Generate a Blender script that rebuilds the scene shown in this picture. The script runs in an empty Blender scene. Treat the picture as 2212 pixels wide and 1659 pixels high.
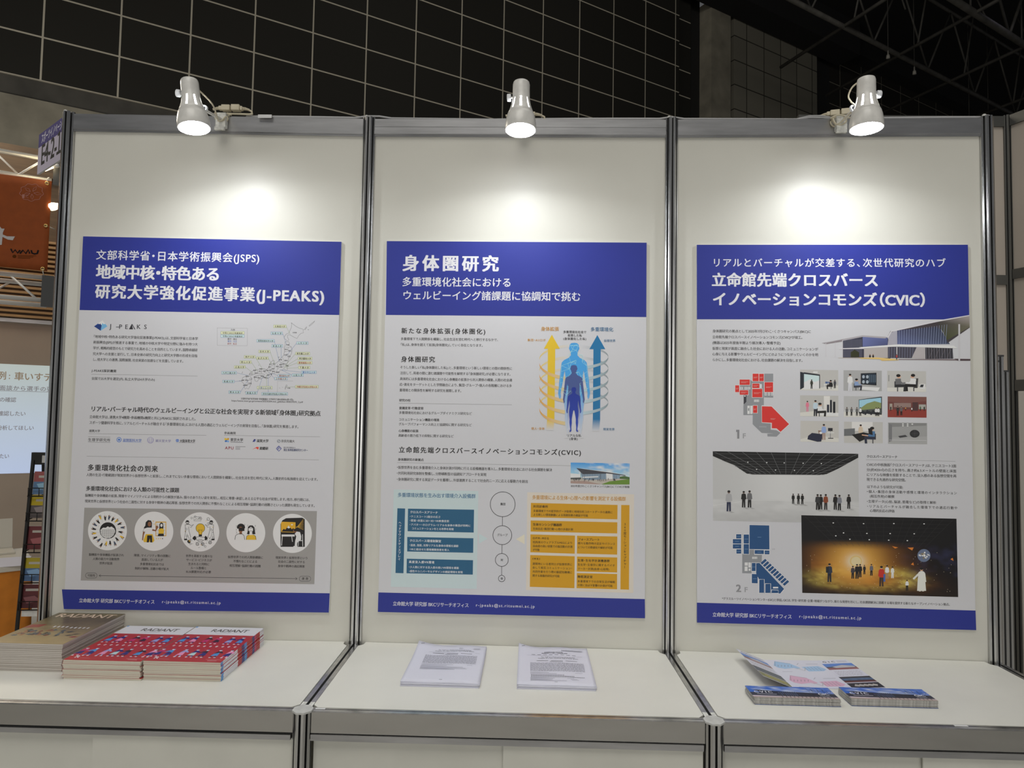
import bpy, math, random
import numpy as np
from mathutils import Vector, Matrix

# ------------------------------------------------------------------ scene, camera, world, big lights
SC = bpy.context.scene
COL = SC.collection
SC.view_settings.view_transform = 'Standard'
SC.view_settings.look = 'None'
SC.view_settings.exposure = 0.0
SC.view_settings.gamma = 1.0
SC.view_settings.use_curve_mapping = False

CAM_F = 1445.8977
CAM_P = np.array([0.03592908, -2.15261315, 1.72254221])
CAM_W = np.array([0.04859544, -0.01645465, 0.02160787])
th = float(np.linalg.norm(CAM_W))
RW = Matrix.Rotation(th, 3, Vector(CAM_W / th))
cam_data = bpy.data.cameras.new('camera')
cam = bpy.data.objects.new('camera', cam_data)
COL.objects.link(cam)
cam_data.sensor_width = 36.0
cam_data.lens = CAM_F / 2212 * 36.0
cam_data.clip_start = 0.05
cam_data.clip_end = 200
cam.matrix_world = Matrix.Translation(Vector(CAM_P)) @ (RW @ Matrix.Rotation(math.pi / 2, 3, 'X')).to_4x4()
SC.camera = cam

world = bpy.data.worlds.new('hall_air')
SC.world = world
world.use_nodes = True
bg = world.node_tree.nodes['Background']
bg.inputs['Color'].default_value = (0.95, 0.97, 1.0, 1)
bg.inputs['Strength'].default_value = 0.08


def area(name, loc, target, sx, sy, power, color=(1, 1, 1)):
    l = bpy.data.lights.new(name, 'AREA')
    l.shape = 'RECTANGLE'; l.size = sx; l.size_y = sy
    l.energy = power; l.color = color
    o = bpy.data.objects.new(name, l); COL.objects.link(o)
    o.location = loc
    o.rotation_euler = (Vector(target) - Vector(loc)).to_track_quat('-Z', 'Y').to_euler()
    return o


# high-bay lighting of the exhibition hall, over the aisle the camera stands in
area('hall_bay_light', (-1.0, -6.0, 9.5), (0, 0, 1.0), 6, 4, 265, (1.0, 0.965, 0.89))
area('hall_bay_light_aisle', (1.0, -1.0, 9.5), (0, -0.6, 0.9), 8, 3, 95, (1.0, 0.97, 0.90))
# added front fill, standing in for unseen lit booths behind the camera
area('front_fill_light', (0.0, -8.0, 1.8), (0, 0, 1.0), 11, 2.4, 140, (1.0, 0.975, 0.92))
# the hall wall gets a little light from the booths near its left end
area('hall_booth_glow', (-9.0, 4.0, 4.6), (-3.0, 15.0, 11.0), 4, 1.5, 290, (1.0, 0.95, 0.86))
area('hall_wall_fill', (2.0, 4.0, 14.0), (7.0, 21.0, 13.5), 5, 2, 330, (1.0, 0.95, 0.87))  # added fill that brightens the right part of the hall wall
LAMP_STRENGTH = 76.0
LAMP_BEAM = 1.55
area('neighbour_booth_light', (-6.2, 4.2, 5.6), (-5.0, 4.3, 0), 3.0, 1.2, 190, (1.0, 0.90, 0.74))


# ------------------------------------------------------------------ colour helpers
def lin1(c):
    c = c / 255.0
    return c / 12.92 if c <= 0.04045 else ((c + 0.055) / 1.055) ** 2.4


def lin(r, g, b):
    return (lin1(r), lin1(g), lin1(b))


PK = 1.55


def pc(r, g, b, k=None):
    k = PK if k is None else k
    return tuple(min(0.86, lin1(v) * k) for v in (r, g, b))


# ------------------------------------------------------------------ materials
def mat(name, color, rough=0.5, metal=0.0, spec=0.5, noise=None, bump=None, emit=None):
    m = bpy.data.materials.new(name)
    m.use_nodes = True
    nt = m.node_tree
    b = nt.nodes['Principled BSDF']
    b.inputs['Base Color'].default_value = (*color, 1)
    b.inputs['Roughness'].default_value = rough
    b.inputs['Metallic'].default_value = metal
    b.inputs['Specular IOR Level'].default_value = spec
    if noise:                                            # (scale, strength, stretch) : mottled wear of the surface itself
        tc = nt.nodes.new('ShaderNodeTexCoord')
        mp = nt.nodes.new('ShaderNodeMapping')
        mp.inputs['Scale'].default_value = noise[2]
        nz = nt.nodes.new('ShaderNodeTexNoise')
        nz.inputs['Scale'].default_value = noise[0]
        nz.inputs['Detail'].default_value = 6
        rp = nt.nodes.new('ShaderNodeValToRGB')
        lo = tuple(c * (1 - noise[1]) for c in color)
        hi = tuple(min(1, c * (1 + noise[1])) for c in color)
        rp.color_ramp.elements[0].position = 0.3
        rp.color_ramp.elements[0].color = (*lo, 1)
        rp.color_ramp.elements[1].position = 0.7
        rp.color_ramp.elements[1].color = (*hi, 1)
        nt.links.new(tc.outputs['Object'], mp.inputs['Vector'])
        nt.links.new(mp.outputs['Vector'], nz.inputs['Vector'])
        nt.links.new(nz.outputs['Fac'], rp.inputs['Fac'])
        nt.links.new(rp.outputs['Color'], b.inputs['Base Color'])
        if bump:
            bp = nt.nodes.new('ShaderNodeBump')
            bp.inputs['Strength'].default_value = bump
            bp.inputs['Distance'].default_value = 0.002
            nt.links.new(nz.outputs['Fac'], bp.inputs['Height'])
            nt.links.new(bp.outputs['Normal'], b.inputs['Normal'])
    if emit:
        b.inputs['Emission Color'].default_value = (*emit[0], 1)
        b.inputs['Emission Strength'].default_value = emit[1]
    return m


M = {}
M['panel'] = mat('white_melamine', (0.67, 0.66, 0.60), 0.42, noise=(3.0, 0.03, (1, 1, 1)))
M['counter'] = mat('counter_laminate', (0.76, 0.75, 0.69), 0.38, noise=(4.0, 0.04, (1, 1, 1)))
M['door'] = mat('sliding_door_board', (0.68, 0.675, 0.61), 0.5, noise=(5.0, 0.06, (1, 1, 1)))
M['alu'] = mat('aluminium_profile', (0.62, 0.62, 0.62), 0.26, 1.0, noise=(7.0, 0.16, (6, 6, 0.7)))
M['alu_rail'] = mat('aluminium_rail', (0.50, 0.50, 0.51), 0.34, 1.0, noise=(5.0, 0.18, (1, 8, 8)))
M['alu_fascia'] = mat('aluminium_fascia', (0.56, 0.55, 0.53), 0.24, 1.0, noise=(4.0, 0.06, (1, 5, 5)))
M['slot'] = mat('shaded_profile_slot', (0.02, 0.02, 0.02), 0.7)  # near-black colour stands for the shade inside the hollow slots
M['cap'] = mat('grey_plastic_cap', (0.56, 0.56, 0.54), 0.55, noise=(60.0, 0.12, (1, 1, 1)))
M['lampwhite'] = mat('worn_white_enamel', (0.74, 0.73, 0.70), 0.28, noise=(40.0, 0.10, (1, 1, 1)))
M['lampknob'] = mat('white_plastic_knob', (0.80, 0.82, 0.86), 0.4)
M['cord'] = mat('cream_cord', (0.62, 0.56, 0.42), 0.55)
M['cable'] = mat('grey_cable', (0.42, 0.42, 0.43), 0.5)
M['tape'] = mat('white_tape', (0.72, 0.72, 0.72), 0.5)
M['clamp'] = mat('chipped_white_clamp', (0.72, 0.72, 0.68), 0.5, noise=(90.0, 0.25, (1, 1, 1)))
M['black'] = mat('black_metal', (0.012, 0.012, 0.012), 0.5)
M['darkgrey'] = mat('dark_grey_metal', (0.06, 0.062, 0.065), 0.5)
M['board'] = mat('white_foam_board', (0.72, 0.72, 0.72), 0.6)
M['pages'] = mat('cream_page_edges', (0.62, 0.58, 0.48), 0.8, noise=(6.0, 0.14, (0.4, 0.4, 60)))
M['pages2'] = mat('grey_page_edges', (0.56, 0.52, 0.48), 0.8, noise=(6.0, 0.16, (0.4, 0.4, 60)))
M['paper'] = mat('white_copy_paper', (0.70, 0.70, 0.80), 0.75)
M['concrete'] = mat('cast_concrete', (0.20, 0.185, 0.145), 0.85, noise=(1.6, 0.25, (1, 1, 1)), bump=0.3)
M['conc_shaded'] = mat('shaded_ledge', (0.05, 0.047, 0.04), 0.8, noise=(2.0, 0.3, (1, 1, 1)))  # concrete ledge with the shadow under the tiles put into its colour
M['recess'] = mat('shaded_recess', (0.01, 0.01, 0.01), 0.8)  # black blocks stand for the shade in deep wall gaps
M['ceiling'] = mat('black_ceiling', (0.006, 0.006, 0.006), 0.9)
M['steel_dark'] = mat('painted_truss_steel', (0.06, 0.057, 0.05), 0.6, noise=(3.0, 0.3, (1, 1, 1)))
M['floor'] = mat('hall_floor_concrete', (0.45, 0.44, 0.41), 0.6, noise=(2.0, 0.12, (1, 1, 1)))
M['truss'] = mat('lit_truss_aluminium', (0.86, 0.85, 0.82), 0.42, 0.25)  # strong light from above is partly put into this whitish colour
M['wood'] = mat('brown_wood', (0.10, 0.060, 0.028), 0.55, noise=(3.0, 0.25, (1, 1, 12)))
M['wood_l'] = mat('slat_wood', (0.36, 0.22, 0.10), 0.5, noise=(3.0, 0.2, (1, 1, 12)))
M['boothwall'] = mat('beige_booth_wall', (0.40, 0.33, 0.27), 0.6, noise=(2.0, 0.06, (1, 1, 1)))
M['orange'] = mat('orange_cloth', (0.31, 0.066, 0.008), 0.8, noise=(14.0, 0.1, (1, 1, 1)))
M['orange_skirt'] = mat('lit_orange_table_cloth', (0.62, 0.21, 0.02), 0.8, noise=(14.0, 0.1, (1, 1, 1)))  # light falling on the table is put into the brighter orange
M['gold'] = mat('brass_grommet', (0.75, 0.55, 0.2), 0.35, 1.0)
M['laptop'] = mat('pale_plastic', (0.62, 0.58, 0.50), 0.5)
M['yellow'] = mat('yellow_plastic', (0.55, 0.40, 0.02), 0.5)
M['rightwall'] = mat('beige_neighbour_panel', (0.46, 0.41, 0.36), 0.55, noise=(3.0, 0.05, (1, 1, 1)))
M['lockwhite'] = mat('white_ribbed_plastic', (0.62, 0.60, 0.56), 0.5)
M['rail_dark'] = mat('dull_dark_rail', (0.15, 0.15, 0.14), 0.4, 0.7)
M['staple'] = mat('steel_staple', (0.25, 0.25, 0.27), 0.4, 1.0)
M['bulb'] = mat('lit_led_lens', (0.9, 0.9, 0.9), 0.5, emit=((0.95, 0.98, 1.0), LAMP_STRENGTH))
M['bulb_body'] = mat('lit_bulb_body', (0.9, 0.9, 0.9), 0.5, emit=((0.97, 0.985, 1.0), 22.0))
M['bulb_warm'] = mat('lit_warm_spot', (0.9, 0.8, 0.6), 0.5, emit=((1.0, 0.80, 0.48), 9.0))
M['bulb_far'] = mat('lit_high_bay', (0.9, 0.9, 0.9), 0.5, emit=((0.85, 0.80, 1.0), 5.0))
M['tinylamp'] = mat('dim_ceiling_fitting', (0.3, 0.29, 0.26), 0.6)


def print_material(name, rough, spec):
    m = bpy.data.materials.new(name); m.use_nodes = True
    nt = m.node_tree; b = nt.nodes['Principled BSDF']
    a = nt.nodes.new('ShaderNodeVertexColor'); a.layer_name = 'Col'
    nt.links.new(a.outputs['Color'], b.inputs['Base Color'])
    b.inputs['Roughness'].default_value = rough
    b.inputs['Specular IOR Level'].default_value = spec
    return m


M['print'] = print_material('printed_ink', 0.5, 0.4)
M['matte'] = print_material('matt_ink', 0.85, 0.1)
M['gloss'] = print_material('glossy_printed_ink', 0.3, 0.5)
m = print_material('projected_picture', 0.7, 0.2)          # the projected picture gives off light
nt = m.node_tree
va = [q for q in nt.nodes if q.bl_idname == 'ShaderNodeVertexColor'][0]
nt.links.new(va.outputs['Color'], nt.nodes['Principled BSDF'].inputs['Emission Color'])
nt.nodes['Principled BSDF'].inputs['Emission Strength'].default_value = 0.75
M['screen'] = m


def tile_material(name, tile, grout, bw, bh, ms):
    m = bpy.data.materials.new(name); m.use_nodes = True
    nt = m.node_tree; b = nt.nodes['Principled BSDF']
    tc = nt.nodes.new('ShaderNodeTexCoord')
    br = nt.nodes.new('ShaderNodeTexBrick')
    br.offset = 0.0; br.squash = 1.0
    br.inputs['Color1'].default_value = (*tile, 1)
    br.inputs['Color2'].default_value = (*[c * 0.8 for c in tile], 1)
    br.inputs['Mortar'].default_value = (*grout, 1)
    br.inputs['Scale'].default_value = 1.0
    br.inputs['Mortar Size'].default_value = ms
    br.inputs['Mortar Smooth'].default_value = 0.1
    br.inputs['Brick Width'].default_value = bw
    br.inputs['Row Height'].default_value = bh
    nt.links.new(tc.outputs['Object'], br.inputs['Vector'])
    nt.links.new(br.outputs['Color'], b.inputs['Base Color'])
    b.inputs['Roughness'].default_value = 0.75
    b.inputs['Specular IOR Level'].default_value = 0.2
    return m


M['tile'] = tile_material('black_wall_tile', (0.020, 0.019, 0.016), (0.42, 0.39, 0.32), 1.3503526, 0.9011972, 0.018)
M['tile_far'] = tile_material('far_black_wall_tile', (0.026, 0.024, 0.02), (0.26, 0.24, 0.19), 1.49, 0.9011972, 0.014)
M['slab'] = tile_material('concrete_slab_cladding', (0.20, 0.19, 0.155), (0.03, 0.028, 0.022), 0.95, 0.9011972, 0.02)


# ------------------------------------------------------------------ objects and properties
def tag(o, label=None, cat=None, group=None, kind=None):
    if label: o['label'] = label
    if cat: o['category'] = cat
    if group: o['group'] = group
    if kind: o['kind'] = kind
    return o


def thing(name, label, cat, loc=(0, 0, 0), rot=None, group=None, mw=None):
    o = bpy.data.objects.new(name, None)
    o.empty_display_size = 0.05
    COL.objects.link(o)
    if mw is not None:
        o.matrix_world = mw
    else:
        o.location = loc
        if rot: o.rotation_euler = rot
    return tag(o, label, cat, group)


class MB:
    """collects shapes, builds ONE mesh object; material slots by key"""

    def __init__(s):
        s.v = []; s.f = []; s.m = []; s.keys = []; s.smooth = []

    def mi(s, key):
        if key not in s.keys: s.keys.append(key)
        return s.keys.index(key)

    def add(s, verts, faces, key, smooth=False):
        o = len(s.v); k = s.mi(key)
        s.v += [tuple(p) for p in verts]
        for f in faces:
            s.f.append(tuple(i + o for i in f)); s.m.append(k); s.smooth.append(smooth)
        return s

    def box(s, x0, x1, y0, y1, z0, z1, key):
        v = [(x, y, z) for z in (z0, z1) for y in (y0, y1) for x in (x0, x1)]
        return s.add(v, [(0, 2, 3, 1), (4, 5, 7, 6), (0, 1, 5, 4), (2, 6, 7, 3), (0, 4, 6, 2), (1, 3, 7, 5)], key)

    def obox(s, c, ax, ay, az, key):
        c, ax, ay, az = map(Vector, (c, ax, ay, az))
        v = [c + ax * i + ay * j + az * k for k in (-1, 1) for j in (-1, 1) for i in (-1, 1)]
        return s.add(v, [(0, 2, 3, 1), (4, 5, 7, 6), (0, 1, 5, 4), (2, 6, 7, 3), (0, 4, 6, 2), (1, 3, 7, 5)], key)

    def prism(s, prof, z0, z1, key, side_keys=None, x=0, y=0):
        n = len(prof)
        v = [(px + x, py + y, z0) for px, py in prof] + [(px + x, py + y, z1) for px, py in prof]
        o = len(s.v)
        s.v += v
        for i in range(n):
            j = (i + 1) % n
            s.f.append((o + i, o + j, o + n + j, o + n + i))
            s.m.append(s.mi(side_keys[i] if side_keys else key)); s.smooth.append(False)
        s.f.append(tuple(o + i for i in reversed(range(n)))); s.m.append(s.mi(key)); s.smooth.append(False)
        s.f.append(tuple(o + n + i for i in range(n))); s.m.append(s.mi(key)); s.smooth.append(False)
        return s

    def tube(s, pts, r, key, n=8, smooth=True, closed=False, caps=True):
        pts = [Vector(p) for p in pts]
        rings = []
        up = None
        L = len(pts)
        for i, p in enumerate(pts):
            if closed:
                d = pts[(i + 1) % L] - pts[i - 1]
            else:
                d = pts[min(i + 1, L - 1)] - pts[max(i - 1, 0)]
            d.normalize()
            if up is None:
                up = d.orthogonal().normalized()
            up = (up - d * up.dot(d))
            if up.length < 1e-6: up = d.orthogonal()
            up.normalize()
            w = d.cross(up)
            rr = r[i] if isinstance(r, (list, tuple)) else r
            rings.append([p + (up * math.cos(2 * math.pi * k / n) + w * math.sin(2 * math.pi * k / n)) * rr for k in range(n)])
        v = [q for ring in rings for q in ring]
        f = []
        for i in range(L if closed else L - 1):
            a = i * n; b = ((i + 1) % L) * n
            for k in range(n):
                k2 = (k + 1) % n
                f.append((a + k, a + k2, b + k2, b + k))
        s.add(v, f, key, smooth)
        if caps and not closed:
            o = len(s.v) - len(v)
            s.f.append(tuple(o + k for k in reversed(range(n)))); s.m.append(s.mi(key)); s.smooth.append(False)
            s.f.append(tuple(o + (L - 1) * n + k for k in range(n))); s.m.append(s.mi(key)); s.smooth.append(False)
        return s

    def lathe(s, prof, key, n=40, mw=None, smooth=True, skip=None):
        """prof: list of (r, z); skip(i, k) leaves a face out (vent openings)"""
        v = []
        for r, z in prof:
            for k in range(n):
                a = 2 * math.pi * k / n
                p = Vector((r * math.cos(a), r * math.sin(a), z))
                v.append(mw @ p if mw is not None else p)
        f = []
        for i in range(len(prof) - 1):
            for k in range(n):
                if skip and skip(i, k): continue
                k2 = (k + 1) % n
                f.append((i * n + k, i * n + k2, (i + 1) * n + k2, (i + 1) * n + k))
        return s.add(v, f, key, smooth)

    def build(s, name, parent=None, bevel=0.0):
        me = bpy.data.meshes.new(name)
        me.from_pydata([tuple(p) for p in s.v], [], s.f)
        for k in s.keys: me.materials.append(M[k])
        me.polygons.foreach_set('material_index', s.m)
        me.polygons.foreach_set('use_smooth', s.smooth)
        me.update()
        o = bpy.data.objects.new(name, me); COL.objects.link(o)
        if parent is not None: o.parent = parent
        if bevel:
            b = o.modifiers.new('edge', 'BEVEL'); b.width = bevel; b.segments = 2; b.limit_method = 'ANGLE'
        return o


def copy_tree(o, parent=None):
    c = o.copy(); COL.objects.link(c)
    if parent is not None: c.parent = parent
    for ch in list(o.children):
        copy_tree(ch, c)
    return c


# ------------------------------------------------------------------ lettering: glyph outlines from the built-in font
def ring_shifts(r, n): return [(r * math.cos(2 * math.pi * k / n), r * 0.8 * math.sin(2 * math.pi * k / n)) for k in range(n)]


# heavier weights are drawn by thickening every stroke: the outline is laid down several times, a hair apart
WEIGHT = {'r': [(-0.014, 0), (0.014, 0), (0, 0.010)], 'm': ring_shifts(0.016, 4), 'b': [(x, y) for y in (-0.012, 0.012) for x in (-0.024, 0, 0.024)], 'h': [(x, y) for y in (-0.018, 0.018) for x in (-0.036, -0.012, 0.012, 0.036)]}
GLYPH = {}
PUNCT = {'１': (-.22, .56), '、': (0, .56), '。': (0, .56), '「': (-.5, .5), '」': (0, .5), '・': (-.25, .5), '（': (-.5, .5), '）': (0, .5)}


def load_glyphs(need):
    need = sorted({(ch, 'r') for ch, w in need})
    tmp = []
    for ch, w in need:
        c = bpy.data.curves.new('g', 'FONT'); c.body = ch; c.size = 1.0; c.resolution_u = 3
        o = bpy.data.objects.new('g', c); COL.objects.link(o); tmp.append(((ch, w), o, c))
    chars = sorted({ch for ch, w in need})
    adv = {}
    for ch in chars:
        if ord(ch) > 0x2e7f:
            adv[ch] = 1.0; continue
        ws = []
        for body in (ch + '|', ch + ch + '|'):
            c = bpy.data.curves.new('g', 'FONT'); c.body = body; c.size = 1.0
            o = bpy.data.objects.new('g', c); COL.objects.link(o); tmp.append((None, o, c)); ws.append(o)
        adv[ch] = ws
    bpy.context.view_layer.update()
    dg = bpy.context.evaluated_depsgraph_get()

    def right(o):
        me = bpy.data.meshes.new_from_object(o.evaluated_get(dg))
        r = max((v.co.x for v in me.vertices), default=0.0)
        bpy.data.meshes.remove(me)
        return r
    for ch in chars:
        if isinstance(adv[ch], list):
            a, b = adv[ch]; adv[ch] = right(b) - right(a)
    for key, o, c in tmp:
        if key is None: continue
        me = bpy.data.meshes.new_from_object(o.evaluated_get(dg))
        n = len(me.vertices); co = np.empty(n * 3, dtype=np.float32); me.vertices.foreach_get('co', co)
        fs = [tuple(p.vertices) for p in me.polygons]
        sh, ad = PUNCT.get(key[0], (0.0, adv[key[0]]))
        co = co.reshape(-1, 3)[:, :2].copy() if n else np.zeros((0, 2), np.float32)
        if n: co[:, 0] += sh
        GLYPH[key] = (co, fs, ad)
        bpy.data.meshes.remove(me)
    for key, o, c in tmp:
        bpy.data.objects.remove(o); bpy.data.curves.remove(c)


# ------------------------------------------------------------------ printed surfaces
class Sheet:
    """A flat printed sheet: converts measured corner positions into metres on the sheet (its own flat plane)."""

    def __init__(s, corners, w, h, ox=0.0, oz=0.0):
        src = np.array(corners, float); dst = np.array([(0, 0), (w, 0), (0, -h), (w, -h)], float)
        A = []; b = []
        for (x, y), (u, v) in zip(src, dst):
            A.append([x, y, 1, 0, 0, 0, -u * x, -u * y]); b.append(u)
            A.append([0, 0, 0, x, y, 1, -v * x, -v * y]); b.append(v)
        s.Hm = np.append(np.linalg.solve(np.array(A), np.array(b)), 1).reshape(3, 3)
        s.crop = (0, 0, 1.0); s.ox = ox; s.oz = oz

    def setc(s, x0, y0, k):
        s.crop = (x0, y0, k)

    def uv(s, x, y):
        c = s.crop
        q = s.Hm @ np.array([c[0] + x * c[2], c[1] + y * c[2], 1.0])
        return np.array([q[0] / q[2] + s.ox, q[1] / q[2] + s.oz])


PENDING = []


class Ink:
    """one printed part: polygons, pictures and lettering, built as one mesh a fraction of a millimetre thick in layers"""
    STEP = 0.00006

    def __init__(s, sheet, y0=0.0):
        s.sh = sheet; s.V = []; s.F = []; s.C = []; s.n = 0; s.y0 = y0; s.texts = []

    def P(s, x, y):
        return s.sh.uv(x, y)

    def raw(s, uv, faces, cols, layer, dz=None):
        uv = np.asarray(uv, float)
        if dz is None:
            s.k = getattr(s, 'k', 0) + 1; dz = (s.k % 24) * 2e-6
        v = np.stack([uv[:, 0], np.full(len(uv), s.y0 - layer * s.STEP - dz), uv[:, 1]], 1)
        s.V.append(v)
        percorner = len(cols) == len(uv) and len(uv) > 1 and not isinstance(cols, tuple)
        for f in faces:
            s.F.append(tuple(i + s.n for i in f))
            if percorner: s.C += [cols[i] for i in f]
            else: s.C += [cols] * len(f)
        s.n += len(uv)

    def poly(s, pts, col, layer=1):
        s.raw([s.P(*p) for p in pts], [tuple(range(len(pts)))], col, layer)

    def rect(s, x0, y0, x1, y1, col, layer=1):
        s.poly([(x0, y0), (x1, y0), (x1, y1), (x0, y1)], col, layer)

    def grad(s, pts4, cols4, layer=1):
        s.raw([s.P(*p) for p in pts4], [(0, 1, 2, 3)], list(cols4), layer)

    def ell(s, cx, cy, rx, ry, col, layer=1, n=36, a0=0, a1=2 * math.pi, rot=0.0):
        pts = []
        full = abs(a1 - a0 - 2 * math.pi) < 1e-6
        for k in range(n if full else n + 1):
            a = a0 + (a1 - a0) * k / n
            x = rx * math.cos(a); y = ry * math.sin(a)
            pts.append((cx + x * math.cos(rot) - y * math.sin(rot), cy + x * math.sin(rot) + y * math.cos(rot)))
        s.poly(pts, col, layer)

    def ring(s, cx, cy, rx, ry, w, col, layer=1, n=48):
        pts = []
        for k in range(n):
            a = 2 * math.pi * k / n
            pts.append((cx + rx * math.cos(a), cy + ry * math.sin(a)))
        s.line(pts + [pts[0]], w, col, layer)

    def line(s, pts, w, col, layer=1):
        """stroke of width w (in measured units)"""
        uv = [s.P(*p) for p in pts]
        q0 = s.P(pts[0][0] + w, pts[0][1])
        hw = np.linalg.norm(q0 - uv[0]) / 2
        L = len(uv); vs = []
        for i in range(L):
            d = uv[min(i + 1, L - 1)] - uv[max(i - 1, 0)]
            ln = np.linalg.norm(d)
            d = d / ln if ln > 1e-9 else np.array([1.0, 0])
            nn = np.array([-d[1], d[0]]) * hw
            vs += [uv[i] + nn, uv[i] - nn]
        s.raw(vs, [(2 * i, 2 * i + 1, 2 * i + 3, 2 * i + 2) for i in range(L - 1)], col, layer)

    def ribbon(s, top, bot, cols, layer=1):
        vs = []; cs = []
        for a, b, c in zip(top, bot, cols):
            vs += [s.P(*a), s.P(*b)]; cs += [c, c]
        s.raw(vs, [(2 * i, 2 * i + 1, 2 * i + 3, 2 * i + 2) for i in range(len(top) - 1)], cs, layer)

    def picture(s, quad, nx, ny, fn, layer=1):
        """a continuous-tone print: fn(s, t) -> colour, over a quad TL, TR, BR, BL"""
        q = [np.array(p, float) for p in quad]
        uv = []; cs = []
        for j in range(ny + 1):
            for i in range(nx + 1):
                a = i / nx; b = j / ny
                p = (q[0] * (1 - a) + q[1] * a) * (1 - b) + (q[3] * (1 - a) + q[2] * a) * b
                uv.append(s.P(*p)); cs.append(fn(a, b))
        f = [(j * (nx + 1) + i, j * (nx + 1) + i + 1, (j + 1) * (nx + 1) + i + 1, (j + 1) * (nx + 1) + i) for j in range(ny) for i in range(nx)]
        s.raw(uv, f, cs, layer)

    def text(s, body, x0, yb, x1, h, col, w='r', layer=2):
        """lettering from x0 to x1 with kanji bottom at yb and kanji height h"""
        s.texts.append(('h', body, s.P(x0, yb), s.P(x0, yb - h), s.P(x1, yb), col, w, layer))

    def vtext(s, body, x, y0, y1, h, col, w='r', layer=2):
        s.texts.append(('v', body, s.P(x, y0), s.P(x + h, y0), s.P(x, y1), col, w, layer))

    def need(s):
        return {(ch, t[6]) for t in s.texts for ch in t[1] if ch not in ' \u3000'}

    def set_text(s):
        for mode, body, p0, ph, p1, col, w, layer in s.texts:
            em = float(np.linalg.norm(ph - p0)) / 0.92
            if mode == 'h':
                base = p0 + np.array([0, 0.08 * em])
                W = p1[0] - p0[0]
                adv = [GLYPH[(c, 'r')][2] if c not in ' \u3000' else (0.35 if c == ' ' else 1.0) for c in body]
                nat = sum(adv) * em
                n = max(1, len(body) - 1)
                ex = (W - nat) / n; sx = 1.0
                if ex < -0.03 * em:
                    ex = -0.03 * em; sx = (W - ex * n) / nat
                x = 0.0
                for c, a in zip(body, adv):
                    if c not in ' \u3000':
                        co, fs, _ = GLYPH[(c, 'r')]
                        if len(co):
                            for kk, (dx, dy) in enumerate(WEIGHT[w]):
                                s.raw(np.stack([base[0] + x + (co[:, 0] + dx) * em * sx, base[1] + (co[:, 1] + dy) * em], 1), fs, col, layer, kk * 4e-6)
                    x += a * em * sx + ex
            else:
                L = p0[1] - p1[1]; n = len(body); step = L / n
                for i, c in enumerate(body):
                    co, fs, a = GLYPH[(c, 'r')]
                    if not len(co): continue
                    cx = co[:, 0] - a / 2; cy = co[:, 1] - 0.38
                    if c == 'ー':
                        cx, cy = cy * 0.9, -cx
                    elif c in 'ッィャョュァ':
                        cx = cx + 0.1; cy = cy + 0.1
                    for kk, (dx, dy) in enumerate(WEIGHT[w]):
                        s.raw(np.stack([p0[0] + (cx + dx) * em, p0[1] - step * (i + 0.5) + (cy + dy) * em], 1), fs, col, layer, kk * 4e-6)

    def build(s, name, parent, material='print', label=None):
        PENDING.append((s, name, parent, material, label))
        return s


def build_ink(s, name, parent, material, label):
    s.set_text()
    me = bpy.data.meshes.new(name)
    V = np.concatenate(s.V)
    me.from_pydata(V.tolist(), [], s.F)
    at = me.color_attributes.new('Col', 'FLOAT_COLOR', 'CORNER')
    C = np.ones((len(s.C), 4), np.float32); C[:, :3] = np.array(s.C, np.float32)[:, :3]
    at.data.foreach_set('color', C.ravel())
    me.materials.append(M[material]); me.update()
    o = bpy.data.objects.new(name, me); COL.objects.link(o)
    o.parent = s.parent_obj if hasattr(s, 'parent_obj') else parent
    if label: o['label'] = label
    s.obj = o
    return o


def flush_ink():
    need = set()
    for it in PENDING: need |= it[0].need()
    load_glyphs(need)
    for s, name, parent, material, label in PENDING:
        if isinstance(parent, Ink): parent = parent.obj
        build_ink(s, name, parent, material, label)
    PENDING.clear()


# ------------------------------------------------------------------ the hall (setting)
PHI = 0.55968687
U = Vector((math.cos(PHI), math.sin(PHI), 0)); N = Vector((U.y, -U.x, 0)); Z = Vector((0, 0, 1))


def frame(origin, ax, ay, az):
    m = Matrix((ax, ay, az)).transposed().to_4x4()
    m.translation = Vector(origin)
    return m


HALL_O = Vector((-9.942, 10.929, 9.278766))


def hall_part(name, boxes, label=None, cat=None, kind='structure'):
    mb = MB()
    for b in boxes: mb.box(*b)
    o = mb.build(name); o.matrix_world = frame(HALL_O, U, Z, N)
    tag(o, label, cat, None, kind)
    return o


zz = HALL_O.z
hall_part('wall_back', [(-8, 17.73, -0.901, 8.2, -0.4, 0, 'tile'), (17.73, 18.39, -4, 8.2, -0.5, -0.12, 'tile')], 'black tiled hall wall with pale grout lines high behind the booth', 'wall')
hall_part('trim_1', [(-8, 17.73, -1.33, -0.901, -0.5, -0.05, 'conc_shaded')], 'ledge strip under the black tiles, its shadow in the colour', 'ledge')
hall_part('wall_left', [(-8, 17.73, -9.28, -1.33, -0.5, 0.06, 'concrete')], 'bare concrete hall wall below the black tiles', 'wall')
hall_part('trim_2', [(18.39, 19.02, -9.28, 8.2, -1.2, -0.3, 'recess'), (25.01, 26.1, -9.28, 8.2, -1.2, 0.002, 'recess')], 'shaded recess gaps, filled in black, on both sides of the concrete pier', 'recess')
hall_part('wall_pillar', [(19.02, 20.0, -9.28, 7.2, -0.8, 0.25, 'concrete'), (20.0, 20.25, -9.28, 7.2, -0.8, 0.0, 'recess'), (20.25, 25.01, -9.28, 7.2, -0.8, 0.2, 'slab')], 'grey concrete slab pier between the black tiled walls', 'wall')
hall_part('wall_right', [(26.1, 60, -9.28, 7.85, -0.5, 0, 'tile_far')], 'far dark tiled wall running under the roof trusses', 'wall')
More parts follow.
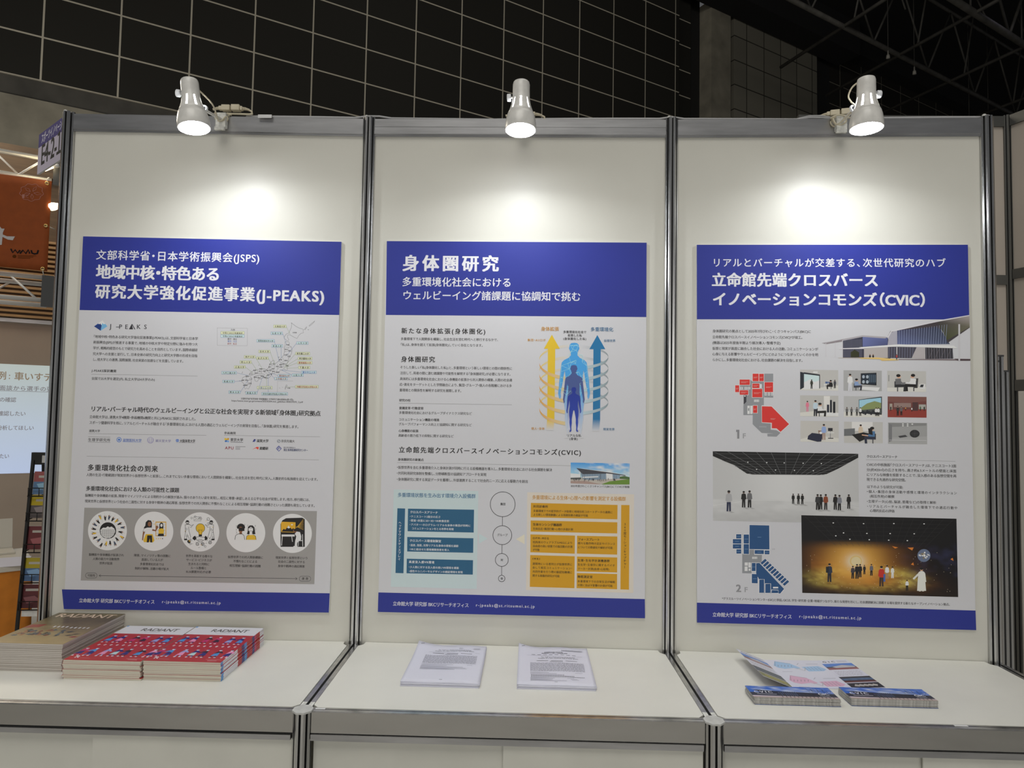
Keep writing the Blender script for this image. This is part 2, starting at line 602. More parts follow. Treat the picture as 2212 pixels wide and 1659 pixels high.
hall_part('ceiling', [(-8, 60, 8.2, 8.5, -0.5, 26, 'ceiling')], 'black hall ceiling above the roof trusses', 'ceiling')
hall_part('ceiling_beam', [(19.5, 60, 7.55, 8.2, 0.0, 0.55, 'ceiling'), (17.6, 26.3, 6.9, 8.2, 0.25, 1.2, 'ceiling')], 'dark ceiling beam along the top of the hall wall', 'beam')
fl = MB(); fl.box(-30, 40, -12, 40, -0.1, 0, 'floor')
tag(fl.build('floor'), 'grey concrete hall floor', 'floor', None, 'structure')

# roof trusses: bottom chords parallel to the hall wall, cross members between them
CH1 = Vector((8.15, 17.33, 14.0)); CH2 = Vector((12.25, 16.96, 14.0))


def roof_truss(label, a, b, r, webs, top=16.6):
    t = thing('roof_truss', label, 'truss', a, group=None)
    A = Vector((0, 0, 0)); Bv = Vector(b) - Vector(a)
    mb = MB(); mb.tube([A, Bv], r, 'steel_dark', 8); mb.build('bottom_chord', t)
    mb = MB(); mb.tube([A + Z * (top - 14), Bv + Z * (top - 14)], r * 0.8, 'steel_dark', 6); mb.build('top_chord', t)
    for k in range(webs):
        mb = MB()
        p = A.lerp(Bv, k / webs); q = A.lerp(Bv, (k + 0.5) / webs); p2 = A.lerp(Bv, (k + 1) / webs)
        mb.tube([p, q + Z * (top - 14)], r * 0.45, 'steel_dark', 6); mb.build('web_member', t)
        mb = MB(); mb.tube([q + Z * (top - 14), p2], r * 0.45, 'steel_dark', 6); mb.build('web_member', t)
    return t


roof_truss('dark steel roof truss running nearest the tiled hall wall', CH1 - U * 3, CH1 + U * 26, 0.075, 9)
roof_truss('warm-lit steel roof truss in the top right corner of the photo', CH2 - U * 3, CH2 + U * 16, 0.10, 6)
cross = [((10.25, 16.97), (9.45, 18.9)), ((13.2, 17.69), (11.9, 20.9)), ((15.99, 19.44), (14.5, 22.9)), ((19.2, 21.6), (17.6, 24.8))]
names = ['first', 'second', 'third', 'fourth']
for i, (a, b) in enumerate(cross):
    p = Vector((*a, 14.0)); q = Vector((*b, 14.0)); d = (q - p).normalized()
    mb = MB(); mb.tube([p - d * 4, q + d * 2.0], 0.055, 'steel_dark', 8)
    mb.tube([p, p + Z * 2.6], 0.03, 'steel_dark', 6); mb.tube([p.lerp(q, .5), p.lerp(q, .5) + Z * 2.6 + U * .8], 0.03, 'steel_dark', 6)
    mb.tube([p + U * 1.1 + Z * .1, p + U * 2.3 + d * 1.2 + Z * 2.6], 0.025, 'steel_dark', 6)
    tag(mb.build('roof_cross_member'), names[i] + ' diagonal steel roof member, counted from the concrete pier to the right', 'steel beam', 'roof members crossing between the trusses')
for i, (px, py, pz) in enumerate([(7.0, 16.2, 14.1), (7.9, 16.6, 13.9), (11.6, 19.3, 13.6), (12.9, 20.1, 13.5), (16.6, 23.0, 13.0), (18.0, 24.0, 13.0)]):
    mb = MB(); mb.lathe([(0, .2), (.02, .2), (.025, .07), (.05, .05), (.06, -.06), (0, -.07)], 'tinylamp', 12, Matrix.Translation((px, py, pz)))
    mb.tube([(px, py, pz + .18), (px, py, 17.48)], .012, 'steel_dark', 6)
    tag(mb.build('unlit_pendant'), 'small unlit fitting hanging under the dark roof trusses', 'pendant', 'unlit fittings hanging below the roof trusses')
hb = thing('high_bay_lamp', 'lit violet-white ceiling lamp at the top right corner of the photo', 'lamp', (15.18, 17.35, 14.75))
mb = MB(); mb.lathe([(.05, .5), (.16, .42), (.30, .1), (.34, 0)], 'darkgrey', 20); mb.build('reflector', hb)
mb = MB(); mb.lathe([(.30, .03), (0, .01)], 'bulb_far', 20); mb.build('lens', hb)
mb = MB(); mb.tube([(0, 0, .5), (0, 0, 2.1)], .015, 'steel_dark', 6); mb.build('hanger', hb)

# ------------------------------------------------------------------ our booth: posts, panels, rails
PX = [-1.4825, -0.495, 0.4925, 1.4786]
PY = [-0.0237, 0.0, -0.0103, -0.0389]
ZTOP = 2.694


def oct_profile(ap, gw=0.0026, gd=0.009, rot=0.0):
    """octagonal slotted profile seen from above; returns points and which edges lie in a slot"""
    pts = []; keys = []
    h = ap * math.tan(math.pi / 8)
    for k in range(8):
        a = 2 * math.pi * k / 8 + rot
        n = Vector((math.cos(a), math.sin(a))); t = Vector((-n.y, n.x))
        for q, key in ((n * ap - t * h, 'alu'), (n * ap - t * gw, 'slot'), (n * (ap - gd) - t * gw, 'slot'), (n * (ap - gd) + t * gw, 'slot'), (n * ap + t * gw, 'alu')):
            pts.append((q.x, q.y)); keys.append(key)
    return pts, keys


OP, OK_ = oct_profile(0.0198)
post_labels = ['leftmost slotted aluminium wall post at the end of the booth', 'aluminium wall post between the left and middle wall panels',
               'aluminium wall post between the middle and right wall panels', 'aluminium wall post at the right end of the booth wall']
WALL_POSTS = []
for i in range(4):
    t = thing('wall_post', post_labels[i], 'post', (PX[i], PY[i], 0), group='slotted wall posts of the booth')
    mb = MB(); mb.prism(OP, 0.0, ZTOP + 0.002, 'alu', OK_); mb.build('profile', t)
    mb = MB(); mb.lathe([(0, .007), (.004, .007), (.0062, .005), (.0062, 0)], 'cap', 16, Matrix.Translation((-.009, -.008, ZTOP + .002))); mb.build('tension_lock', t)
    WALL_POSTS.append(t)

side = ['left', 'middle', 'right']
PANEL_FRAME = []
for i in range(3):
    a = Vector((PX[i], PY[i], 0)); b = Vector((PX[i + 1], PY[i + 1], 0)); L = (b - a).length
    ux = (b - a).normalized(); nx = Vector((ux.y, -ux.x, 0))
    fr = frame(a, ux, -nx, Z); PANEL_FRAME.append((a, ux, nx, L))
    t = thing('wall_panel', 'white booth wall panel behind the %s poster' % side[i], 'panel', mw=fr, group='white booth wall panels')
    mb = MB(); mb.box(0.012, L - 0.012, 0.0, 0.004, 0.12, ZTOP - 0.03, 'panel'); mb.build('board', t)
    t = thing('top_rail', 'aluminium rail along the top of the %s wall panel' % side[i], 'rail', mw=fr, group='rails along the top of the booth wall')
    mb = MB(); mb.box(0.0195, L - 0.0195, -0.011, 0.011, ZTOP - 0.054, ZTOP - 0.004, 'alu_rail')
    if i == 1:
        mb.box(0.0195, L - 0.0195, -0.0125, -0.011, ZTOP - 0.054, ZTOP - 0.042, 'alu_rail')
        mb.box(0.0195, L - 0.0195, -0.0122, -0.011, ZTOP - 0.030, ZTOP - 0.012, 'alu_rail')
    mb.build('rail_profile', t)
    mb = MB(); mb.box(0.0195, L - 0.0195, -0.0065, 0.0065, ZTOP - 0.0605, ZTOP - 0.054, 'alu_rail'); mb.build('panel_channel', t)
    t = thing('base_rail', 'aluminium rail along the floor under the %s wall panel' % side[i], 'rail', mw=fr, group='rails along the foot of the booth wall')
    mb = MB(); mb.box(0.0195, L - 0.0195, -0.011, 0.011, 0.07, 0.12, 'alu_rail'); mb.build('rail_profile', t)
    for q in (0.06, L - 0.06):
        mb = MB(); mb.box(q - .012, q + .012, -.01, .01, 0, .07, 'alu_rail'); mb.build('foot', t)

mb = MB(); mb.box(-0.0225, 0.0225, -0.0008, 0, -0.0055, 0.0055, 'tape'); mb.box(-0.0225, 0.0225, 0, 0.012, 0.0047, 0.0055, 'tape')
tp = mb.build('tape_strip'); tp.location = (-0.833, -0.0355 + 0.0063, ZTOP - 0.0097 + 0.0035)
tag(tp, 'small white tape strip stuck over the left top rail', 'tape')

# ------------------------------------------------------------------ counters
ZC = 1.0
YF = -0.497
FP, FK = oct_profile(0.021, 0.0028, 0.010)
front_x = [PX[0], -0.4964, 0.4985, PX[3]]
for i, (lb) in enumerate(['slotted aluminium counter post left of the middle fascia', 'slotted aluminium counter post right of the middle fascia']):
    t = thing('counter_post', lb, 'post', (front_x[i + 1], YF, 0), group='octagonal front posts of the counter')
    mb = MB(); mb.prism(FP, 0, ZC - 0.002, 'alu', FK); mb.build('profile', t)
    capp = [(0.0235 * math.cos(math.pi / 8 + k * math.pi / 4) / math.cos(math.pi / 8), 0.0235 * math.sin(math.pi / 8 + k * math.pi / 4) / math.cos(math.pi / 8)) for k in range(8)]
    mb = MB(); mb.prism(capp, ZC - 0.002, ZC + 0.003, 'cap'); mb.build('end_cap', t, bevel=0.0008)
for i in range(4):
    lb = ['slotted aluminium rail along the left end of the counter', 'slotted aluminium rail between the left and middle counter tops', 'slotted aluminium rail between the middle and right counter tops', 'slotted aluminium rail along the right end of the counter'][i]
    a = Vector((PX[i], PY[i] - 0.021, 0)); b = Vector((front_x[i], YF + 0.022, 0))
    d = (b - a); L = d.length; ux = d.normalized()
    t = thing('counter_side_rail', lb, 'rail', mw=frame((a.x, a.y, 0), ux, Z.cross(ux), Z), group='rails between the counter tops')
    mb = MB()
    mb.box(0.0, L, -0.0155, -0.0035, ZC - 0.05, ZC - 0.0012, 'alu'); mb.box(0.0, L, 0.0035, 0.0155, ZC - 0.05, ZC - 0.0012, 'alu')
    mb.box(0.0, L, -0.0035, 0.0035, ZC - 0.05, ZC - 0.012, 'slot'); mb.build('rail_profile', t)
    mb = MB(); mb.box(L - 0.026, L - 0.002, -0.0154, -0.004, ZC - 0.0012, ZC - 0.0004, 'clamp'); mb.box(L - 0.026, L - 0.002, 0.004, 0.0154, ZC - 0.0012, ZC - 0.0004, 'clamp'); mb.build('end_sleeve', t)

seams = [-1.013, -0.007, 0.995]
for i in range(3):
    x0, x1 = PX[i] + 0.0175, PX[i + 1] - 0.0175
    f0, f1 = front_x[i] + 0.0175, front_x[i + 1] - 0.0175
    t = thing('display_counter', 'white display counter with aluminium fascia under the %s poster' % side[i], 'counter', ((x0 + x1) / 2, -0.25, 0), group='white display counters of the booth')
    xm = (x0 + x1) / 2; ym = -0.25
    c = 0.014
    prof = [(f0 + c, -0.480), (f1 - c, -0.480), (f1, -0.480 + c), (x1, PY[i + 1] - 0.024 - c), (x1 - c, PY[i + 1] - 0.024), (x1 - c - .002, PY[i + 1] - 0.002), (x0 + c + .002, PY[i] - 0.002), (x0 + c, PY[i] - 0.024), (x0, PY[i] - 0.024 - c), (f0, -0.480 + c)]
    mb = MB(); mb.prism([(px - xm, py - ym) for px, py in prof], ZC - 0.016, ZC, 'counter'); mb.build('counter_top', t)
    mb = MB()
    g0, g1 = front_x[i] + 0.022 - xm, front_x[i + 1] - 0.022 - xm
    mb.box(g0, g1, -0.4862 - ym, -0.4815 - ym, ZC - 0.045, ZC - 0.0008, 'alu')
    mb.box(g0, g1, -0.4985 - ym, -0.4880 - ym, ZC - 0.045, ZC - 0.0012, 'alu')
    mb.box(g0, g1, -0.4882 - ym, -0.4860 - ym, ZC - 0.045, ZC - 0.006, 'slot')
    mb.build('front_edge_rail', t)
    mb = MB(); mb.box(g0, g1, -0.5005 - ym, -0.4985 - ym, ZC - 0.0525, ZC - 0.0030, 'alu_fascia'); mb.build('fascia', t)
    mb = MB(); mb.box(g0 + 0.001, g1 - 0.004, -0.5055 - ym, -0.478 - ym, ZC - 0.0685, ZC - (0.0565 if i == 0 else 0.0542), 'alu_rail'); mb.box(g0, g1, -0.497 - ym, -0.478 - ym, ZC - 0.0565, ZC - 0.0525, 'slot'); mb.build('door_track', t)
    sm = seams[i] - xm
    mb = MB(); mb.box(g0 + 0.003, sm + 0.05, -0.484 - ym, -0.480 - ym, 0.06, ZC - 0.0685, 'door'); mb.build('sliding_door', t)
    mb = MB(); mb.box(sm, g1 - 0.003, -0.494 - ym, -0.490 - ym, 0.06, ZC - 0.0685, 'door'); mb.build('sliding_door', t)
    mb = MB(); mb.box(g0, g1, -0.5 - ym, -0.476 - ym, 0.012, 0.06, 'alu_rail'); mb.build('bottom_rail', t)
    mb = MB(); mb.box(g0, g1, -0.476 - ym, -0.06 - ym, 0.03, 0.045, 'door'); mb.build('cabinet_floor', t)
    for xx in (g0 + .02, g1 - .02):
        mb = MB(); mb.box(xx - .012, xx + .012, -.49 - ym, -.466 - ym, 0, .03, 'alu_rail'); mb.build('foot', t)
    if i == 2:
        mb = MB(); mb.box(1.075 - xm, 1.107 - xm, -0.4885 - ym, -0.4815 - ym, ZC - 0.0008, ZC - 0.0002, 'tape'); mb.build('tape_patch', t)
    if i == 1:
        mb = MB(); mb.box(f0 + .010 - xm, f0 + .034 - xm, -0.4885 - ym, -0.4815 - ym, ZC - 0.0008, ZC - 0.0002, 'tape'); mb.build('tape_patch', t)


# ------------------------------------------------------------------ clamp lamps
def clamp_lamp(label, mouth, axis, clamp_x, clamp_z, knob_dir, cord_pts):
    """mouth: centre of the shade opening; axis: where it points"""
    yb_ = float(np.interp(clamp_x, PX, PY)) - 0.0205
    t = thing('clamp_lamp', label, 'lamp', (clamp_x, yb_, clamp_z), group='white clamp lamps on the booth wall')
    base = Vector((clamp_x, yb_, clamp_z))
    jz = ZTOP - 0.0035 - clamp_z
    d = Vector(axis).normalized(); zax = -d
    xax = Vector((1, 0, 0)); xax = (xax - zax * xax.dot(zax)).normalized(); yax = zax.cross(xax)
    mw = frame(Vector(mouth) - base, xax, yax, zax)
    H = 0.150
    prof = [(.0412, 0), (.0418, .004), (.0412, .018), (.0388, .036), (.0360, .0475), (.0342, .0485), (.0350, .0497), (.0318, .058), (.0290, .067), (.0264, .077), (.0246, .087), (.0236, .0935), (.0234, .0945), (.0232, .11), (.0230, .128), (.0229, .140), (.0214, .1465), (.0165, .1495), (0.0, .1505)]
    prof = [(r * 1.08, z) for r, z in prof]
    n = 64
    # vent openings between z .067 and .0935: eight slots
    def skip(i, k):
        return 7 <= i <= 10 and (k % 8) in (7, 0)
    mb = MB(); mb.lathe(prof, 'lampwhite', n, mw, True, skip)
    inner = [(max(r - 0.0016, 0.0), z) for r, z in prof[:17]]
    mb.lathe(inner, 'lampwhite', n, mw, True, lambda i, k: 7 <= i <= 10 and (k % 8) in (7, 0))
    mb.lathe([(.0412 * 1.08, 0), (.0396 * 1.08, 0)], 'lampwhite', n, mw)
    mb.build('shade', t)
    lens = MB(); lens.lathe([(.0385, .014), (.0368, .005), (.031, -.0015), (.022, -.0048), (.011, -.0064), (0, -.0068)], 'bulb', 40, mw); lo = lens.build('bulb', t)
    bb = MB(); bb.lathe([(.0385, .014), (.032, .040), (.0195, .066), (.0185, .088), (.012, .100), (0, .102)], 'bulb_body', 24, mw); bb.build('bulb_housing', lo)
    bl = bpy.data.lights.new('led_beam', 'AREA'); bl.shape = 'DISK'; bl.size = 0.05; bl.energy = LAMP_BEAM; bl.spread = math.radians(158); bl.color = (0.96, 0.985, 1.0)
    blo = bpy.data.objects.new('led_beam', bl); COL.objects.link(blo); blo.parent = t
    blo.matrix_local = mw @ Matrix.Translation((0, 0, -0.0075))
    kd = Vector(knob_dir).normalized()
    kc = mw @ Vector((0, 0, 0.101)) + kd * 0.0225
    kn = MB()
    kn.tube([kc, kc + kd * 0.007], 0.003, 'lampwhite', 10)
    kn.tube([kc + kd * 0.007, kc + kd * 0.0085, kc + kd * 0.017, kc + kd * 0.0185], [0.0095, 0.0108, 0.0108, 0.0095], 'lampknob', 18)
    kn.build('adjusting_knob', t)
    # bracket ring on the other side, arm back to the clamp
    back = Vector((-kd.x * 0.55, 0.83, 0)).normalized()
    rc = mw @ Vector((0, 0, 0.073)) + back * 0.0345
    rg = MB()
    r0 = [rc + (Vector((math.cos(a), 0, 0)) * 0.0115 + Vector((0, 0.35, 1)).normalized() * math.sin(a) * 0.0115) for a in [2 * math.pi * k / 24 for k in range(24)]]
    rg.tube(r0, 0.0036, 'lampknob', 8, closed=True)
    rg.tube([rc - back * 0.009, rc + back * 0.004], 0.0078, 'darkgrey', 14)
    rg.build('swivel_joint', t)
    arm_end = Vector((0, -0.012, 0.0))
    rd = (arm_end - rc).normalized()
    am = MB(); am.tube([rc + rd * 0.010, arm_end], 0.0046, 'lampwhite', 12); am.tube([rc + rd * .006, rc + rd * .03], 0.006, 'lampwhite', 12); am.build('arm', t)
    cl = MB()
    cl.box(-.0165, .0165, -.010, .0085, -.026, jz, 'clamp')
    cl.box(-.0165, .0165, -.010, .037, jz, jz + .0035, 'clamp')
    cl.box(-.0185, .0145, -.0135, -.004, -.036, -.026, 'clamp')
    cl.box(-.0165, .0165, .0335, .037, -.018, jz + .0035, 'clamp')
    cl.build('clamp', t, bevel=0.0008)
    cd = MB()
    pts = [Vector(p) if not isinstance(p, Vector) else p for p in cord_pts(rc, mw)]
    sm = []
    for i in range(len(pts) - 1):                         # smooth the cord
        p0 = pts[max(i - 1, 0)]; p1 = pts[i]; p2 = pts[i + 1]; p3 = pts[min(i + 2, len(pts) - 1)]
        for k in range(6):
            u_ = k / 6
            sm.append(0.5 * ((2 * p1) + (p2 - p0) * u_ + (2 * p0 - 5 * p1 + 4 * p2 - p3) * u_ ** 2 + (3 * p1 - p0 - 3 * p2 + p3) * u_ ** 3))
    sm.append(pts[-1])
    cd.tube(sm, 0.0024, 'cord', 8); cd.build('cord', t)
    return t


def coil(cx, cz, y, r, turns, x0=0):
    return [Vector((cx + r * math.cos(a) * (1 + 0.12 * math.sin(a * .7)), y - 0.002 * a, cz + r * .72 * math.sin(a))) for a in [x0 - k * 2 * math.pi / 10 for k in range(int(turns * 10))]]


def cord_left(rc, mw):
    return [mw @ Vector((0, .02, .145)), rc + Vector((.012, .03, .03)), rc + Vector((.01, .08, .0))] + coil(-.002, .006, -.012, .019, 3.0) + [Vector((.02, .005, .02)), Vector((.025, .012, .024)), Vector((.01, .016, .032))]


def cord_mid(rc, mw):
    return [mw @ Vector((0, .02, .145)), rc + Vector((0, .03, .03)), rc + Vector((0, .1, .0))] + coil(0, .004, -.012, .017, 2.0) + [Vector((.02, .005, .02)), Vector((.028, .012, .024)), Vector((.03, .016, .032))]


def cord_right(rc, mw):
    return [mw @ Vector((-.012, .012, .147)), mw @ Vector((-.034, .012, .128)), mw @ Vector((-.042, .018, .105)), rc + Vector((-.010, .0, .02)), rc + Vector((.002, .004, .004)), rc + Vector((-.01, .08, -.01))] + coil(-.008, .004, -.012, .021, 2.2, math.pi) + [Vector((-.03, .0, .015)), Vector((-.02, .012, .024)), Vector((-.01, .016, .03))]


t9 = math.radians(9)
clamp_lamp('lit white clamp lamp above the left poster', (-0.944, -0.262, 2.545), (math.sin(t9), -0.04, -math.cos(t9)), -0.973, 2.672, (-1, -0.15, 0.1), cord_left)
clamp_lamp('lit white clamp lamp above the middle poster', (0.0065, -0.262, 2.546), (0.0, -0.085, -1), 0.012, 2.672, (-1, 0.05, 0), cord_mid)
clamp_lamp('lit white clamp lamp above the right poster', (0.992, -0.262, 2.558), (-0.015, -0.02, -1), 1.020, 2.672, (1, 0.0, 0.03), cord_right)


def plug_pair(label, loc, rotz, rev):
    t = thing('plug_connector', label, 'plug', loc, (0, 0, rotz), 'cream plug connectors on top of the wall')
    mb = MB(); mb.box(-.030, -.002, -.010, .010, 0.0, .018, 'cord'); mb.box(-.040, -.030, -.007, .007, .002, .015, 'cord'); mb.build('plug', t, bevel=.002)
    mb = MB(); mb.box(.002, .030, -.011, .011, 0.0, .019, 'cord'); mb.box(.030, .038, -.007, .007, .002, .015, 'cord'); mb.build('socket', t, bevel=.002)
    for sg in (-1, 1):
        mb = MB(); mb.tube([(sg * .037, 0, .0085), (sg * .060, 0, .0045)], .0036, 'cord', 10)
        for k in range(5):
            mb.tube([(sg * (.039 + k * .004), 0, .0083 - k * k * .0002), (sg * (.0418 + k * .004), 0, .0083 - k * k * .0002)], .0054 - k * .0004, 'cord', 10)
        mb.build('strain_relief', t)
    mb = MB(); mb.tube([(.058, 0, .004), (.068, 0, -.001), (.070, 0, -.008), (.060, .0, -.0105), (.02, 0, -.0095), (-.03, 0, -.009), (-.055, 0, -.0095)], .0032, 'cord', 8); mb.build('cord', t)
    return t


plug_pair('cream plug connector on the rail behind the left lamp', (-0.948, -0.022, ZTOP + 0.014), 0.02, False)
plug_pair('cream plug connector half hidden behind the middle lamp', (0.012, 0.004, ZTOP + 0.013), -0.05, False)
plug_pair('cream plug connector on the rail behind the right lamp', (1.030, -0.022, ZTOP + 0.013), -0.25, True)

rnd = random.Random(3)
mb = MB()
for k in range(2):
    pts = []
    for q in range(61):
        x = -0.905 + 2.40 * q / 60
        y = np.interp(x, PX, PY) + 0.004 + 0.004 * k
        z = ZTOP + 0.0006 + 0.003 * k + 0.0045 * abs(math.sin(x * 3.2 + 0.4 * k)) + (0.006 if abs(abs(x) - .494) < .03 else 0)
        if 0.93 < x < 0.99: z += .006 + .003 * k
        pts.append((x, y, z))
    mb.tube(pts, .0028, 'cable', 8)
tag(mb.build('power_cable'), 'grey twin cable lying along the top of the booth wall', 'cable')
mb = MB()
for k in range(2):
    ox = .004 * k
    pts = [(1.478, -.03, ZTOP + .012), (1.492 + ox, -.028, ZTOP + .014), (1.503 + ox, -.024, ZTOP + .006), (1.505 + ox, -.02, ZTOP - .03), (1.505 + ox, -.01, 2.45), (1.515 + ox * 2, .0, 2.30), (1.530 + ox * 3, .02, 2.15), (1.534 + ox * 3, .03, 1.95), (1.528 + ox, .03, 1.7), (1.521 + ox, .03, 1.3), (1.52 + ox, .03, 0.02)]
    sm = []
    for i in range(len(pts) - 1):
        p0, p1, p2, p3 = (Vector(pts[max(i - 1, 0)]), Vector(pts[i]), Vector(pts[i + 1]), Vector(pts[min(i + 2, len(pts) - 1)]))
        for q in range(6):
            u_ = q / 6
            sm.append(0.5 * ((2 * p1) + (p2 - p0) * u_ + (2 * p0 - 5 * p1 + 4 * p2 - p3) * u_ ** 2 + (3 * p1 - p0 - 3 * p2 + p3) * u_ ** 3))
    mb.tube(sm + [Vector(pts[-1])], .0026, 'cable', 8)
tag(mb.build('hanging_cable'), 'grey cable hanging down beside the right end post', 'cable')


# ------------------------------------------------------------------ posters (A0 foam boards)
PW, PH_ = 0.841, 1.189
POSE = [(0.0666, 2.2845, -0.0036), (0.0682, 2.2858, 0.0026), (0.0813, 2.2820, 0.0042)]
CORN = [[(178, 511), (740, 522), (135, 1311), (713, 1322)], [(836, 520), (1396, 525), (815, 1322), (1395, 1335)], [(1501, 528), (2094, 527), (1504, 1343), (2110, 1362)]]
INKC = pc(38, 36, 36, 1.0)
WHITE = (0.80, 0.80, 0.84)
BLUE = (0.026, 0.039, 0.30)
PAPER = (0.70, 0.70, 0.735)
K6 = 0.271248; K62 = 0.280289; K64 = 0.289331; K8 = 0.361664


def poster_root(i, label):
    a, ux, nx, L = PANEL_FRAME[i]
    u0, z0, an = POSE[i]
    ax = ux * math.cos(an) + Z * math.sin(an); az = -ux * math.sin(an) + Z * math.cos(an)
    tl = a + ux * u0 + Z * z0
    org = tl + ax * (PW / 2) - az * PH_
    t = thing('poster', label, 'poster', mw=frame(org, ax, -nx, az), group='research posters mounted on the booth wall')
    mb = MB(); mb.box(-PW / 2, PW / 2, -0.0070, -0.0002, 0, PH_, 'board'); mb.build('board', t)
    sh = Sheet(CORN[i], PW, PH_, -PW / 2, PH_)
    pap = Ink(sh, -0.0070)
    pap.raw([(-PW / 2, 0), (PW / 2, 0), (PW / 2, PH_), (-PW / 2, PH_)], [(0, 1, 2, 3)], PAPER, 0.6)
    pap.build('printed_sheet', t)
    return t, sh


def ink(sh, crop=None):
    if crop: sh.setc(*crop)
    p = Ink(sh, -0.0070)
    p.crop = crop
    return p


class Ctx:
    """an Ink with its own crop frame"""


def header(t, sh, poly_px, lines, crop):
    sh.setc(0, 0, 1)
    b = Ink(sh, -0.0070); b.poly(poly_px, BLUE, 1.5); b.build('header_band', t, 'print', 'blue title band')
    sh.setc(*crop)
    tx = Ink(sh, -0.0070)
    for l in lines: tx.text(*l[:5], WHITE, l[5], 3)
    tx.build('title_lettering', b, 'print', 'white title lettering')


def footer(t, sh, poly, a, b, crop):
    sh.setc(*crop)
    f = Ink(sh, -0.0070); f.poly(poly, BLUE, 1.5); f.build('footer_band', t, 'print', 'blue contact band')
    tx = Ink(sh, -0.0070); tx.text('立命館大学 研究部 BKCリサーチオフィス', *a, WHITE, 'r', 3)
    tx.build('office_lettering', f, 'print', 'white office name')
    tx = Ink(sh, -0.0070); tx.text('r-jpeaks@st.ritsumei.ac.jp', *b, WHITE, 'r', 3)
    tx.build('mail_lettering', f, 'print', 'white mail address')


def lines_of(p, rows, col=INKC, layer=2):
    for r in rows:
        p.text(r[0], r[1], r[3], r[2], r[4], r[6] if len(r) > 6 else col, r[5] if len(r) > 5 else 'r', layer)


GREY_L = pc(120, 120, 122)
# ---- left poster
t, sh = poster_root(0, 'left blue-headed poster with a map of Japan and five round pictures')
header(t, sh, [(178, 511), (740, 522), (735.3, 680), (170.2, 670)], [
    ('文部科学省・日本学術振興会(JSPS)', 568, 1136, 1555, 57, 'm'),
    ('地域中核・特色ある', 567, 1249, 1318, 82, 'h'),
    ('研究大学強化促進事業(J-PEAKS)', 562, 1366, 1945, 82, 'h')], (0, 150, K8))
footer(t, sh, [(-70, 1081), (2080, 1110), (2073, 1264), (-55, 1238), ], (65, 1185, 676, 34), (732, 1192, 1205, 30), (150, 980, K6))
sh.setc(150, 660, K6)
lg = Ink(sh, -0.0070)
lg.poly([(190, 166), (258, 120), (258, 160), (243, 201)], pc(30, 70, 140), 1)
lg.poly([(258, 120), (297, 166), (243, 201)], pc(105, 160, 215), 1)
lg.poly([(258, 120), (243, 201), (190, 166), (228, 150)], pc(28, 52, 110), 2)
lg.poly([(258, 118), (222, 144), (234, 150), (240, 143), (250, 158), (258, 140), (268, 150), (280, 146)], pc(200, 210, 225), 3)
lg.text('J', 316, 188, 346, 48, pc(50, 50, 55), 'r')
lg.text('PE', 388, 190, 462, 46, pc(50, 50, 55), 'r')
lg.line([(366, 172), (398, 172)], 5, pc(50, 50, 55), 2)
lg.poly([(470, 190), (493, 146), (503, 190)], pc(45, 45, 50), 2)
lg.poly([(497, 146), (522, 190), (514, 190), (493, 152)], pc(60, 60, 66), 2)
lg.text('KS', 530, 190, 613, 46, pc(50, 50, 55), 'r')
lg.build('programme_logo', t, 'print', 'blue mountain logo with grey letters')

ar = Ink(sh, -0.0070)
lines_of(ar, [
    ('「地域中核・特色ある研究大学強化促進事業(J-PEAKS)」は、文部科学省と日本学', 185, 1025, 259, 24),
    ('術振興会(JSPS)が推進する事業で、地域の中核大学や特定分野に強みを持つ大', 183, 1023, 304, 24),
    ('学が、戦略的経営のもとで研究力を高めることを目的としています。国際卓越研', 181, 1021, 350, 24),
    ('究大学への支援と並行して、日本全体の研究力向上と研究大学群の形成を目指', 179, 1020, 396, 24),
    ('し、他大学との連携、国際展開、社会実装の加速などを支援しています。', 178, 910, 441, 24),
    ('J-PEAKS採択機関', 171, 368, 529, 22, 'b'),
    ('全国で25大学を選定(内、私立大学は4大学のみ)', 168, 678, 592, 23),
    ('リアル・バーチャル時代のウェルビーイングと公正な社会を実現する新領域「身体圏」研究拠点', 160, 2010, 843, 42, 'b'),
    ('立命館大学は、連携大学4機関・参画機関6機関と共にJ-PEAKSに採択されました。', 151, 1010, 898, 25),
    ('スポーツ健康科学を核に、リアルとバーチャルが融合する「多重環境社会」における人間の適応とウェルビーイングの実現を目指し、「身体圏」研究を推進します。', 150, 1835, 944, 25),
    ('連携大学', 148, 238, 1008, 21), ('参画機関', 1233, 1326, 1024, 21)])
ar.line([(168, 547), (1020, 561)], 2.4, GREY_L, 1); ar.line([(146, 1020), (1090, 1033)], 2.4, GREY_L, 1)
ar.line([(1232, 1032), (2003, 1044)], 2.4, GREY_L, 1); ar.line([(130, 1200), (1993, 1227)], 2.4, GREY_L, 1)
sh_a = (150, 660, K6)
sh.setc(150, 980, K6)
lines_of(ar, [
    ('多重環境化社会の到来', 135, 702, 134, 49, 'b'),
    ('人間の生活・行動範囲が現実世界から仮想世界へと拡張し、これまでにない多重な環境において人間関係を構築し、社会生活を営む時代に突入。人類史的な転換期を迎えています。', 126, 1990, 179, 24),
    ('多重環境化社会における人類の可能性と課題', 122, 873, 294, 37, 'b'),
    ('脳機能や身体機能の拡張、障害やマイノリティによる制約からの解放が進み、個々のありたい姿を実現し、相互に尊重・承認しあえる公平な社会が実現します。他方、移行期には、', 116, 1925, 343, 24),
    ('現実世界と仮想世界という社会の二面性に対する身体や精神の適応障害、仮想世界での対人関係に不慣れなことによる相互理解・協調行動の困難さといった課題も発生しています。', 114, 1965, 389, 24)])
ar.build('article_text', t)

# partner logos
sh.setc(150, 660, K6)
DK = pc(40, 40, 42)


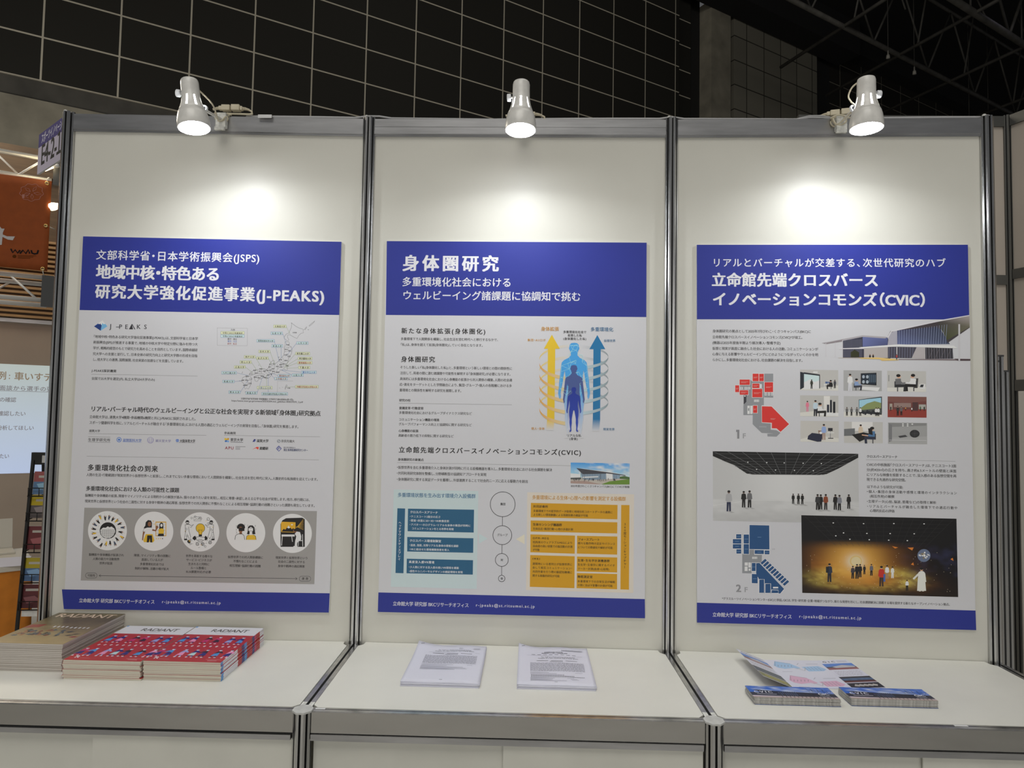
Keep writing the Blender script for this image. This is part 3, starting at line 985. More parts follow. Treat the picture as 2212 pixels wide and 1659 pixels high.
def partner(rows, draw=None, label=None):
    q = Ink(sh, -0.0070); lines_of(q, rows)
    if draw: draw(q)
    q.build('partner_logo', t, 'print', label)


def d_crest(q):
    for dx in (-18, -7, 7, 18): q.line([(642 + dx, 1052 + abs(dx) * .4), (642 + dx * 1.15, 1072), (642 + dx * .6, 1094)], 4, pc(135, 130, 165), 1)
    q.ring(642, 1072, 25, 24, 3, pc(135, 130, 165), 1)


def d_leaf(q):
    q.line([(1284, 1086), (1385, 1088)], 3, DK, 1)
    q.ell(1246, 1064, 12, 9, pc(215, 165, 40), 1, rot=.5); q.ell(1264, 1062, 10, 8, pc(190, 140, 40), 1, rot=-.5); q.ell(1248, 1078, 10, 8, pc(60, 100, 165), 1, rot=-.5); q.ell(1264, 1080, 9, 8, pc(110, 150, 200), 1, rot=.5)


def d_apu(q):
    for k in range(3): q.line([(1324, 1122 + k * 10), (1404 if k == 0 else 1362, 1123 + k * 10)], 4, pc(110, 110, 112), 1)


def d_diamond(q):
    q.line([(1672, 1117), (1692, 1137), (1672, 1158), (1652, 1138), (1672, 1117)], 6, pc(45, 60, 130), 1); q.line([(1662, 1138), (1672, 1128), (1682, 1138)], 5, pc(45, 60, 130), 1); q.line([(1660, 1148), (1672, 1138)], 5, pc(45, 60, 130), 1)


partner([('生理学研究所', 140, 320, 1081, 26)], lambda q: (q.line([(142, 1045), (320, 1048)], 3, pc(120, 120, 122), 1), q.line([(142, 1087), (320, 1090)], 3, pc(120, 120, 122), 1)))
partner([('滋賀医科大学', 418, 571, 1084, 25, 'r', pc(60, 90, 160))], lambda q: (q.ring(390, 1068, 17, 18, 5, pc(60, 105, 175), 1), q.ell(390, 1068, 9, 9, pc(60, 105, 175), 2), q.line([(420, 1086), (570, 1088)], 2, pc(90, 120, 180), 1)), 'blue round logo')
partner([('順天堂大学', 682, 806, 1087, 22, 'r', pc(110, 105, 145))], d_crest, 'violet crest logo')
partner([('大阪体育大学', 876, 1001, 1089, 25, 'b')], lambda q: ([q.ring(858 + dx * .7, 1074, 6, 9, 3.5, pc(60, 100, 175), 1) for dx in (-8, 0, 8)], q.line([(846, 1090), (1001, 1093)], 2, pc(120, 120, 130), 1)))
partner([('東京大学', 1282, 1386, 1080, 26, 'm')], d_leaf, 'logo of yellow and blue leaves')
partner([('滋賀大学', 1493, 1590, 1087, 24, 'b')], lambda q: (q.poly([(1460, 1085), (1474, 1062), (1488, 1064), (1478, 1082)], pc(40, 45, 110), 1), q.poly([(1478, 1070), (1488, 1074), (1474, 1088)], pc(90, 100, 160), 2)))
partner([('奈良先端大', 1690, 1800, 1088, 22)], lambda q: (q.ring(1672, 1078, 12, 11, 4, pc(100, 110, 120), 1), q.line([(1662, 1084), (1682, 1070)], 4, pc(100, 110, 120), 2)))
partner([('APU', 1240, 1310, 1146, 30, 'm', pc(130, 25, 40))], d_apu, 'dark red logo')
partner([('産総研', 1517, 1587, 1147, 24, 'h')], lambda q: q.poly([(1456, 1146), (1496, 1124), (1512, 1126), (1506, 1146), (1488, 1134)], pc(200, 60, 45), 1), 'logo with a red swoosh')
partner([('国立長寿医療研究センター', 1710, 1906, 1157, 20, 'b', pc(40, 50, 90)), ('国立研究開発法人', 1710, 1808, 1134, 11, 'r', pc(60, 60, 80))], d_diamond, 'logo with a blue diamond')

# map of Japan
mp = Ink(sh, -0.0070)
LN = pc(95, 95, 98)


def closed(p, pts, w, col, layer=1): p.line(pts + [pts[0]], w, col, layer)


closed(mp, [(1772, 135), (1790, 150), (1812, 166), (1836, 178), (1862, 186), (1872, 190), (1866, 202), (1873, 213), (1848, 222), (1832, 238), (1818, 262), (1790, 248), (1762, 232), (1742, 234), (1744, 256), (1754, 272), (1736, 281), (1730, 268), (1716, 262), (1718, 244), (1734, 224), (1754, 218), (1760, 200), (1772, 176), (1776, 150)], 2.2, LN)
for pts in ([(1878, 190), (1890, 172), (1898, 166), (1894, 178), (1882, 192)], [(1914, 160), (1930, 145), (1962, 120), (1956, 130), (1936, 150), (1918, 164)], [(1906, 188), (1914, 190), (1910, 196)]): closed(mp, pts, 2.2, LN)
closed(mp, [(1722, 288), (1733, 284), (1738, 292), (1748, 282), (1757, 297), (1756, 318), (1772, 326), (1779, 352), (1774, 380), (1762, 402), (1750, 420), (1746, 446), (1734, 462), (1738, 486), (1744, 506), (1728, 516), (1712, 498), (1700, 516), (1682, 512), (1678, 528), (1650, 530), (1632, 540), (1618, 542), (1608, 560), (1588, 578), (1566, 582), (1552, 562), (1560, 548), (1530, 540), (1500, 538), (1474, 546), (1448, 556), (1432, 552), (1440, 538), (1462, 520), (1494, 512), (1520, 502), (1552, 502), (1576, 508), (1592, 492), (1600, 468), (1612, 446), (1628, 434), (1638, 438), (1630, 456), (1650, 458), (1672, 440), (1690, 418), (1712, 392), (1720, 360), (1716, 332), (1724, 312)], 2.2, LN)
closed(mp, [(1472, 566), (1496, 556), (1520, 552), (1546, 556), (1552, 570), (1530, 584), (1514, 582), (1498, 604), (1482, 600), (1478, 584)], 2.2, LN)
closed(mp, [(1396, 566), (1412, 556), (1436, 562), (1456, 576), (1450, 600), (1452, 622), (1440, 642), (1428, 664), (1412, 654), (1404, 664), (1394, 650), (1404, 632), (1388, 618), (1374, 606), (1384, 590), (1378, 576)], 2.2, LN)
for pts in ([(1366, 600), (1356, 596)], [(1382, 525), (1376, 540)], [(1668, 410), (1676, 404), (1672, 418), (1668, 410)], [(1400, 690), (1408, 682)], [(1510, 470), (1514, 478)], [(1720, 660), (1728, 640), (1734, 628), (1740, 634), (1730, 652), (1722, 668)], [(1676, 654), (1682, 656)], [(1700, 648), (1704, 650)]): mp.line(pts, 2.4, LN, 1)
for pts in ([(1724, 330), (1772, 330)], [(1748, 330), (1746, 362), (1720, 366)], [(1746, 362), (1776, 366)], [(1716, 392), (1740, 384), (1748, 412)], [(1740, 384), (1762, 400)], [(1700, 410), (1716, 440), (1748, 440)], [(1676, 440), (1690, 456), (1716, 440)], [(1690, 456), (1708, 470), (1736, 464)], [(1660, 462), (1664, 500), (1650, 528)], [(1640, 462), (1636, 500), (1620, 516), (1618, 540)], [(1690, 456), (1682, 486), (1664, 500)], [(1682, 486), (1710, 488)], [(1708, 470), (1712, 488)], [(1604, 470), (1620, 478), (1636, 470)], [(1592, 496), (1610, 506), (1636, 500)], [(1576, 508), (1590, 530), (1610, 522)], [(1552, 504), (1556, 530), (1580, 540)], [(1530, 502), (1534, 538)], [(1500, 512), (1506, 538)], [(1478, 520), (1484, 542)], [(1452, 532), (1462, 550)], [(1590, 530), (1586, 556), (1566, 560)], [(1504, 556), (1510, 582)], [(1524, 552), (1528, 582)], [(1410, 560), (1412, 590), (1388, 592)], [(1412, 590), (1446, 596)], [(1424, 596), (1420, 640)], [(1400, 630), (1446, 626)]): mp.line(pts, 1.6, LN, 1)
for nm, x, y in (('北海道', 1799, 218), ('青森', 1744, 316), ('秋田', 1732, 352), ('岩手', 1762, 362), ('山形', 1728, 396), ('宮城', 1754, 408), ('新潟', 1686, 434), ('福島', 1730, 440), ('栃木', 1714, 466), ('茨城', 1738, 482), ('群馬', 1688, 474), ('長野', 1660, 488), ('富山', 1634, 468), ('石川', 1606, 470), ('岐阜', 1626, 506), ('山梨', 1688, 492), ('静岡', 1664, 534), ('愛知', 1632, 528), ('福井', 1600, 492), ('滋賀', 1602, 518), ('京都', 1576, 520), ('兵庫', 1554, 526), ('岡山', 1522, 526), ('鳥取', 1528, 508), ('島根', 1478, 518), ('広島', 1490, 540), ('山口', 1446, 548), ('福岡', 1418, 568), ('大分', 1446, 588), ('熊本', 1416, 598), ('長崎', 1382, 598), ('宮崎', 1440, 622), ('鹿児島', 1402, 638), ('愛媛', 1484, 574), ('高知', 1512, 578), ('徳島', 1540, 566), ('三重', 1606, 548), ('奈良', 1588, 556), ('和歌山', 1566, 576), ('沖縄', 1752, 660)):
    mp.text(nm, x - 5.5 * len(nm), y, x + 5.5 * len(nm), 9, DK, 'b', 3)
mp.line([(1660, 690), (1662, 600), (1786, 600)], 1.6, pc(130, 130, 130), 1)
GB = pc(196, 205, 168); GE = pc(120, 140, 90); BB = pc(178, 200, 222); BE = pc(70, 105, 150); RED = pc(130, 40, 40); BT = pc(50, 80, 150)
LAB = [(1630, 1732, 165, 'g', '北海道大学', DK, (1762, 225)), (1510, 1602, 365, 'g', '信州大学', DK, (1640, 470)), (1394, 1484, 408, 'g', '神戸大学', DK, (1545, 512)), (1494, 1588, 418, 'g', '金沢大学', DK, (1615, 465)),
       (1360, 1453, 450, 'g', '岡山大学', DK, (1500, 522)), (1314, 1404, 489, 'g', '広島大学', DK, (1470, 540)), (1806, 1922, 381, 'g', '東京農工大学', DK, (1720, 480)), (1826, 1940, 420, 'g', '東京藝術大学', DK, (1716, 490)),
       (1822, 1940, 454, 'g', '慶應義塾大学', RED, (1712, 496)), (1830, 1922, 492, 'g', '千葉大学', DK, (1728, 500)), (1498, 1620, 653, 'g', '大阪公立大学', BT, (1575, 548)), (1804, 1990, 645, 'g', '沖縄科学技術大学院大学', RED, (1728, 648)),
       (1609, 1703, 220, 'b', '弘前大学', DK, (1736, 312)), (1495, 1637, 280, 'b', '長岡技術科学大学', DK, (1674, 444)), (1615, 1704, 321, 'b', '新潟大学', DK, (1692, 420)), (1815, 1909, 298, 'b', '山形大学', DK, (1730, 402)),
       (1213, 1334, 535, 'b', '九州工業大学', DK, (1428, 556)), (1853, 1974, 530, 'b', '横浜市立大学', BT, (1700, 512)), (1778, 1870, 553, 'b', '山梨大学', DK, (1688, 508)), (1666, 1768, 557, 'b', '藤田医科大学', RED, (1620, 538)),
       (1638, 1742, 581, 'b', '立命館大学', RED, (1596, 530)), (1221, 1316, 604, 'b', '長崎大学', DK, (1376, 600)), (1270, 1364, 689, 'b', '熊本大学', DK, (1424, 594)), (1406, 1498, 695, 'b', '徳島大学', DK, (1544, 560)), (1534, 1744, 702, 'b', '奈良先端科学技術大学院大学', DK, (1588, 550))]
for x0, x1, y, c, nm, tc_, pt in LAB:
    fill, edge = (GB, GE) if c == 'g' else (BB, BE)
    ex = min(max(pt[0], x0 + 4), x1 - 4); ey = y + 9 if pt[1] > y else y - 9
    if pt[0] < x0 - 20 or pt[0] > x1 + 20: ex = x0 if pt[0] < x0 else x1; ey = y
    mp.line([(ex, ey), pt], 1.8, edge, 1)
    mp.rect(x0, y - 12, x1, y + 11, edge, 2); mp.rect(x0 + 2, y - 10, x1 - 2, y + 9, fill, 3)
    mp.text(nm, x0 + 8, y + 7.5, x1 - 8, 15.5, tc_, 'm', 4)
for k in range(24):
    a = 1180 + k * 10
    mp.line([(a, 177 + k * .15), (a + 6, 177 + k * .15)], 1.8, LN, 1); mp.line([(a, 316 + k * .15), (a + 6, 316 + k * .15)], 1.8, LN, 1)
for k in range(14):
    b = 178 + k * 10
    mp.line([(1179, b), (1179, b + 6)], 1.8, LN, 1); mp.line([(1420, b + 3), (1420, b + 9)], 1.8, LN, 1)
mp.text('凡例', 1286, 200, 1320, 15, DK)
for y, (fill, edge), s_ in ((217, (GB, GE), '令和5（2023）年度採択'), (243, (BB, BE), '令和6（2024）年度採択')):
    mp.rect(1206, y - 12, 1396, y + 11, edge, 1); mp.rect(1208, y - 10, 1394, y + 9, fill, 2); mp.text(s_, 1220, y + 7, 1382, 14.5, DK, 'm', 3)
mp.text('黒字：国立', 1260, 273, 1337, 14.5, DK); mp.text('青字：公立', 1260, 291, 1337, 14.5, BT); mp.text('赤字：私立', 1259, 310, 1336, 14.5, RED)
mp.text('文部科学省「科学技術・学術審議会 大学研究力強化委員会(第17回)」', 1367, 748, 1793, 16, INKC)
mp.text('https://www.mext.go.jp/content/20250204-mxt_gakkikan-000039593_2.pdf', 1292, 764, 1865, 17, INKC)
mp.build('region_map', t)

# illustration panel with five round pictures
sh.setc(150, 980, K6)
GP = pc(138, 136, 134)
ip = Ink(sh, -0.0070)
ip.poly([(111, 430), (1978, 455), (1957, 1038), (81, 1010)], GP, 1)
lines_of(ip, [('脳機能や身体機能が拡張され', 146, 428, 813, 21), ('人類の能力や活動限界', 177, 392, 847, 21), ('世界が拡張', 230, 336, 882, 21),
              ('障害、マイノリティ等の困難に', 508, 805, 819, 21), ('直面している人が', 568, 742, 853, 21), ('多重環境化社会では', 556, 750, 888, 21), ('制約が解除、活躍の場が拡大', 515, 790, 923, 21),
              ('世界を革新する様々な', 924, 1140, 823, 21), ('サービス・ビジネスが', 927, 1135, 855, 21), ('生まれると同時に', 943, 1115, 887, 21), ('ルール整備と', 962, 1092, 919, 21), ('ELSI課題対応が必要', 926, 1128, 949, 21),
              ('仮想世界での対人関係構築に', 1262, 1547, 831, 21), ('不慣れなことによる', 1305, 1500, 865, 21), ('相互理解・協調行動の困難', 1275, 1527, 900, 21),
              ('現実世界と仮想世界という', 1645, 1905, 836, 21), ('社会の二面性に対する', 1665, 1882, 868, 21), ('身体や精神の適応障害', 1663, 1880, 903, 21),
              ('可能性', 135, 198, 979, 20), ('課 題', 1856, 1908, 1003, 20)])


def pill(p, cx, cy, rx, ry, w, col, layer):
    pts = [(cx + (rx - ry) + ry * math.cos(a), cy + ry * math.sin(a)) for a in [-math.pi / 2 + math.pi * k / 10 for k in range(11)]]
    pts += [(cx - (rx - ry) + ry * math.cos(a), cy + ry * math.sin(a)) for a in [math.pi / 2 + math.pi * k / 10 for k in range(11)]]
    p.line(pts + [pts[0]], w, col, layer)


pill(ip, 166, 970, 46, 21, 2.5, DK, 2); pill(ip, 1882, 994, 46, 20, 2.5, DK, 2)
ip.line([(228, 971), (1820, 994)], 3, DK, 2)
for (x, y, s_) in ((228, 971, 1), (1820, 994, -1)): ip.line([(x + 14 * s_, y - 9), (x, y), (x + 14 * s_, y + 9)], 3, DK, 3)
ip.build('illustration_panel', t, 'print', 'grey panel of round pictures')

YEL = pc(205, 160, 45); SK = pc(120, 80, 55); BLK = pc(28, 26, 26); WC = pc(206, 206, 212); GRYI = pc(150, 150, 152)


def circle_pic(cx, cy, r=156):
    p = Ink(sh, -0.0070); p.ell(cx, cy, r, r, WC, 2, 64)
    return p


def figure(p, cx, yb, h, shirt, pants, hair, layer, skin=None, lean=0.0):
    """a small printed standing person"""
    skin = skin or SK; w = h * 0.13
    p.poly([(cx - w * .75, yb - h * .48), (cx + w * .75, yb - h * .48), (cx + w * .8, yb), (cx + w * .15, yb), (cx, yb - h * .38), (cx - w * .2, yb), (cx - w * .85, yb)], pants, layer)
    p.poly([(cx - w * 1.0, yb - h * .80), (cx - w * .4, yb - h * .85), (cx + w * .4, yb - h * .85), (cx + w * 1.0, yb - h * .80), (cx + w * 1.25, yb - h * .5), (cx + w * .85, yb - h * .5), (cx + w * .8, yb - h * .44), (cx - w * .8, yb - h * .44), (cx - w * .85, yb - h * .5), (cx - w * 1.25, yb - h * .5)], shirt, layer + .5)
    p.ell(cx + lean, yb - h * .925, w * .5, h * .075, skin, layer + .6, 14)
    p.ell(cx + lean, yb - h * .95, w * .55, h * .055, hair, layer + .8, 14)


# 1: globe ringed by people
p = circle_pic(296, 613)
p.ell(300, 612, 66, 66, BLK, 3, 40)
for k in range(-3, 4):
    p.line([(300 + k * 17 * math.cos(a) + 6, 618 + 56 * math.sin(a)) for a in [math.pi * q / 10 * 1.0 for q in range(0, 11)]] if False else [(300 + k * 17, 612 - math.sqrt(max(0, 3000 - (k * 17) ** 2)) * .3), (300 + k * 16, 660 - abs(k) * 5)], 1.6, WC, 5)
p.poly([(240, 606), (262, 588), (282, 590), (300, 578), (312, 586), (330, 580), (352, 596), (360, 618), (346, 650), (318, 672), (282, 674), (252, 654), (240, 628)], WC, 4)
for k in range(9):
    x = 246 + k * 14; p.line([(x, 596 + abs(k - 4) * 3), (x + (k - 4) * 1.5, 672 - abs(k - 4) * 7)], 1.8, BLK, 5)
for k in range(5):
    y = 606 + k * 14; p.line([(242 + abs(k - 1) * 4, y), (300, y + 5), (358 - abs(k - 1) * 4, y)], 1.8, BLK, 5)
rq = random.Random(8)
for k in range(20):
    a = 2 * math.pi * k / 20 + .1; r1 = 108 + rq.uniform(-14, 14); x = 298 + r1 * math.cos(a); y = 612 + r1 * math.sin(a)
    p.line([(298 + 72 * math.cos(a), 612 + 72 * math.sin(a)), (298 + 140 * math.cos(a + .04), 612 + 140 * math.sin(a + .04))], 1.2, GRYI, 3)
    ca, sa = math.cos(a), math.sin(a)
    col = [BLK, YEL, BLK, pc(60, 70, 90)][k % 4]
    p.poly([(x - 13 * ca - 5 * sa, y - 13 * sa + 5 * ca), (x + 14 * ca - 8 * sa, y + 14 * sa + 8 * ca), (x + 14 * ca + 6 * sa, y + 14 * sa - 6 * ca), (x - 13 * ca + 5 * sa, y - 13 * sa - 5 * ca)], col, 4)
    p.line([(x - 6 * sa, y + 6 * ca), (x + 20 * ca - 14 * sa, y + 20 * sa + 14 * ca)], 3.5, BLK, 5)
    p.ell(x + 19 * ca, y + 19 * sa, 5, 5, SK, 6, 10)
p.build('illustration', t, 'print', 'round picture of people circling a globe')
# 2: woman facing her reflection
p = circle_pic(669, 617)
p.poly([(604, 545), (622, 528), (646, 532), (654, 552), (652, 590), (640, 610), (596, 610), (588, 590), (600, 572)], BLK, 3)
p.ell(634, 560, 14, 19, SK, 4, 20)
p.poly([(592, 596), (616, 588), (650, 588), (662, 600), (658, 612), (654, 650), (606, 650), (600, 622), (580, 620)], WC, 4)
p.line([(592, 596), (580, 620), (600, 622)], 2, BLK, 5)
p.poly([(582, 618), (598, 622), (588, 650), (582, 690), (574, 688), (578, 648)], SK, 4)
p.line([(656, 606), (684, 612), (694, 588)], 13, SK, 5); p.ell(694, 584, 11, 12, SK, 6, 16)
p.poly([(604, 640), (658, 640), (674, 690), (662, 706), (644, 702), (590, 704), (584, 690)], YEL, 5)
p.poly([(616, 650), (654, 650), (656, 706), (640, 706), (636, 672), (628, 706), (612, 706)], BLK, 6)
p.rect(682, 540, 768, 656, pc(190, 150, 60), 3); p.rect(688, 548, 762, 650, WC, 4)
for k in range(4): p.line([(688, 566 + k * 22), (762, 566 + k * 22)], 1.5, GRYI, 5); p.line([(700 + k * 18, 548), (700 + k * 18, 650)], 1.5, GRYI, 5)
p.poly([(714, 560), (726, 546), (742, 552), (746, 580), (744, 606), (712, 606)], BLK, 6); p.ell(730, 570, 9, 13, WC, 7, 16)
p.poly([(706, 604), (724, 594), (738, 594), (752, 606), (746, 640), (708, 640)], YEL, 7); p.poly([(706, 636), (748, 636), (750, 656), (700, 656)], BLK, 8)
for k in range(4): p.ell(690 + k * 16, 676, 4, 4, YEL if k < 3 else BLK, 4, 10)
for x, y in ((664, 536), (672, 560), (640, 690)): p.line([(x, y - 6), (x, y + 6)], 2.5, YEL, 5); p.line([(x - 6, y), (x + 6, y)], 2.5, YEL, 5)
p.build('illustration', t, 'print', 'round picture of a woman facing her mirror image')
# 3: bulb, handshake and doodles
p = circle_pic(1038, 622)
p.ell(1042, 592, 37, 37, BLK, 3, 30); p.ell(1042, 592, 34, 34, YEL, 4, 30); p.poly([(1022, 614), (1062, 614), (1054, 644), (1030, 644)], YEL, 4)
p.line([(1032, 640), (1028, 602), (1036, 612), (1042, 602), (1048, 612), (1056, 602), (1052, 640)], 2.4, BLK, 5); p.rect(1029, 642, 1055, 658, BLK, 5)
p.poly([(984, 662), (1000, 652), (1012, 676), (996, 690), (978, 676)], BLK, 4); p.poly([(1098, 664), (1082, 652), (1070, 676), (1084, 690), (1100, 680)], BLK, 4)
p.poly([(1006, 664), (1036, 660), (1048, 664), (1076, 664), (1080, 680), (1052, 700), (1040, 704), (1012, 686)], WC, 5); closed(p, [(1006, 664), (1036, 660), (1048, 664), (1076, 664), (1080, 680), (1052, 700), (1040, 704), (1012, 686)], 3, BLK, 6)
for k in range(4): p.line([(1022 + k * 10, 678), (1030 + k * 11, 694)], 2.5, BLK, 7)
for sx, cx in ((1, 938), (-1, 1130)):
    p.ring(cx, 544, 13, 13, 4, BLK, 4); p.ell(cx, 538, 13, 7, BLK, 5, 16)
    closed(p, [(cx - 18 * sx, 566), (cx + 10 * sx, 560), (cx + 30 * sx, 572), (cx + 50 * sx, 562), (cx + 28 * sx, 586), (cx + 10 * sx, 580), (cx + 14 * sx, 620), (cx + 28 * sx, 664), (cx + 10 * sx, 674), (cx - 2 * sx, 636), (cx - 10 * sx, 680), (cx - 24 * sx, 676), (cx - 14 * sx, 620)], 2.8, BLK, 4)
    p.rect(cx - 26 * sx, 676, cx - 2 * sx, 688, BLK, 5)
for k in range(46):
    a = rq.uniform(0, 2 * math.pi); r1 = rq.uniform(92, 128); x = 1038 + r1 * math.cos(a); y = 620 + r1 * math.sin(a)
    if k % 3 == 0: p.ring(x, y, 7, 7, 2, BLK, 3, 14)
    elif k % 3 == 1: p.line([(x - 6, y), (x + 6, y - 4)], 2, BLK, 3)
    else: p.ell(x, y, 3, 3, BLK if k % 4 else YEL, 3, 8)
closed(p, [(990, 502), (1048, 502), (1048, 534), (990, 534)], 2.2, BLK, 3); p.line([(994, 528), (1008, 516), (1020, 522), (1042, 506)], 2.4, BLK, 4)
p.ring(1106, 520, 11, 11, 2.6, BLK, 3); p.ell(950, 698, 13, 13, BLK, 3); p.poly([(950, 698), (963, 698), (950, 685)], YEL, 4)
for x, y in ((1018, 718), (1060, 718), (1120, 706)): p.ring(x, y, 12, 12, 3.5, BLK, 3, 20); p.ring(x, y, 5, 5, 2.5, BLK, 4, 12)
p.build('illustration', t, 'print', 'round picture of a light bulb above a handshake')
# 4: two people in VR goggles
p = circle_pic(1407, 628)
for k in range(9):
    a = math.pi + math.pi * k / 8; p.ell(1368 + 22 * math.cos(a), 586 + 20 * math.sin(a), 11, 11, BLK, 3, 14)
p.rect(1350, 576, 1386, 596, BLK, 3); p.ell(1366, 604, 17, 24, SK, 4, 22); p.rect(1352, 588, 1396, 614, BLK, 5); p.poly([(1356, 620), (1376, 620), (1378, 640), (1356, 640)], SK, 5)
p.poly([(1320, 684), (1324, 652), (1340, 640), (1378, 640), (1394, 652), (1398, 684)], WC, 3); p.line([(1320, 684), (1324, 652), (1340, 640), (1356, 636), (1378, 638), (1394, 652), (1398, 684)], 3.4, BLK, 6)
p.poly([(1422, 616), (1424, 584), (1438, 570), (1462, 570), (1476, 586), (1484, 640), (1416, 640)], BLK, 3); p.ell(1448, 604, 16, 22, WC, 4, 22); p.rect(1428, 590, 1466, 614, WC, 6); closed(p, [(1428, 590), (1466, 590), (1466, 614), (1428, 614)], 2.6, BLK, 7)
p.poly([(1410, 684), (1414, 656), (1432, 644), (1468, 644), (1486, 656), (1490, 684)], YEL, 5); p.poly([(1438, 620), (1458, 620), (1460, 646), (1436, 646)], WC, 5)
p.line([(1410, 684), (1414, 656), (1432, 644)], 3, BLK, 6); p.line([(1468, 644), (1486, 656), (1490, 684)], 3, BLK, 6)
for x, y in ((1331, 580), (1330, 608), (1332, 630), (1397, 568), (1423, 574), (1482, 576), (1484, 604)):
    p.line([(x - 3, y - 7), (x + 3, y - 8), (x + 3, y - 2), (x, y), (x, y + 3)], 2, BLK, 4); p.ell(x, y + 7, 1.6, 1.6, BLK, 4, 6)
p.build('illustration', t, 'print', 'round picture of two people in VR goggles')
# 5: person at a desk by a big screen
p = circle_pic(1781, 633)
p.poly([(1700, 530), (1730, 512), (1860, 508), (1880, 520), (1880, 740), (1686, 740), (1686, 560)], BLK, 3)
p.poly([(1690, 548), (1700, 540), (1806, 544), (1806, 626), (1690, 622)], pc(196, 150, 40), 4)
p.poly([(1694, 618), (1712, 596), (1724, 604), (1750, 570), (1776, 600), (1790, 590), (1802, 622)], BLK, 5); p.poly([(1738, 588), (1750, 570), (1764, 588), (1752, 594)], WC, 6); p.ell(1778, 564, 8, 5, WC, 6, 12)
for k in range(7): p.line([(1812, 590 - k * 2), (1870, 520 + k * 14)], 3, pc(170, 135, 50), 4)
p.poly([(1694, 642), (1800, 642), (1800, 658), (1694, 658)], WC, 5); p.line([(1700, 658), (1694, 730)], 5, WC, 5); p.line([(1776, 658), (1782, 700)], 5, WC, 5)
p.ell(1802, 612, 15, 15, SK, 6, 16); p.ell(1806, 606, 14, 11, BLK, 7, 16)
p.poly([(1800, 636), (1816, 618), (1842, 622), (1852, 656), (1850, 686), (1806, 690), (1812, 656)], WC, 6)
p.poly([(1806, 680), (1850, 680), (1820, 708), (1818, 732), (1800, 732), (1802, 704)], WC, 6); p.poly([(1790, 734), (1820, 730), (1822, 740), (1788, 741)], WC, 7)
p.line([(1862, 640), (1864, 736)], 5, WC, 5); p.line([(1826, 692), (1864, 690)], 5, WC, 5); p.line([(1830, 692), (1828, 736)], 4, WC, 5)
p.build('illustration', t, 'print', 'round picture of a person bent over a desk')

# ---- middle poster
t, sh = poster_root(1, 'middle blue-headed poster with human silhouettes between two arrows')
header(t, sh, [(836, 520), (1396, 525), (1395.8, 684.5), (833.6, 678.8)], [
    ('身体圏研究', 468, 1199, 1045, 92, 'h'),
    ('多重環境化社会における', 465, 1291, 1122, 54, 'm'),
    ('ウェルビーイング諸課題に協調知で挑む', 467, 1371, 1535, 54, 'm')], (700, 150, K8))
footer(t, sh, [(57, 1069), (2122, 1118), (2124, 1267), (52, 1221)], (168, 1172, 760, 34), (813, 1180, 1270, 30), (800, 980, K62))
sh.setc(800, 680, K62)
OR = pc(170, 122, 40); TE = pc(50, 95, 130)
ar = Ink(sh, -0.0070)
lines_of(ar, [
    ('新たな身体拡張(身体圏化)', 238, 889, 138, 43, 'b'),
    ('多重環境下で人間関係を構築し、社会生活を営む時代へと移行するなかで、', 234, 990, 190, 22),
    ('「私」は、身体を超えて拡張(身体圏化)していく存在となります。', 232, 872, 234, 22),
    ('身体圏研究', 235, 499, 357, 44, 'b'),
    ('そうした新しい「私(身体圏化した私)」と、多重環境という新しい環境との間の関係性に', 228, 1096, 409, 23),
    ('注目して、両者の間に潜む諸課題や可能性を解明する「身体圏研究」が必要になります。', 228, 1086, 453, 23),
    ('具体的には多重環境化社会における心身機能の拡張から対人関係の構築、人間の社会適', 226, 1095, 498, 23),
    ('応・進化をターゲットとした学際融合により、集団・グループ・個人の各階層における多', 224, 1093, 541, 23),
    ('重環境との関係性を解明する研究を展開します。', 223, 706, 585, 23),
    ('研究の柱', 221, 309, 662, 21, 'b'), ('意識変革・行動変容', 220, 410, 722, 21, 'b'), ('多重環境化社会におけるグループダイナミクス研究など', 219, 784, 758, 22),
    ('コミュニケーション機能の増進', 217, 532, 810, 21, 'b'), ('グループパフォーマンス向上と協調知に関する研究など', 216, 783, 846, 22),
    ('心身機能の拡張', 216, 370, 897, 21, 'b'), ('高齢者の筋力低下の抑制に関する研究など', 214, 643, 934, 22),
    ('立命館先端クロスバースイノベーションコモンズ(CVIC)', 216, 1628, 1056, 46, 'b'),
    ('身体圏研究の新拠点', 210, 411, 1119, 21, 'b')])
ar.line([(218, 675), (1092, 688)], 2.6, GREY_L, 1); ar.line([(205, 1133), (1548, 1158)], 2.2, GREY_L, 1)
sh.setc(800, 980, K62)
lines_of(ar, [
    ('・仮想世界を含む多重環境介入と身体計測が同時に行える設備機器を導入し、多重環境化社会における社会課題を解決', 200, 1404, 111, 24),
    ('・共同利用研究体制を整備し、分野横断型の協調知アプローチを実現', 199, 896, 156, 24),
    ('・身体圏研究に関する実証データを蓄積し、外部連携することで社会的ニーズに応える駆動力を創出', 199, 1218, 203, 24),
    ('2025年度びわこくさつキャンパス(BKC)にてCVICが稼働', 1546, 2001, 252, 18)])
ar.build('article_text', t)

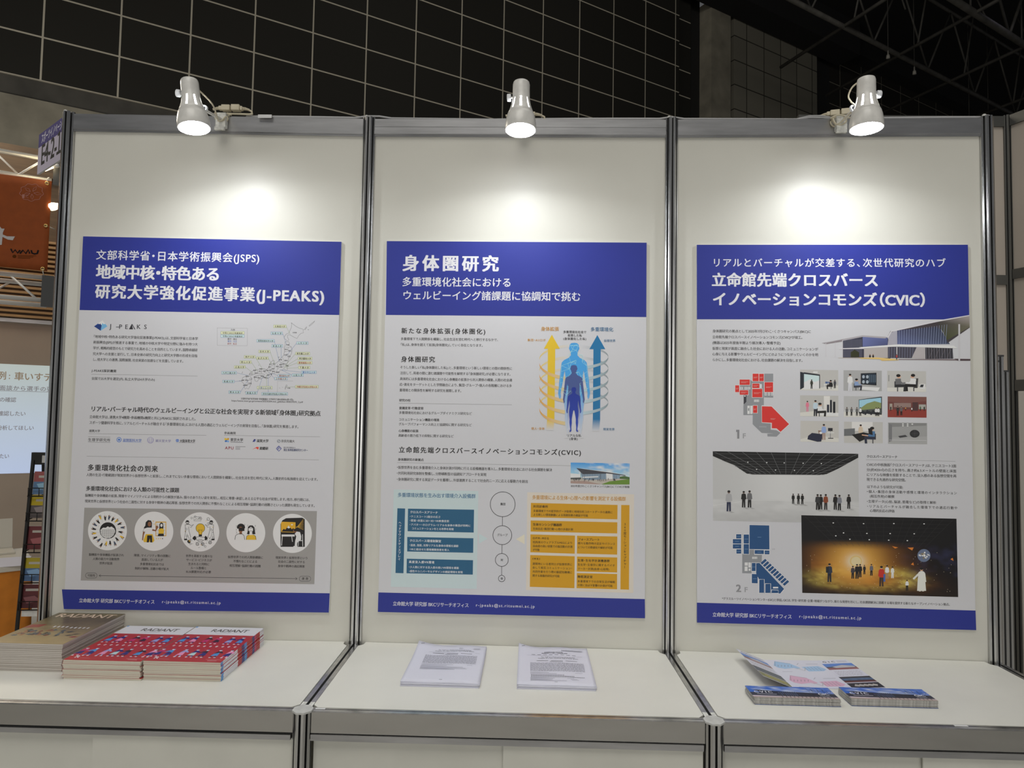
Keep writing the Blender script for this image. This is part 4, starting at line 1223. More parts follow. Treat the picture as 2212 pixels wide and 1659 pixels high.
# diagram with the human silhouettes
sh.setc(800, 680, K62)
dg_ = Ink(sh, -0.0070)
lines_of(dg_, [('身体拡張', 1315, 1455, 120, 32, 'r', OR), ('多重環境化', 1696, 1873, 124, 32, 'r', TE), ('多重環境化社会で', 1487, 1666, 138, 20), ('拡張した私', 1522, 1632, 164, 20), ('(身体圏化した私)', 1487, 1666, 190, 20),
               ('集団・AI/ロボ', 1212, 1353, 200, 20, 'r', OR), ('仮想世界', 1800, 1889, 206, 20, 'r', TE), ('個人・身体', 1242, 1345, 880, 20, 'r', OR), ('現実世界', 1796, 1885, 886, 20, 'r', TE),
               ('リアルな私', 1514, 1628, 934, 21), ('(身体)', 1536, 1601, 960, 21)], layer=12)
OA = pc(226, 165, 40); OD = pc(190, 130, 40); OLt = pc(222, 205, 150); TD = pc(105, 118, 124); TL_ = pc(172, 190, 198)


def mix(a, b, f): return tuple(x * (1 - f) + y * f for x, y in zip(a, b))


def loop(yc, a0, a1, c0, c1, ry, drop, layer, w0=9, w1=26):
    top = []; bot = []; cols = []
    n = 26
    for k in range(n + 1):
        f = k / n; a = a0 + (a1 - a0) * f
        x = 1569 + 265 * math.cos(a); y = yc + ry * math.sin(a) + drop * f
        w = w0 + (w1 - w0) * abs(math.sin(a)) ** .8
        top.append((x, y - w / 2)); bot.append((x, y + w / 2)); cols.append(mix(c0, c1, f))
    dg_.ribbon(top, bot, cols, layer)


for k in range(5):                                    # orange half of the spiral
    y = 345 + k * 87
    if k < 5: loop(y + 12 - 15, math.pi, math.pi * 1.48, pc(214, 170, 60), PAPER, 100, -8, 3, 8, 20)
    loop(y + 22, math.pi, math.pi * .58, OD, mix(OA, PAPER, .45), 110, 10, 9, 9, 28)
for k in range(5):                                    # blue-grey half
    y = 322 + k * 87
    loop(y, 0, -math.pi * .44, TD, PAPER, 78, -6, 3, 8, 20)
    loop(y, 0, math.pi * .42, TD, mix(TL_, TD, .2), 78, 8, 9, 9, 25)
for x, y0, yh, hw, tip, col in ((1400, 150, 257, 61, (1400, 150), OA), (1750, 153, 261, 61, (1750, 153), pc(28, 100, 145))):
    dg_.poly([tip, (x + hw, yh), (x - hw, yh)], col, 7)
    b = 885 if x < 1500 else 892; sl = -7 if x < 1500 else -4
    dg_.grad([(x - 30, yh), (x + 26, yh), (x + 26 + sl * .8, 800), (x - 30 + sl * .8, 800)], [col] * 4, 7)
    dg_.grad([(x - 30 + sl * .8, 800), (x + 26 + sl * .8, 800), (x + 20 + sl, b), (x - 35 + sl, b)], [col, col, PAPER, PAPER], 7)
SIL = [(0, 0), (.030, .004), (.046, .020), (.050, .045), (.055, .055), (.050, .072), (.044, .080), (.036, .105), (.034, .130), (.060, .158), (.105, .180), (.130, .205), (.138, .250), (.146, .330), (.155, .400), (.160, .470), (.168, .530), (.158, .575), (.146, .590), (.138, .560), (.142, .530), (.134, .480), (.118, .400), (.108, .330), (.098, .290), (.090, .360), (.088, .420), (.098, .480), (.106, .545), (.104, .640), (.094, .720), (.098, .790), (.088, .880), (.078, .950), (.098, .985), (.104, .998), (.066, .999), (.052, .970), (.056, .900), (.044, .800), (.046, .720), (.034, .640), (.012, .520)]


def silhouette(cx, ytop, H, cols, layer):
    pts = [(cx + x * H, ytop + y * H) for x, y in SIL] + [(cx - x * H, ytop + y * H) for x, y in reversed(SIL[1:])]
    uv = [dg_.P(*q) for q in pts]
    dg_.raw(uv, [tuple(range(len(uv)))], [cols((q[1] - ytop) / H) for q in pts], layer)


BB_ = pc(62, 140, 215)
silhouette(1572, 212, 735, lambda f: mix(BB_, PAPER, min(1, max(0, (f - .52) / .36))), 10)
rq = random.Random(5)
mesh_pts = []
for k in range(46):
    f = rq.uniform(.02, .56); hw = .045 if f < .12 else (.10 if f < .3 else .085)
    mesh_pts.append((1572 + rq.uniform(-hw, hw) * 735, 212 + f * 735))
for f in (.24, .3, .36, .42, .48):
    for s_ in (-1, 1): mesh_pts.append((1572 + s_ * (.118 + f * .06) * 735, 212 + f * 735))
for i, a in enumerate(mesh_pts):
    near = sorted(mesh_pts, key=lambda q: (q[0] - a[0]) ** 2 + (q[1] - a[1]) ** 2)[1:4]
    for b in near:
        if (a[0] - b[0]) ** 2 + (a[1] - b[1]) ** 2 < 80 ** 2: dg_.line([a, b], 1.6, pc(150, 200, 235), 10.5)
silhouette(1570, 383, 500, lambda f: mix(pc(62, 78, 128), pc(176, 180, 196), min(1, max(0, (f - .55) / .42))), 11)
silhouette(1570, 553, 343, lambda f: mix(pc(26, 44, 128), pc(40, 62, 150), f), 12)
dg_.build('silhouette_diagram', t, 'print', 'blue human silhouettes inside a spiral between two arrows')

# photo of the building
sh.setc(800, 980, K62)


def hashn(i, j, s=0):
    v = math.sin(i * 127.1 + j * 311.7 + s * 74.7) * 43758.5453
    return v - math.floor(v)


def vnoise(x, y, s=0):
    i = math.floor(x); j = math.floor(y); f = x - i; g = y - j
    f = f * f * (3 - 2 * f); g = g * g * (3 - 2 * g)
    return (hashn(i, j, s) * (1 - f) + hashn(i + 1, j, s) * f) * (1 - g) + (hashn(i, j + 1, s) * (1 - f) + hashn(i + 1, j + 1, s) * f) * g


def fbm(x, y, s=0):
    return vnoise(x, y, s) * .5 + vnoise(x * 2, y * 2, s + 1) * .3 + vnoise(x * 4, y * 4, s + 2) * .2


def sky(s, t_):
    c = max(0, (fbm(s * 6, t_ * 5, 3) - .48) * 3.2)
    return mix(mix(pc(62, 135, 215), pc(150, 185, 220), t_ * 1.6 if t_ < .6 else 1), pc(225, 230, 236), min(1, c))


bp_ = Ink(sh, -0.0070)
Q = [(1547, 63), (2002, 70), (2001, 232), (1546, 223)]
bp_.picture(Q, 60, 22, sky, 2)
bp_.poly([(1546, 178), (2001, 184), (2001, 232), (1546, 223)], pc(165, 158, 150), 3)
bp_.poly([(1780, 232), (1846, 208), (2001, 190), (2001, 232)], pc(92, 122, 48), 4)
bp_.poly([(1546, 205), (1660, 204), (1790, 232), (1546, 223)], pc(150, 128, 120), 4)
bp_.poly([(1546, 146), (1620, 152), (1622, 188), (1546, 190)], pc(195, 198, 202), 4)
bp_.poly([(1546, 180), (1625, 178), (1625, 192), (1546, 192)], pc(70, 75, 72), 5)
bp_.poly([(1616, 118), (1830, 140), (1930, 158), (1925, 186), (1700, 198), (1640, 190)], pc(120, 138, 155), 5)
for k in range(22):
    x = 1626 + k * 13; bp_.line([(x, 126 + k * 1.6), (x, 192)], 2.2, pc(55, 66, 80), 6)
bp_.poly([(1590, 105), (1840, 138), (1970, 160), (1970, 165), (1836, 148), (1640, 152)], pc(62, 62, 68), 7)
bp_.poly([(1590, 104), (1840, 134), (1970, 158), (1840, 139)], pc(200, 202, 206), 8)
bp_.poly([(1820, 146), (1870, 152), (1872, 190), (1822, 192)], pc(196, 200, 206), 7)
bp_.poly([(1640, 172), (1760, 168), (1760, 176), (1640, 182)], pc(210, 212, 214), 8)
bp_.poly([(1925, 172), (1960, 166), (2001, 176), (2001, 192), (1925, 188)], pc(70, 95, 55), 7)
for k in range(26):
    x = 1560 + rq.uniform(0, 330); figure(bp_, x, 200 + rq.uniform(-4, 8), 16, pc(60, 60, 70), pc(40, 40, 48), BLK, 8)
for x in (1652, 1776): bp_.line([(x, 150), (x, 210)], 3, pc(60, 60, 66), 9)
bp_.build('photo_print', t, 'print', 'small photo of a long modern building under blue sky')

# equipment chart
ch = Ink(sh, -0.0070)
TB = pc(36, 82, 112); GO = pc(182, 134, 24)
ch.poly([(178, 270), (833, 283), (820, 1041), (153, 1025)], pc(172, 186, 188), 1)
ch.poly([(1212, 292), (2036, 308), (2033, 1071), (1202, 1050)], pc(190, 182, 171), 1)
for q in ([(206, 416), (266, 418), (252, 920), (190, 918)], [(288, 419), (800, 427), (797, 604), (285, 594)], [(282, 638), (795, 648), (793, 761), (281, 751)], [(278, 807), (792, 818), (790, 930), (276, 920)]): ch.poly(q, TB, 2)
for q in ([(1240, 374), (1909, 390), (1908, 501), (1238, 486)], [(1238, 510), (1908, 524), (1907, 610), (1238, 596)], [(1236, 618), (1581, 627), (1579, 767), (1236, 756)], [(1597, 628), (1908, 634), (1907, 774), (1596, 766)],
          [(1235, 778), (1579, 787), (1577, 1034), (1232, 1024)], [(1597, 789), (1908, 796), (1907, 912), (1595, 904)], [(1596, 917), (1907, 924), (1907, 1042), (1594, 1034)], [(1937, 390), (2001, 391), (1999, 1045), (1933, 1043)]): ch.poly(q, GO, 2)
ch.poly([(838, 612), (905, 651), (838, 690)], pc(172, 186, 188), 1); ch.poly([(1191, 617), (1125, 655), (1191, 694)], pc(200, 190, 172), 1)
CL_ = pc(48, 48, 50)
for cx, cy, r in ((1022, 385, 96), (1019, 624, 73), (1015, 816, 50), (1014, 960, 25)): ch.ring(cx, cy, r, r, 4.2, CL_, 2)
for a, b in (((1020, 482), (1019, 550)), ((1017, 698), (1016, 766)), ((1014, 866), (1014, 934))): ch.line([a, b], 3.6, CL_, 2)
WT = pc(205, 212, 220); KB = pc(40, 34, 22)
lines_of(ch, [('集団', 1003, 1043, 393, 20, 'b', CL_), ('グループ', 978, 1060, 632, 21, 'r', CL_), ('対', 1005, 1025, 825, 19, 'b', CL_), ('個', 1005, 1023, 969, 18, 'b', CL_),
              ('多重環境状態を生み出す環境介入設備群', 206, 813, 329, 34, 'r', TE), ('多重環境による生体・心理への影響を測定する設備群', 1248, 1974, 347, 33, 'r', OR)], layer=3)
lines_of(ch, [('クロスバースアリーナ', 304, 520, 455, 20, 'b'), ('・テニスコート2面分の広さ', 300, 541, 488, 18), ('・壁面・床面に2D・3D・VR映像投影', 299, 608, 519, 18), ('・アバター・ホログラム・リアルな身体の集団が同時に', 299, 774, 551, 18), ('コミュニケーションをとる世界を再現', 316, 642, 581, 18),
              ('クロスバース環境制御室', 300, 545, 676, 20, 'b'), ('・温度、湿度、光等リアルな身体の環境を調節', 296, 679, 710, 18), ('・VRと組合せた環境構築技術を導入', 296, 608, 742, 18),
              ('高度没入感VR環境', 294, 492, 841, 20, 'b'), ('・少人数に対する没入度の高いVR環境を構築', 291, 682, 880, 18), ('・感性やユニバーサルデザインの検証環境を実現', 291, 712, 912, 18)], WT, 3)
ch.vtext('ヘッドマウントディスプレイ', 226, 516, 822, 21, WT, 'r', 3)
lines_of(ch, [('共同診療所', 1257, 1372, 411, 20, 'b'), ('多重環境下での医学的データ取得と地域住民コホートデータの連携に', 1257, 1872, 445, 19), ('よる新しい環境暴露による長期効果の検証が可能', 1257, 1682, 474, 19),
              ('生体センシング機器群', 1255, 1480, 551, 21, 'b'), ('生体反応・集団行動・心理の多面計測', 1255, 1566, 583, 19), ('OPM-MEG', 1254, 1379, 656, 20, 'b'), ('低拘束のウェアラブルMEGにより', 1254, 1562, 687, 19), ('自由度の高い状態での脳活動の計測', 1254, 1562, 717, 19), ('が可能', 1254, 1308, 746, 19),
              ('フォースプレート', 1604, 1773, 665, 20, 'b'), ('様々な動作時の足圧やバランス', 1603, 1892, 695, 19), ('についての数値化や解析が可能', 1603, 1873, 726, 19), ('fMRI', 1252, 1310, 816, 20, 'b'), ('遠隔地にいる者同士が仮想世界に', 1252, 1561, 854, 19), ('会して相互コミュニケーション・', 1252, 1561, 884, 19),
              ('共同作業を行う際の脳認知機構に', 1252, 1561, 915, 19), ('関する基盤的研究が可能', 1252, 1463, 946, 19), ('生理・生化学計測機器群', 1602, 1849, 828, 20, 'b'), ('生化学・生理学に関するバイオ', 1601, 1890, 861, 19), ('マーカー計測(血液・心拍等)', 1601, 1846, 892, 19),
              ('睡眠測定室', 1601, 1718, 955, 21, 'b'), ('多重環境下での日常生活が睡眠', 1601, 1892, 990, 19), ('の質に及ぼす影響の計測が可能', 1601, 1873, 1020, 19)], KB, 3)
ch.vtext('360度モーションキャプチャー', 1967, 526, 882, 21, KB, 'r', 3)
ch.build('equipment_chart', t, 'print', 'chart of blue and golden boxes beside linked circles')

# ---- right poster
t, sh = poster_root(2, 'right blue-headed poster with building picture, floor plans and photos')
header(t, sh, [(1501, 528), (2094, 527), (2096.8, 690), (1501.8, 690)], [
    ('リアルとバーチャルが交差する、次世代研究のハブ', 338, 1178, 1753, 52, 'm'),
    ('立命館先端クロスバース', 336, 1295, 1346, 80, 'h'),
    ('イノベーションコモンズ（CVIC）', 340, 1411, 1640, 80, 'h')], (1412, 150, K8))
footer(t, sh, [(47, 1182), (2141, 1248), (2146, 1394), (48, 1330)], (163, 1287, 760, 33), (813, 1300, 1281, 30), (1490, 960, K64))
sh.setc(1490, 680, K64)
ar = Ink(sh, -0.0070)
lines_of(ar, [('身体圏研究の拠点として2025年7月びわこ・くさつキャンパス(BKC)に', 158, 902, 134, 23), ('立命館先端クロスバースイノベーションコモンズ(CVIC)*が竣工。', 157, 840, 178, 23), ('(機器は2025年度後半期より順次導入・整備予定)', 157, 672, 221, 23),
              ('仮想と現実が高度に融合した社会における人の活動、コミュニケーションが', 157, 955, 264, 23), ('心身に与える影響やウェルビーイングにどのようにつながっていくのかを明', 157, 955, 306, 23), ('らかにし、多重環境化社会における、社会課題の解決を目指します。', 157, 841, 349, 23)])
sh.setc(1490, 960, K64)
lines_of(ar, [('クロスバースアリーナ', 1320, 1554, 105, 21, 'b'), ('CVICの中核施設「クロスバースアリーナ」は、テニスコート2面', 1320, 1998, 167, 23), ('分(約420㎡)の広さを持ち、高さ約6.5メートルの壁面と床面', 1320, 1998, 205, 23), ('にリアルな映像を投影することで、没入感のある仮想空間を再', 1320, 1999, 242, 23),
              ('現できる先進的な研究空間。', 1320, 1620, 278, 23), ('以下のような研究が可能:', 1322, 1596, 332, 22), ('・個人・集団の身体活動や感情と環境のインタラクション', 1320, 2002, 368, 22), ('(相互作用)の観察', 1344, 1531, 403, 22), ('・生理データ(心拍、脳波、筋電など)の取得と解析', 1320, 1846, 441, 22),
              ('・リアルとバーチャルが融合した環境下での適応行動や', 1322, 2006, 478, 22), ('心理的反応の評価', 1344, 1531, 511, 22),
              ('*グラスルーツイノベーションセンター(GIC)と併設。GICは、学生・研究者・企業・地域がつながり、新たな発想を形にし、社会課題解決に挑戦する場を提供する新たなオープンイノベーション拠点。', 235, 1950, 1162, 20)])
ar.line([(1316, 119), (1991, 132)], 2.2, GREY_L, 1)
ar.build('article_text', t)

sh.setc(1490, 680, K64)
bd = Ink(sh, -0.0070)
GL = pc(70, 78, 108); GL2 = pc(52, 52, 66)
bd.poly([(1480, 130), (1850, 44), (2099, 2), (2104, 130), (2104, 345), (1460, 345), (1440, 250)], PAPER, 2)
bd.poly([(1140, 182), (1290, 158), (1480, 172), (1500, 240), (1500, 330), (1140, 322)], GL2, 3)
bd.grad([(1290, 160), (1478, 174), (1480, 232), (1290, 240)], [pc(95, 104, 150), pc(80, 88, 130), pc(66, 70, 104), pc(88, 96, 140)], 4)
bd.poly([(982, 212), (1290, 154), (1474, 166), (1462, 178), (1290, 166), (1140, 196), (1016, 218)], pc(150, 146, 150), 5)
bd.poly([(982, 212), (1016, 212), (1140, 186), (1140, 200), (1016, 220)], pc(120, 112, 116), 6)
bd.grad([(1550, 112), (1850, 60), (1950, 220), (1552, 224)], [pc(60, 62, 88), pc(40, 44, 60), pc(62, 70, 92), pc(84, 92, 130)], 4)
bd.poly([(1474, 172), (1500, 122), (1850, 48), (2098, 4), (2100, 96), (1932, 212), (1900, 120), (1848, 92), (1556, 116), (1530, 128)], pc(58, 52, 56), 5)
bd.grad([(1850, 48), (2098, 4), (2100, 92), (1930, 190)], [pc(56, 52, 54), pc(150, 142, 140), pc(96, 92, 78), pc(60, 66, 40)], 6)
bd.poly([(1474, 172), (1504, 120), (1850, 44), (2098, 1), (2098, 8), (1850, 54), (1510, 128), (1484, 172)], pc(186, 184, 188), 7)
bd.poly([(1490, 140), (1548, 116), (1552, 224), (1478, 232)], pc(150, 148, 158), 6)
for k in range(20): bd.line([(1566 + k * 19, 118 - k * 2.4), (1566 + k * 18.4, 224)], 2, pc(140, 150, 178), 7)
for k in range(14): bd.line([(1150 + k * 10, 184), (1150 + k * 10, 320)], 1.8, pc(120, 122, 140), 5)
bd.poly([(1260, 244), (1560, 222), (1980, 232), (2008, 252), (1560, 238), (1300, 250)], pc(202, 200, 206), 8)
bd.poly([(1110, 252), (1300, 246), (1300, 256), (1110, 258)], pc(196, 192, 196), 8)
bd.poly([(1300, 250), (1480, 242), (1480, 324), (1300, 322)], pc(160, 154, 152), 7)
bd.poly([(1480, 240), (1700, 244), (1680, 326), (1480, 324)], pc(62, 60, 72), 7)
for k in range(10): bd.line([(1490 + k * 20, 244), (1488 + k * 20, 324)], 2, pc(120, 124, 146), 8)
bd.poly([(1700, 238), (1760, 234), (1762, 332), (1660, 326)], pc(158, 152, 154), 8)
bd.poly([(1762, 246), (1970, 252), (1976, 330), (1764, 332)], pc(50, 48, 54), 7)
for k in range(11): bd.line([(1770 + k * 20, 248), (1772 + k * 20, 330)], 2, pc(128, 126, 138), 8)
for k in range(4): bd.line([(1790 + k * 45, 330), (1820 + k * 45, 262)], 3, pc(90, 84, 88), 8)
bd.poly([(1200, 282), (1230, 262), (1262, 282), (1262, 318), (1200, 318)], pc(46, 48, 28), 8)
bd.poly([(1255, 322), (1400, 320), (1560, 334), (1560, 342), (1436, 346), (1420, 334), (1280, 330)], pc(196, 168, 104), 9)
bd.poly([(1106, 322), (1260, 322), (1260, 326), (1106, 325)], pc(170, 160, 150), 8)
bd.poly([(1560, 332), (2104, 334), (2104, 345), (1780, 340), (1560, 338)], pc(110, 98, 102), 8)
bd.poly([(1980, 330), (2104, 332), (2104, 345), (2010, 345)], pc(66, 52, 56), 9)
for x, y0, y1, w in ((1012, 214, 316, 6), (1083, 208, 316, 6), (1548, 242, 340, 7), (2020, 70, 345, 13), (1138, 190, 322, 6)): bd.line([(x, y0), (x, y1)], w, pc(176, 174, 178), 9)
for x in (1345, 1369): bd.ell(x, 312, 7, 10, BLK, 10, 12); bd.ell(x, 300, 4, 4, SK, 10, 10)
figure(bd, 1547, 340, 44, pc(150, 60, 60), pc(60, 50, 60), BLK, 10)
bd.build('building_print', t, 'print', 'cut-out picture of a glass building with a sweeping roof')

# floor plans
fp = Ink(sh, -0.0070)
RE = pc(190, 48, 44); GR = pc(128, 130, 134); LG = pc(196, 196, 200)
fp.poly([(456, 498), (546, 500), (546, 678), (530, 678), (530, 814), (598, 816), (598, 862), (640, 866), (672, 884), (642, 914), (574, 912), (572, 892), (620, 890), (530, 886), (462, 820), (462, 752), (392, 752), (392, 678), (414, 656), (414, 600), (392, 600), (366, 560), (366, 528), (440, 528), (440, 484)], GR, 1)
fp.poly([(548, 442), (616, 442), (616, 622), (548, 620)], GR, 1)
fp.poly([(462, 742), (530, 682), (530, 810), (598, 816), (598, 872), (534, 884), (462, 818)], GR, 2)
fp.poly([(528, 682), (606, 684), (742, 820), (672, 884), (640, 858), (602, 856), (602, 814), (530, 810)], LG, 3)
fp.poly([(531, 686), (604, 688), (736, 820), (672, 878), (642, 852), (606, 851), (606, 810), (532, 806)], RE, 4)
for x0, y0, x1, y1 in ((461, 442, 506, 498), (510, 443, 545, 498), (363, 486, 440, 526), (330, 529, 360, 580), (459, 516, 512, 550), (459, 556, 534, 619), (551, 506, 615, 580), (364, 566, 428, 600), (465, 681, 496, 736)):
    fp.rect(x0 - 3, y0 - 3, x1 + 3, y1 + 3, LG, 3); fp.rect(x0, y0, x1, y1, RE, 4)
    for k in range(2): fp.line([(x0 + (x1 - x0) * .15, (y0 + y1) / 2 + k * 7 - 3), (x0 + (x1 - x0) * (.85 - k * .2), (y0 + y1) / 2 + k * 7 - 3)], 2, pc(215, 150, 145), 5)
for x in (368, 400, 424): fp.rect(x, 542, x + 20, 560, LG, 4); fp.rect(x + 4, 545, x + 16, 557, pc(160, 162, 166), 5)
for x in (552, 576, 600): fp.rect(x, 584, x + 16, 606, LG, 4); fp.rect(x + 3, 587, x + 13, 603, pc(160, 162, 166), 5)
fp.rect(472, 636, 510, 654, LG, 4)
for k in range(5): fp.line([(478 + k * 7, 637), (478 + k * 7, 653)], 2, GR, 5)
fp.rect(422, 682, 440, 744, LG, 4); fp.rect(444, 682, 460, 744, LG, 4); fp.rect(426, 700, 436, 720, GR, 5); fp.rect(516, 520, 530, 550, LG, 4)
fp.poly([(394, 602), (414, 602), (414, 654), (394, 674)], pc(52, 52, 58), 4); fp.ell(403, 610, 6, 5, WC, 5, 12)
fp.poly([(338, 862), (362, 862), (362, 928), (346, 928), (346, 878), (338, 878)], pc(120, 120, 124), 3); fp.text('F', 386, 929, 416, 48, pc(140, 140, 144), 'h', 3)
for k in range(2): fp.line([(596, 778 + k * 6), (634 - k * 8, 779 + k * 6)], 2, pc(215, 150, 145), 6); fp.line([(510, 836 + k * 6), (566, 837 + k * 6)], 2, pc(170, 172, 176), 5)
fp.build('floor_plan', t, 'print', 'red and grey floor plan')
sh.setc(1490, 960, K64)
fq = Ink(sh, -0.0070)
BL2 = pc(34, 70, 112)
fq.poly([(386, 674), (440, 674), (440, 788), (476, 790), (476, 828), (534, 828), (532, 884), (516, 886), (460, 886), (456, 966), (386, 964)], GR, 1)
for q in ([(440, 605), (588, 609), (590, 788), (440, 785)], [(340, 674), (378, 674), (378, 705), (340, 705)], [(396, 676), (436, 676), (436, 744), (396, 743)], [(315, 710), (378, 710), (378, 744), (315, 743)], [(315, 748), (378, 748), (378, 781), (315, 780)], [(396, 748), (436, 748), (436, 822), (396, 820)], [(342, 786), (378, 786), (378, 818), (342, 818)], [(479, 792), (548, 793), (548, 822), (479, 820)], [(554, 795), (590, 796), (590, 824), (554, 823)],
          [(458, 888), (486, 888), (486, 948), (458, 948)], [(490, 890), (514, 888), (700, 1082), (672, 1116), (510, 1112), (510, 1004), (490, 966)], [(458, 970), (502, 972), (502, 1040), (458, 1038)]):
    cx = sum(a for a, b in q) / len(q); cy = sum(b for a, b in q) / len(q)
    fq.poly([(cx + (a - cx) * (1 + 3.5 / max(14, abs(a - cx))), cy + (b - cy) * (1 + 3.5 / max(14, abs(b - cy)))) for a, b in q], LG, 2); fq.poly(q, BL2, 3)
    if len(q) == 4: fq.line([(cx - 14, cy), (cx + 14, cy)], 2, pc(120, 150, 180), 4)
for k in range(10):
    x = 520 + k * 18.6; y = 888 + k * 17.6
    fq.poly([(x, y), (x + 38, y - 34), (x + 54, y - 18), (x + 17, y + 16)], LG, 4); fq.poly([(x + 2, y), (x + 38, y - 31), (x + 51, y - 18), (x + 16, y + 13)], BL2, 5)
for q in ([(512, 1010), (552, 1010), (552, 1110), (512, 1110)], [(558, 1042), (600, 1042), (600, 1112), (558, 1112)], [(606, 1088), (656, 1090), (658, 1114), (606, 1114)]): fq.line(q + [q[0]], 4, LG, 5)
fq.rect(460, 842, 498, 858, LG, 4); fq.rect(404, 884, 428, 908, LG, 4); fq.rect(404, 914, 426, 948, LG, 4); fq.rect(432, 884, 450, 922, LG, 4); fq.rect(434, 930, 448, 946, LG, 4)
for k in range(5): fq.line([(466 + k * 7, 843), (466 + k * 7, 857)], 2, GR, 5)
fq.rect(388, 676, 392, 820, LG, 3); fq.rect(617, 1066, 656, 1078, LG, 5)
fq.text('2', 340, 1108, 388, 70, pc(125, 125, 128), 'h', 3); fq.text('F', 402, 1108, 432, 48, pc(140, 140, 144), 'h', 3); fq.text('立命', 608, 791, 632, 12, pc(150, 150, 155), 'r', 3)
fq.build('floor_plan', t, 'print', 'blue and grey floor plan')

# nine small photos
sh.setc(1490, 680, K64)
THUMB = [(819, 412, 1106, 570), (1146, 416, 1435, 574), (1476, 420, 1769, 579), (819, 604, 1107, 765), (1148, 610, 1438, 769), (1479, 613, 1773, 772), (822, 795, 1110, 955), (1150, 802, 1442, 964), (1482, 809, 1777, 971)]
TN = ['room with a lone figure at a bright projection', 'doctor and patient before a dark scan screen', 'doctor interviewing a seated patient', 'staff at monitors in a grey laboratory', 'driving simulator before a wide mountain screen', 'visitors in a red-floored hall', 'bed with an attendant in a test room', 'two women across a black table', 'dim room with a spherical wire frame']
WALLC = pc(170, 168, 164); FLOORC = pc(190, 188, 182)


class Sub:
    """draws in a photo's own 0..1 coordinates"""
    def __init__(s, p, box): s.p = p; s.b = box
    def X(s, q): x0, y0, x1, y1 = s.b; return (x0 + q[0] * (x1 - x0), y0 + q[1] * (y1 - y0) + q[0] * 4)
    def poly(s, pts, c, l): s.p.poly([s.X(q) for q in pts], c, l)
    def rect(s, a, b, c, d, col, l): s.poly([(a, b), (c, b), (c, d), (a, d)], col, l)
    def line(s, pts, w, c, l): s.p.line([s.X(q) for q in pts], w, c, l)
    def ell(s, x, y, rx, ry, c, l, n=20): X = s.X((x, y)); s.p.ell(X[0], X[1], rx * (s.b[2] - s.b[0]), ry * (s.b[3] - s.b[1]), c, l, n)
    def sit(s, x, y, h, sh_, pa, l, skin, f=1):
        X, Y = s.X((x, y)); H = h * (s.b[3] - s.b[1]); p = s.p; w = H * .16 * f
        p.poly([(X - w, Y - H * .62), (X + w * .7, Y - H * .64), (X + w, Y - H * .28), (X - w, Y - H * .24)], sh_, l)
        p.poly([(X - w, Y - H * .34), (X + w * 2.4, Y - H * .36), (X + w * 2.5, Y - H * .22), (X - w, Y - H * .2)], pa, l + .5)
        p.poly([(X + w * 1.7, Y - H * .34), (X + w * 2.5, Y - H * .34), (X + w * 2.3, Y), (X + w * 1.5, Y)], pa, l + .5)
        p.line([(X, Y - H * .56), (X + w * 1.2, Y - H * .40), (X + w * 2.1, Y - H * .42)], abs(w) * .5, sh_, l + .8)
        p.ell(X + w * .1, Y - H * .74, abs(w) * .62, H * .095, skin, l + .6, 14); p.ell(X - w * .05, Y - H * .785, abs(w) * .68, H * .075, BLK, l + .7, 14)
        p.line([(X - w * .3, Y - H * .2), (X - w * .3, Y)], abs(w) * .35, pc(70, 70, 74), l); p.line([(X - w * 1.1, Y - H * .5), (X - w * 1.1, Y - H * .2)], abs(w) * .35, pc(50, 50, 54), l - .2)

    def fig(s, x, y, h, sh_, pa, ha, l, skin=None): X = s.X((x, y)); figure(s.p, X[0], X[1], h * (s.b[3] - s.b[1]), sh_, pa, ha, l, skin)


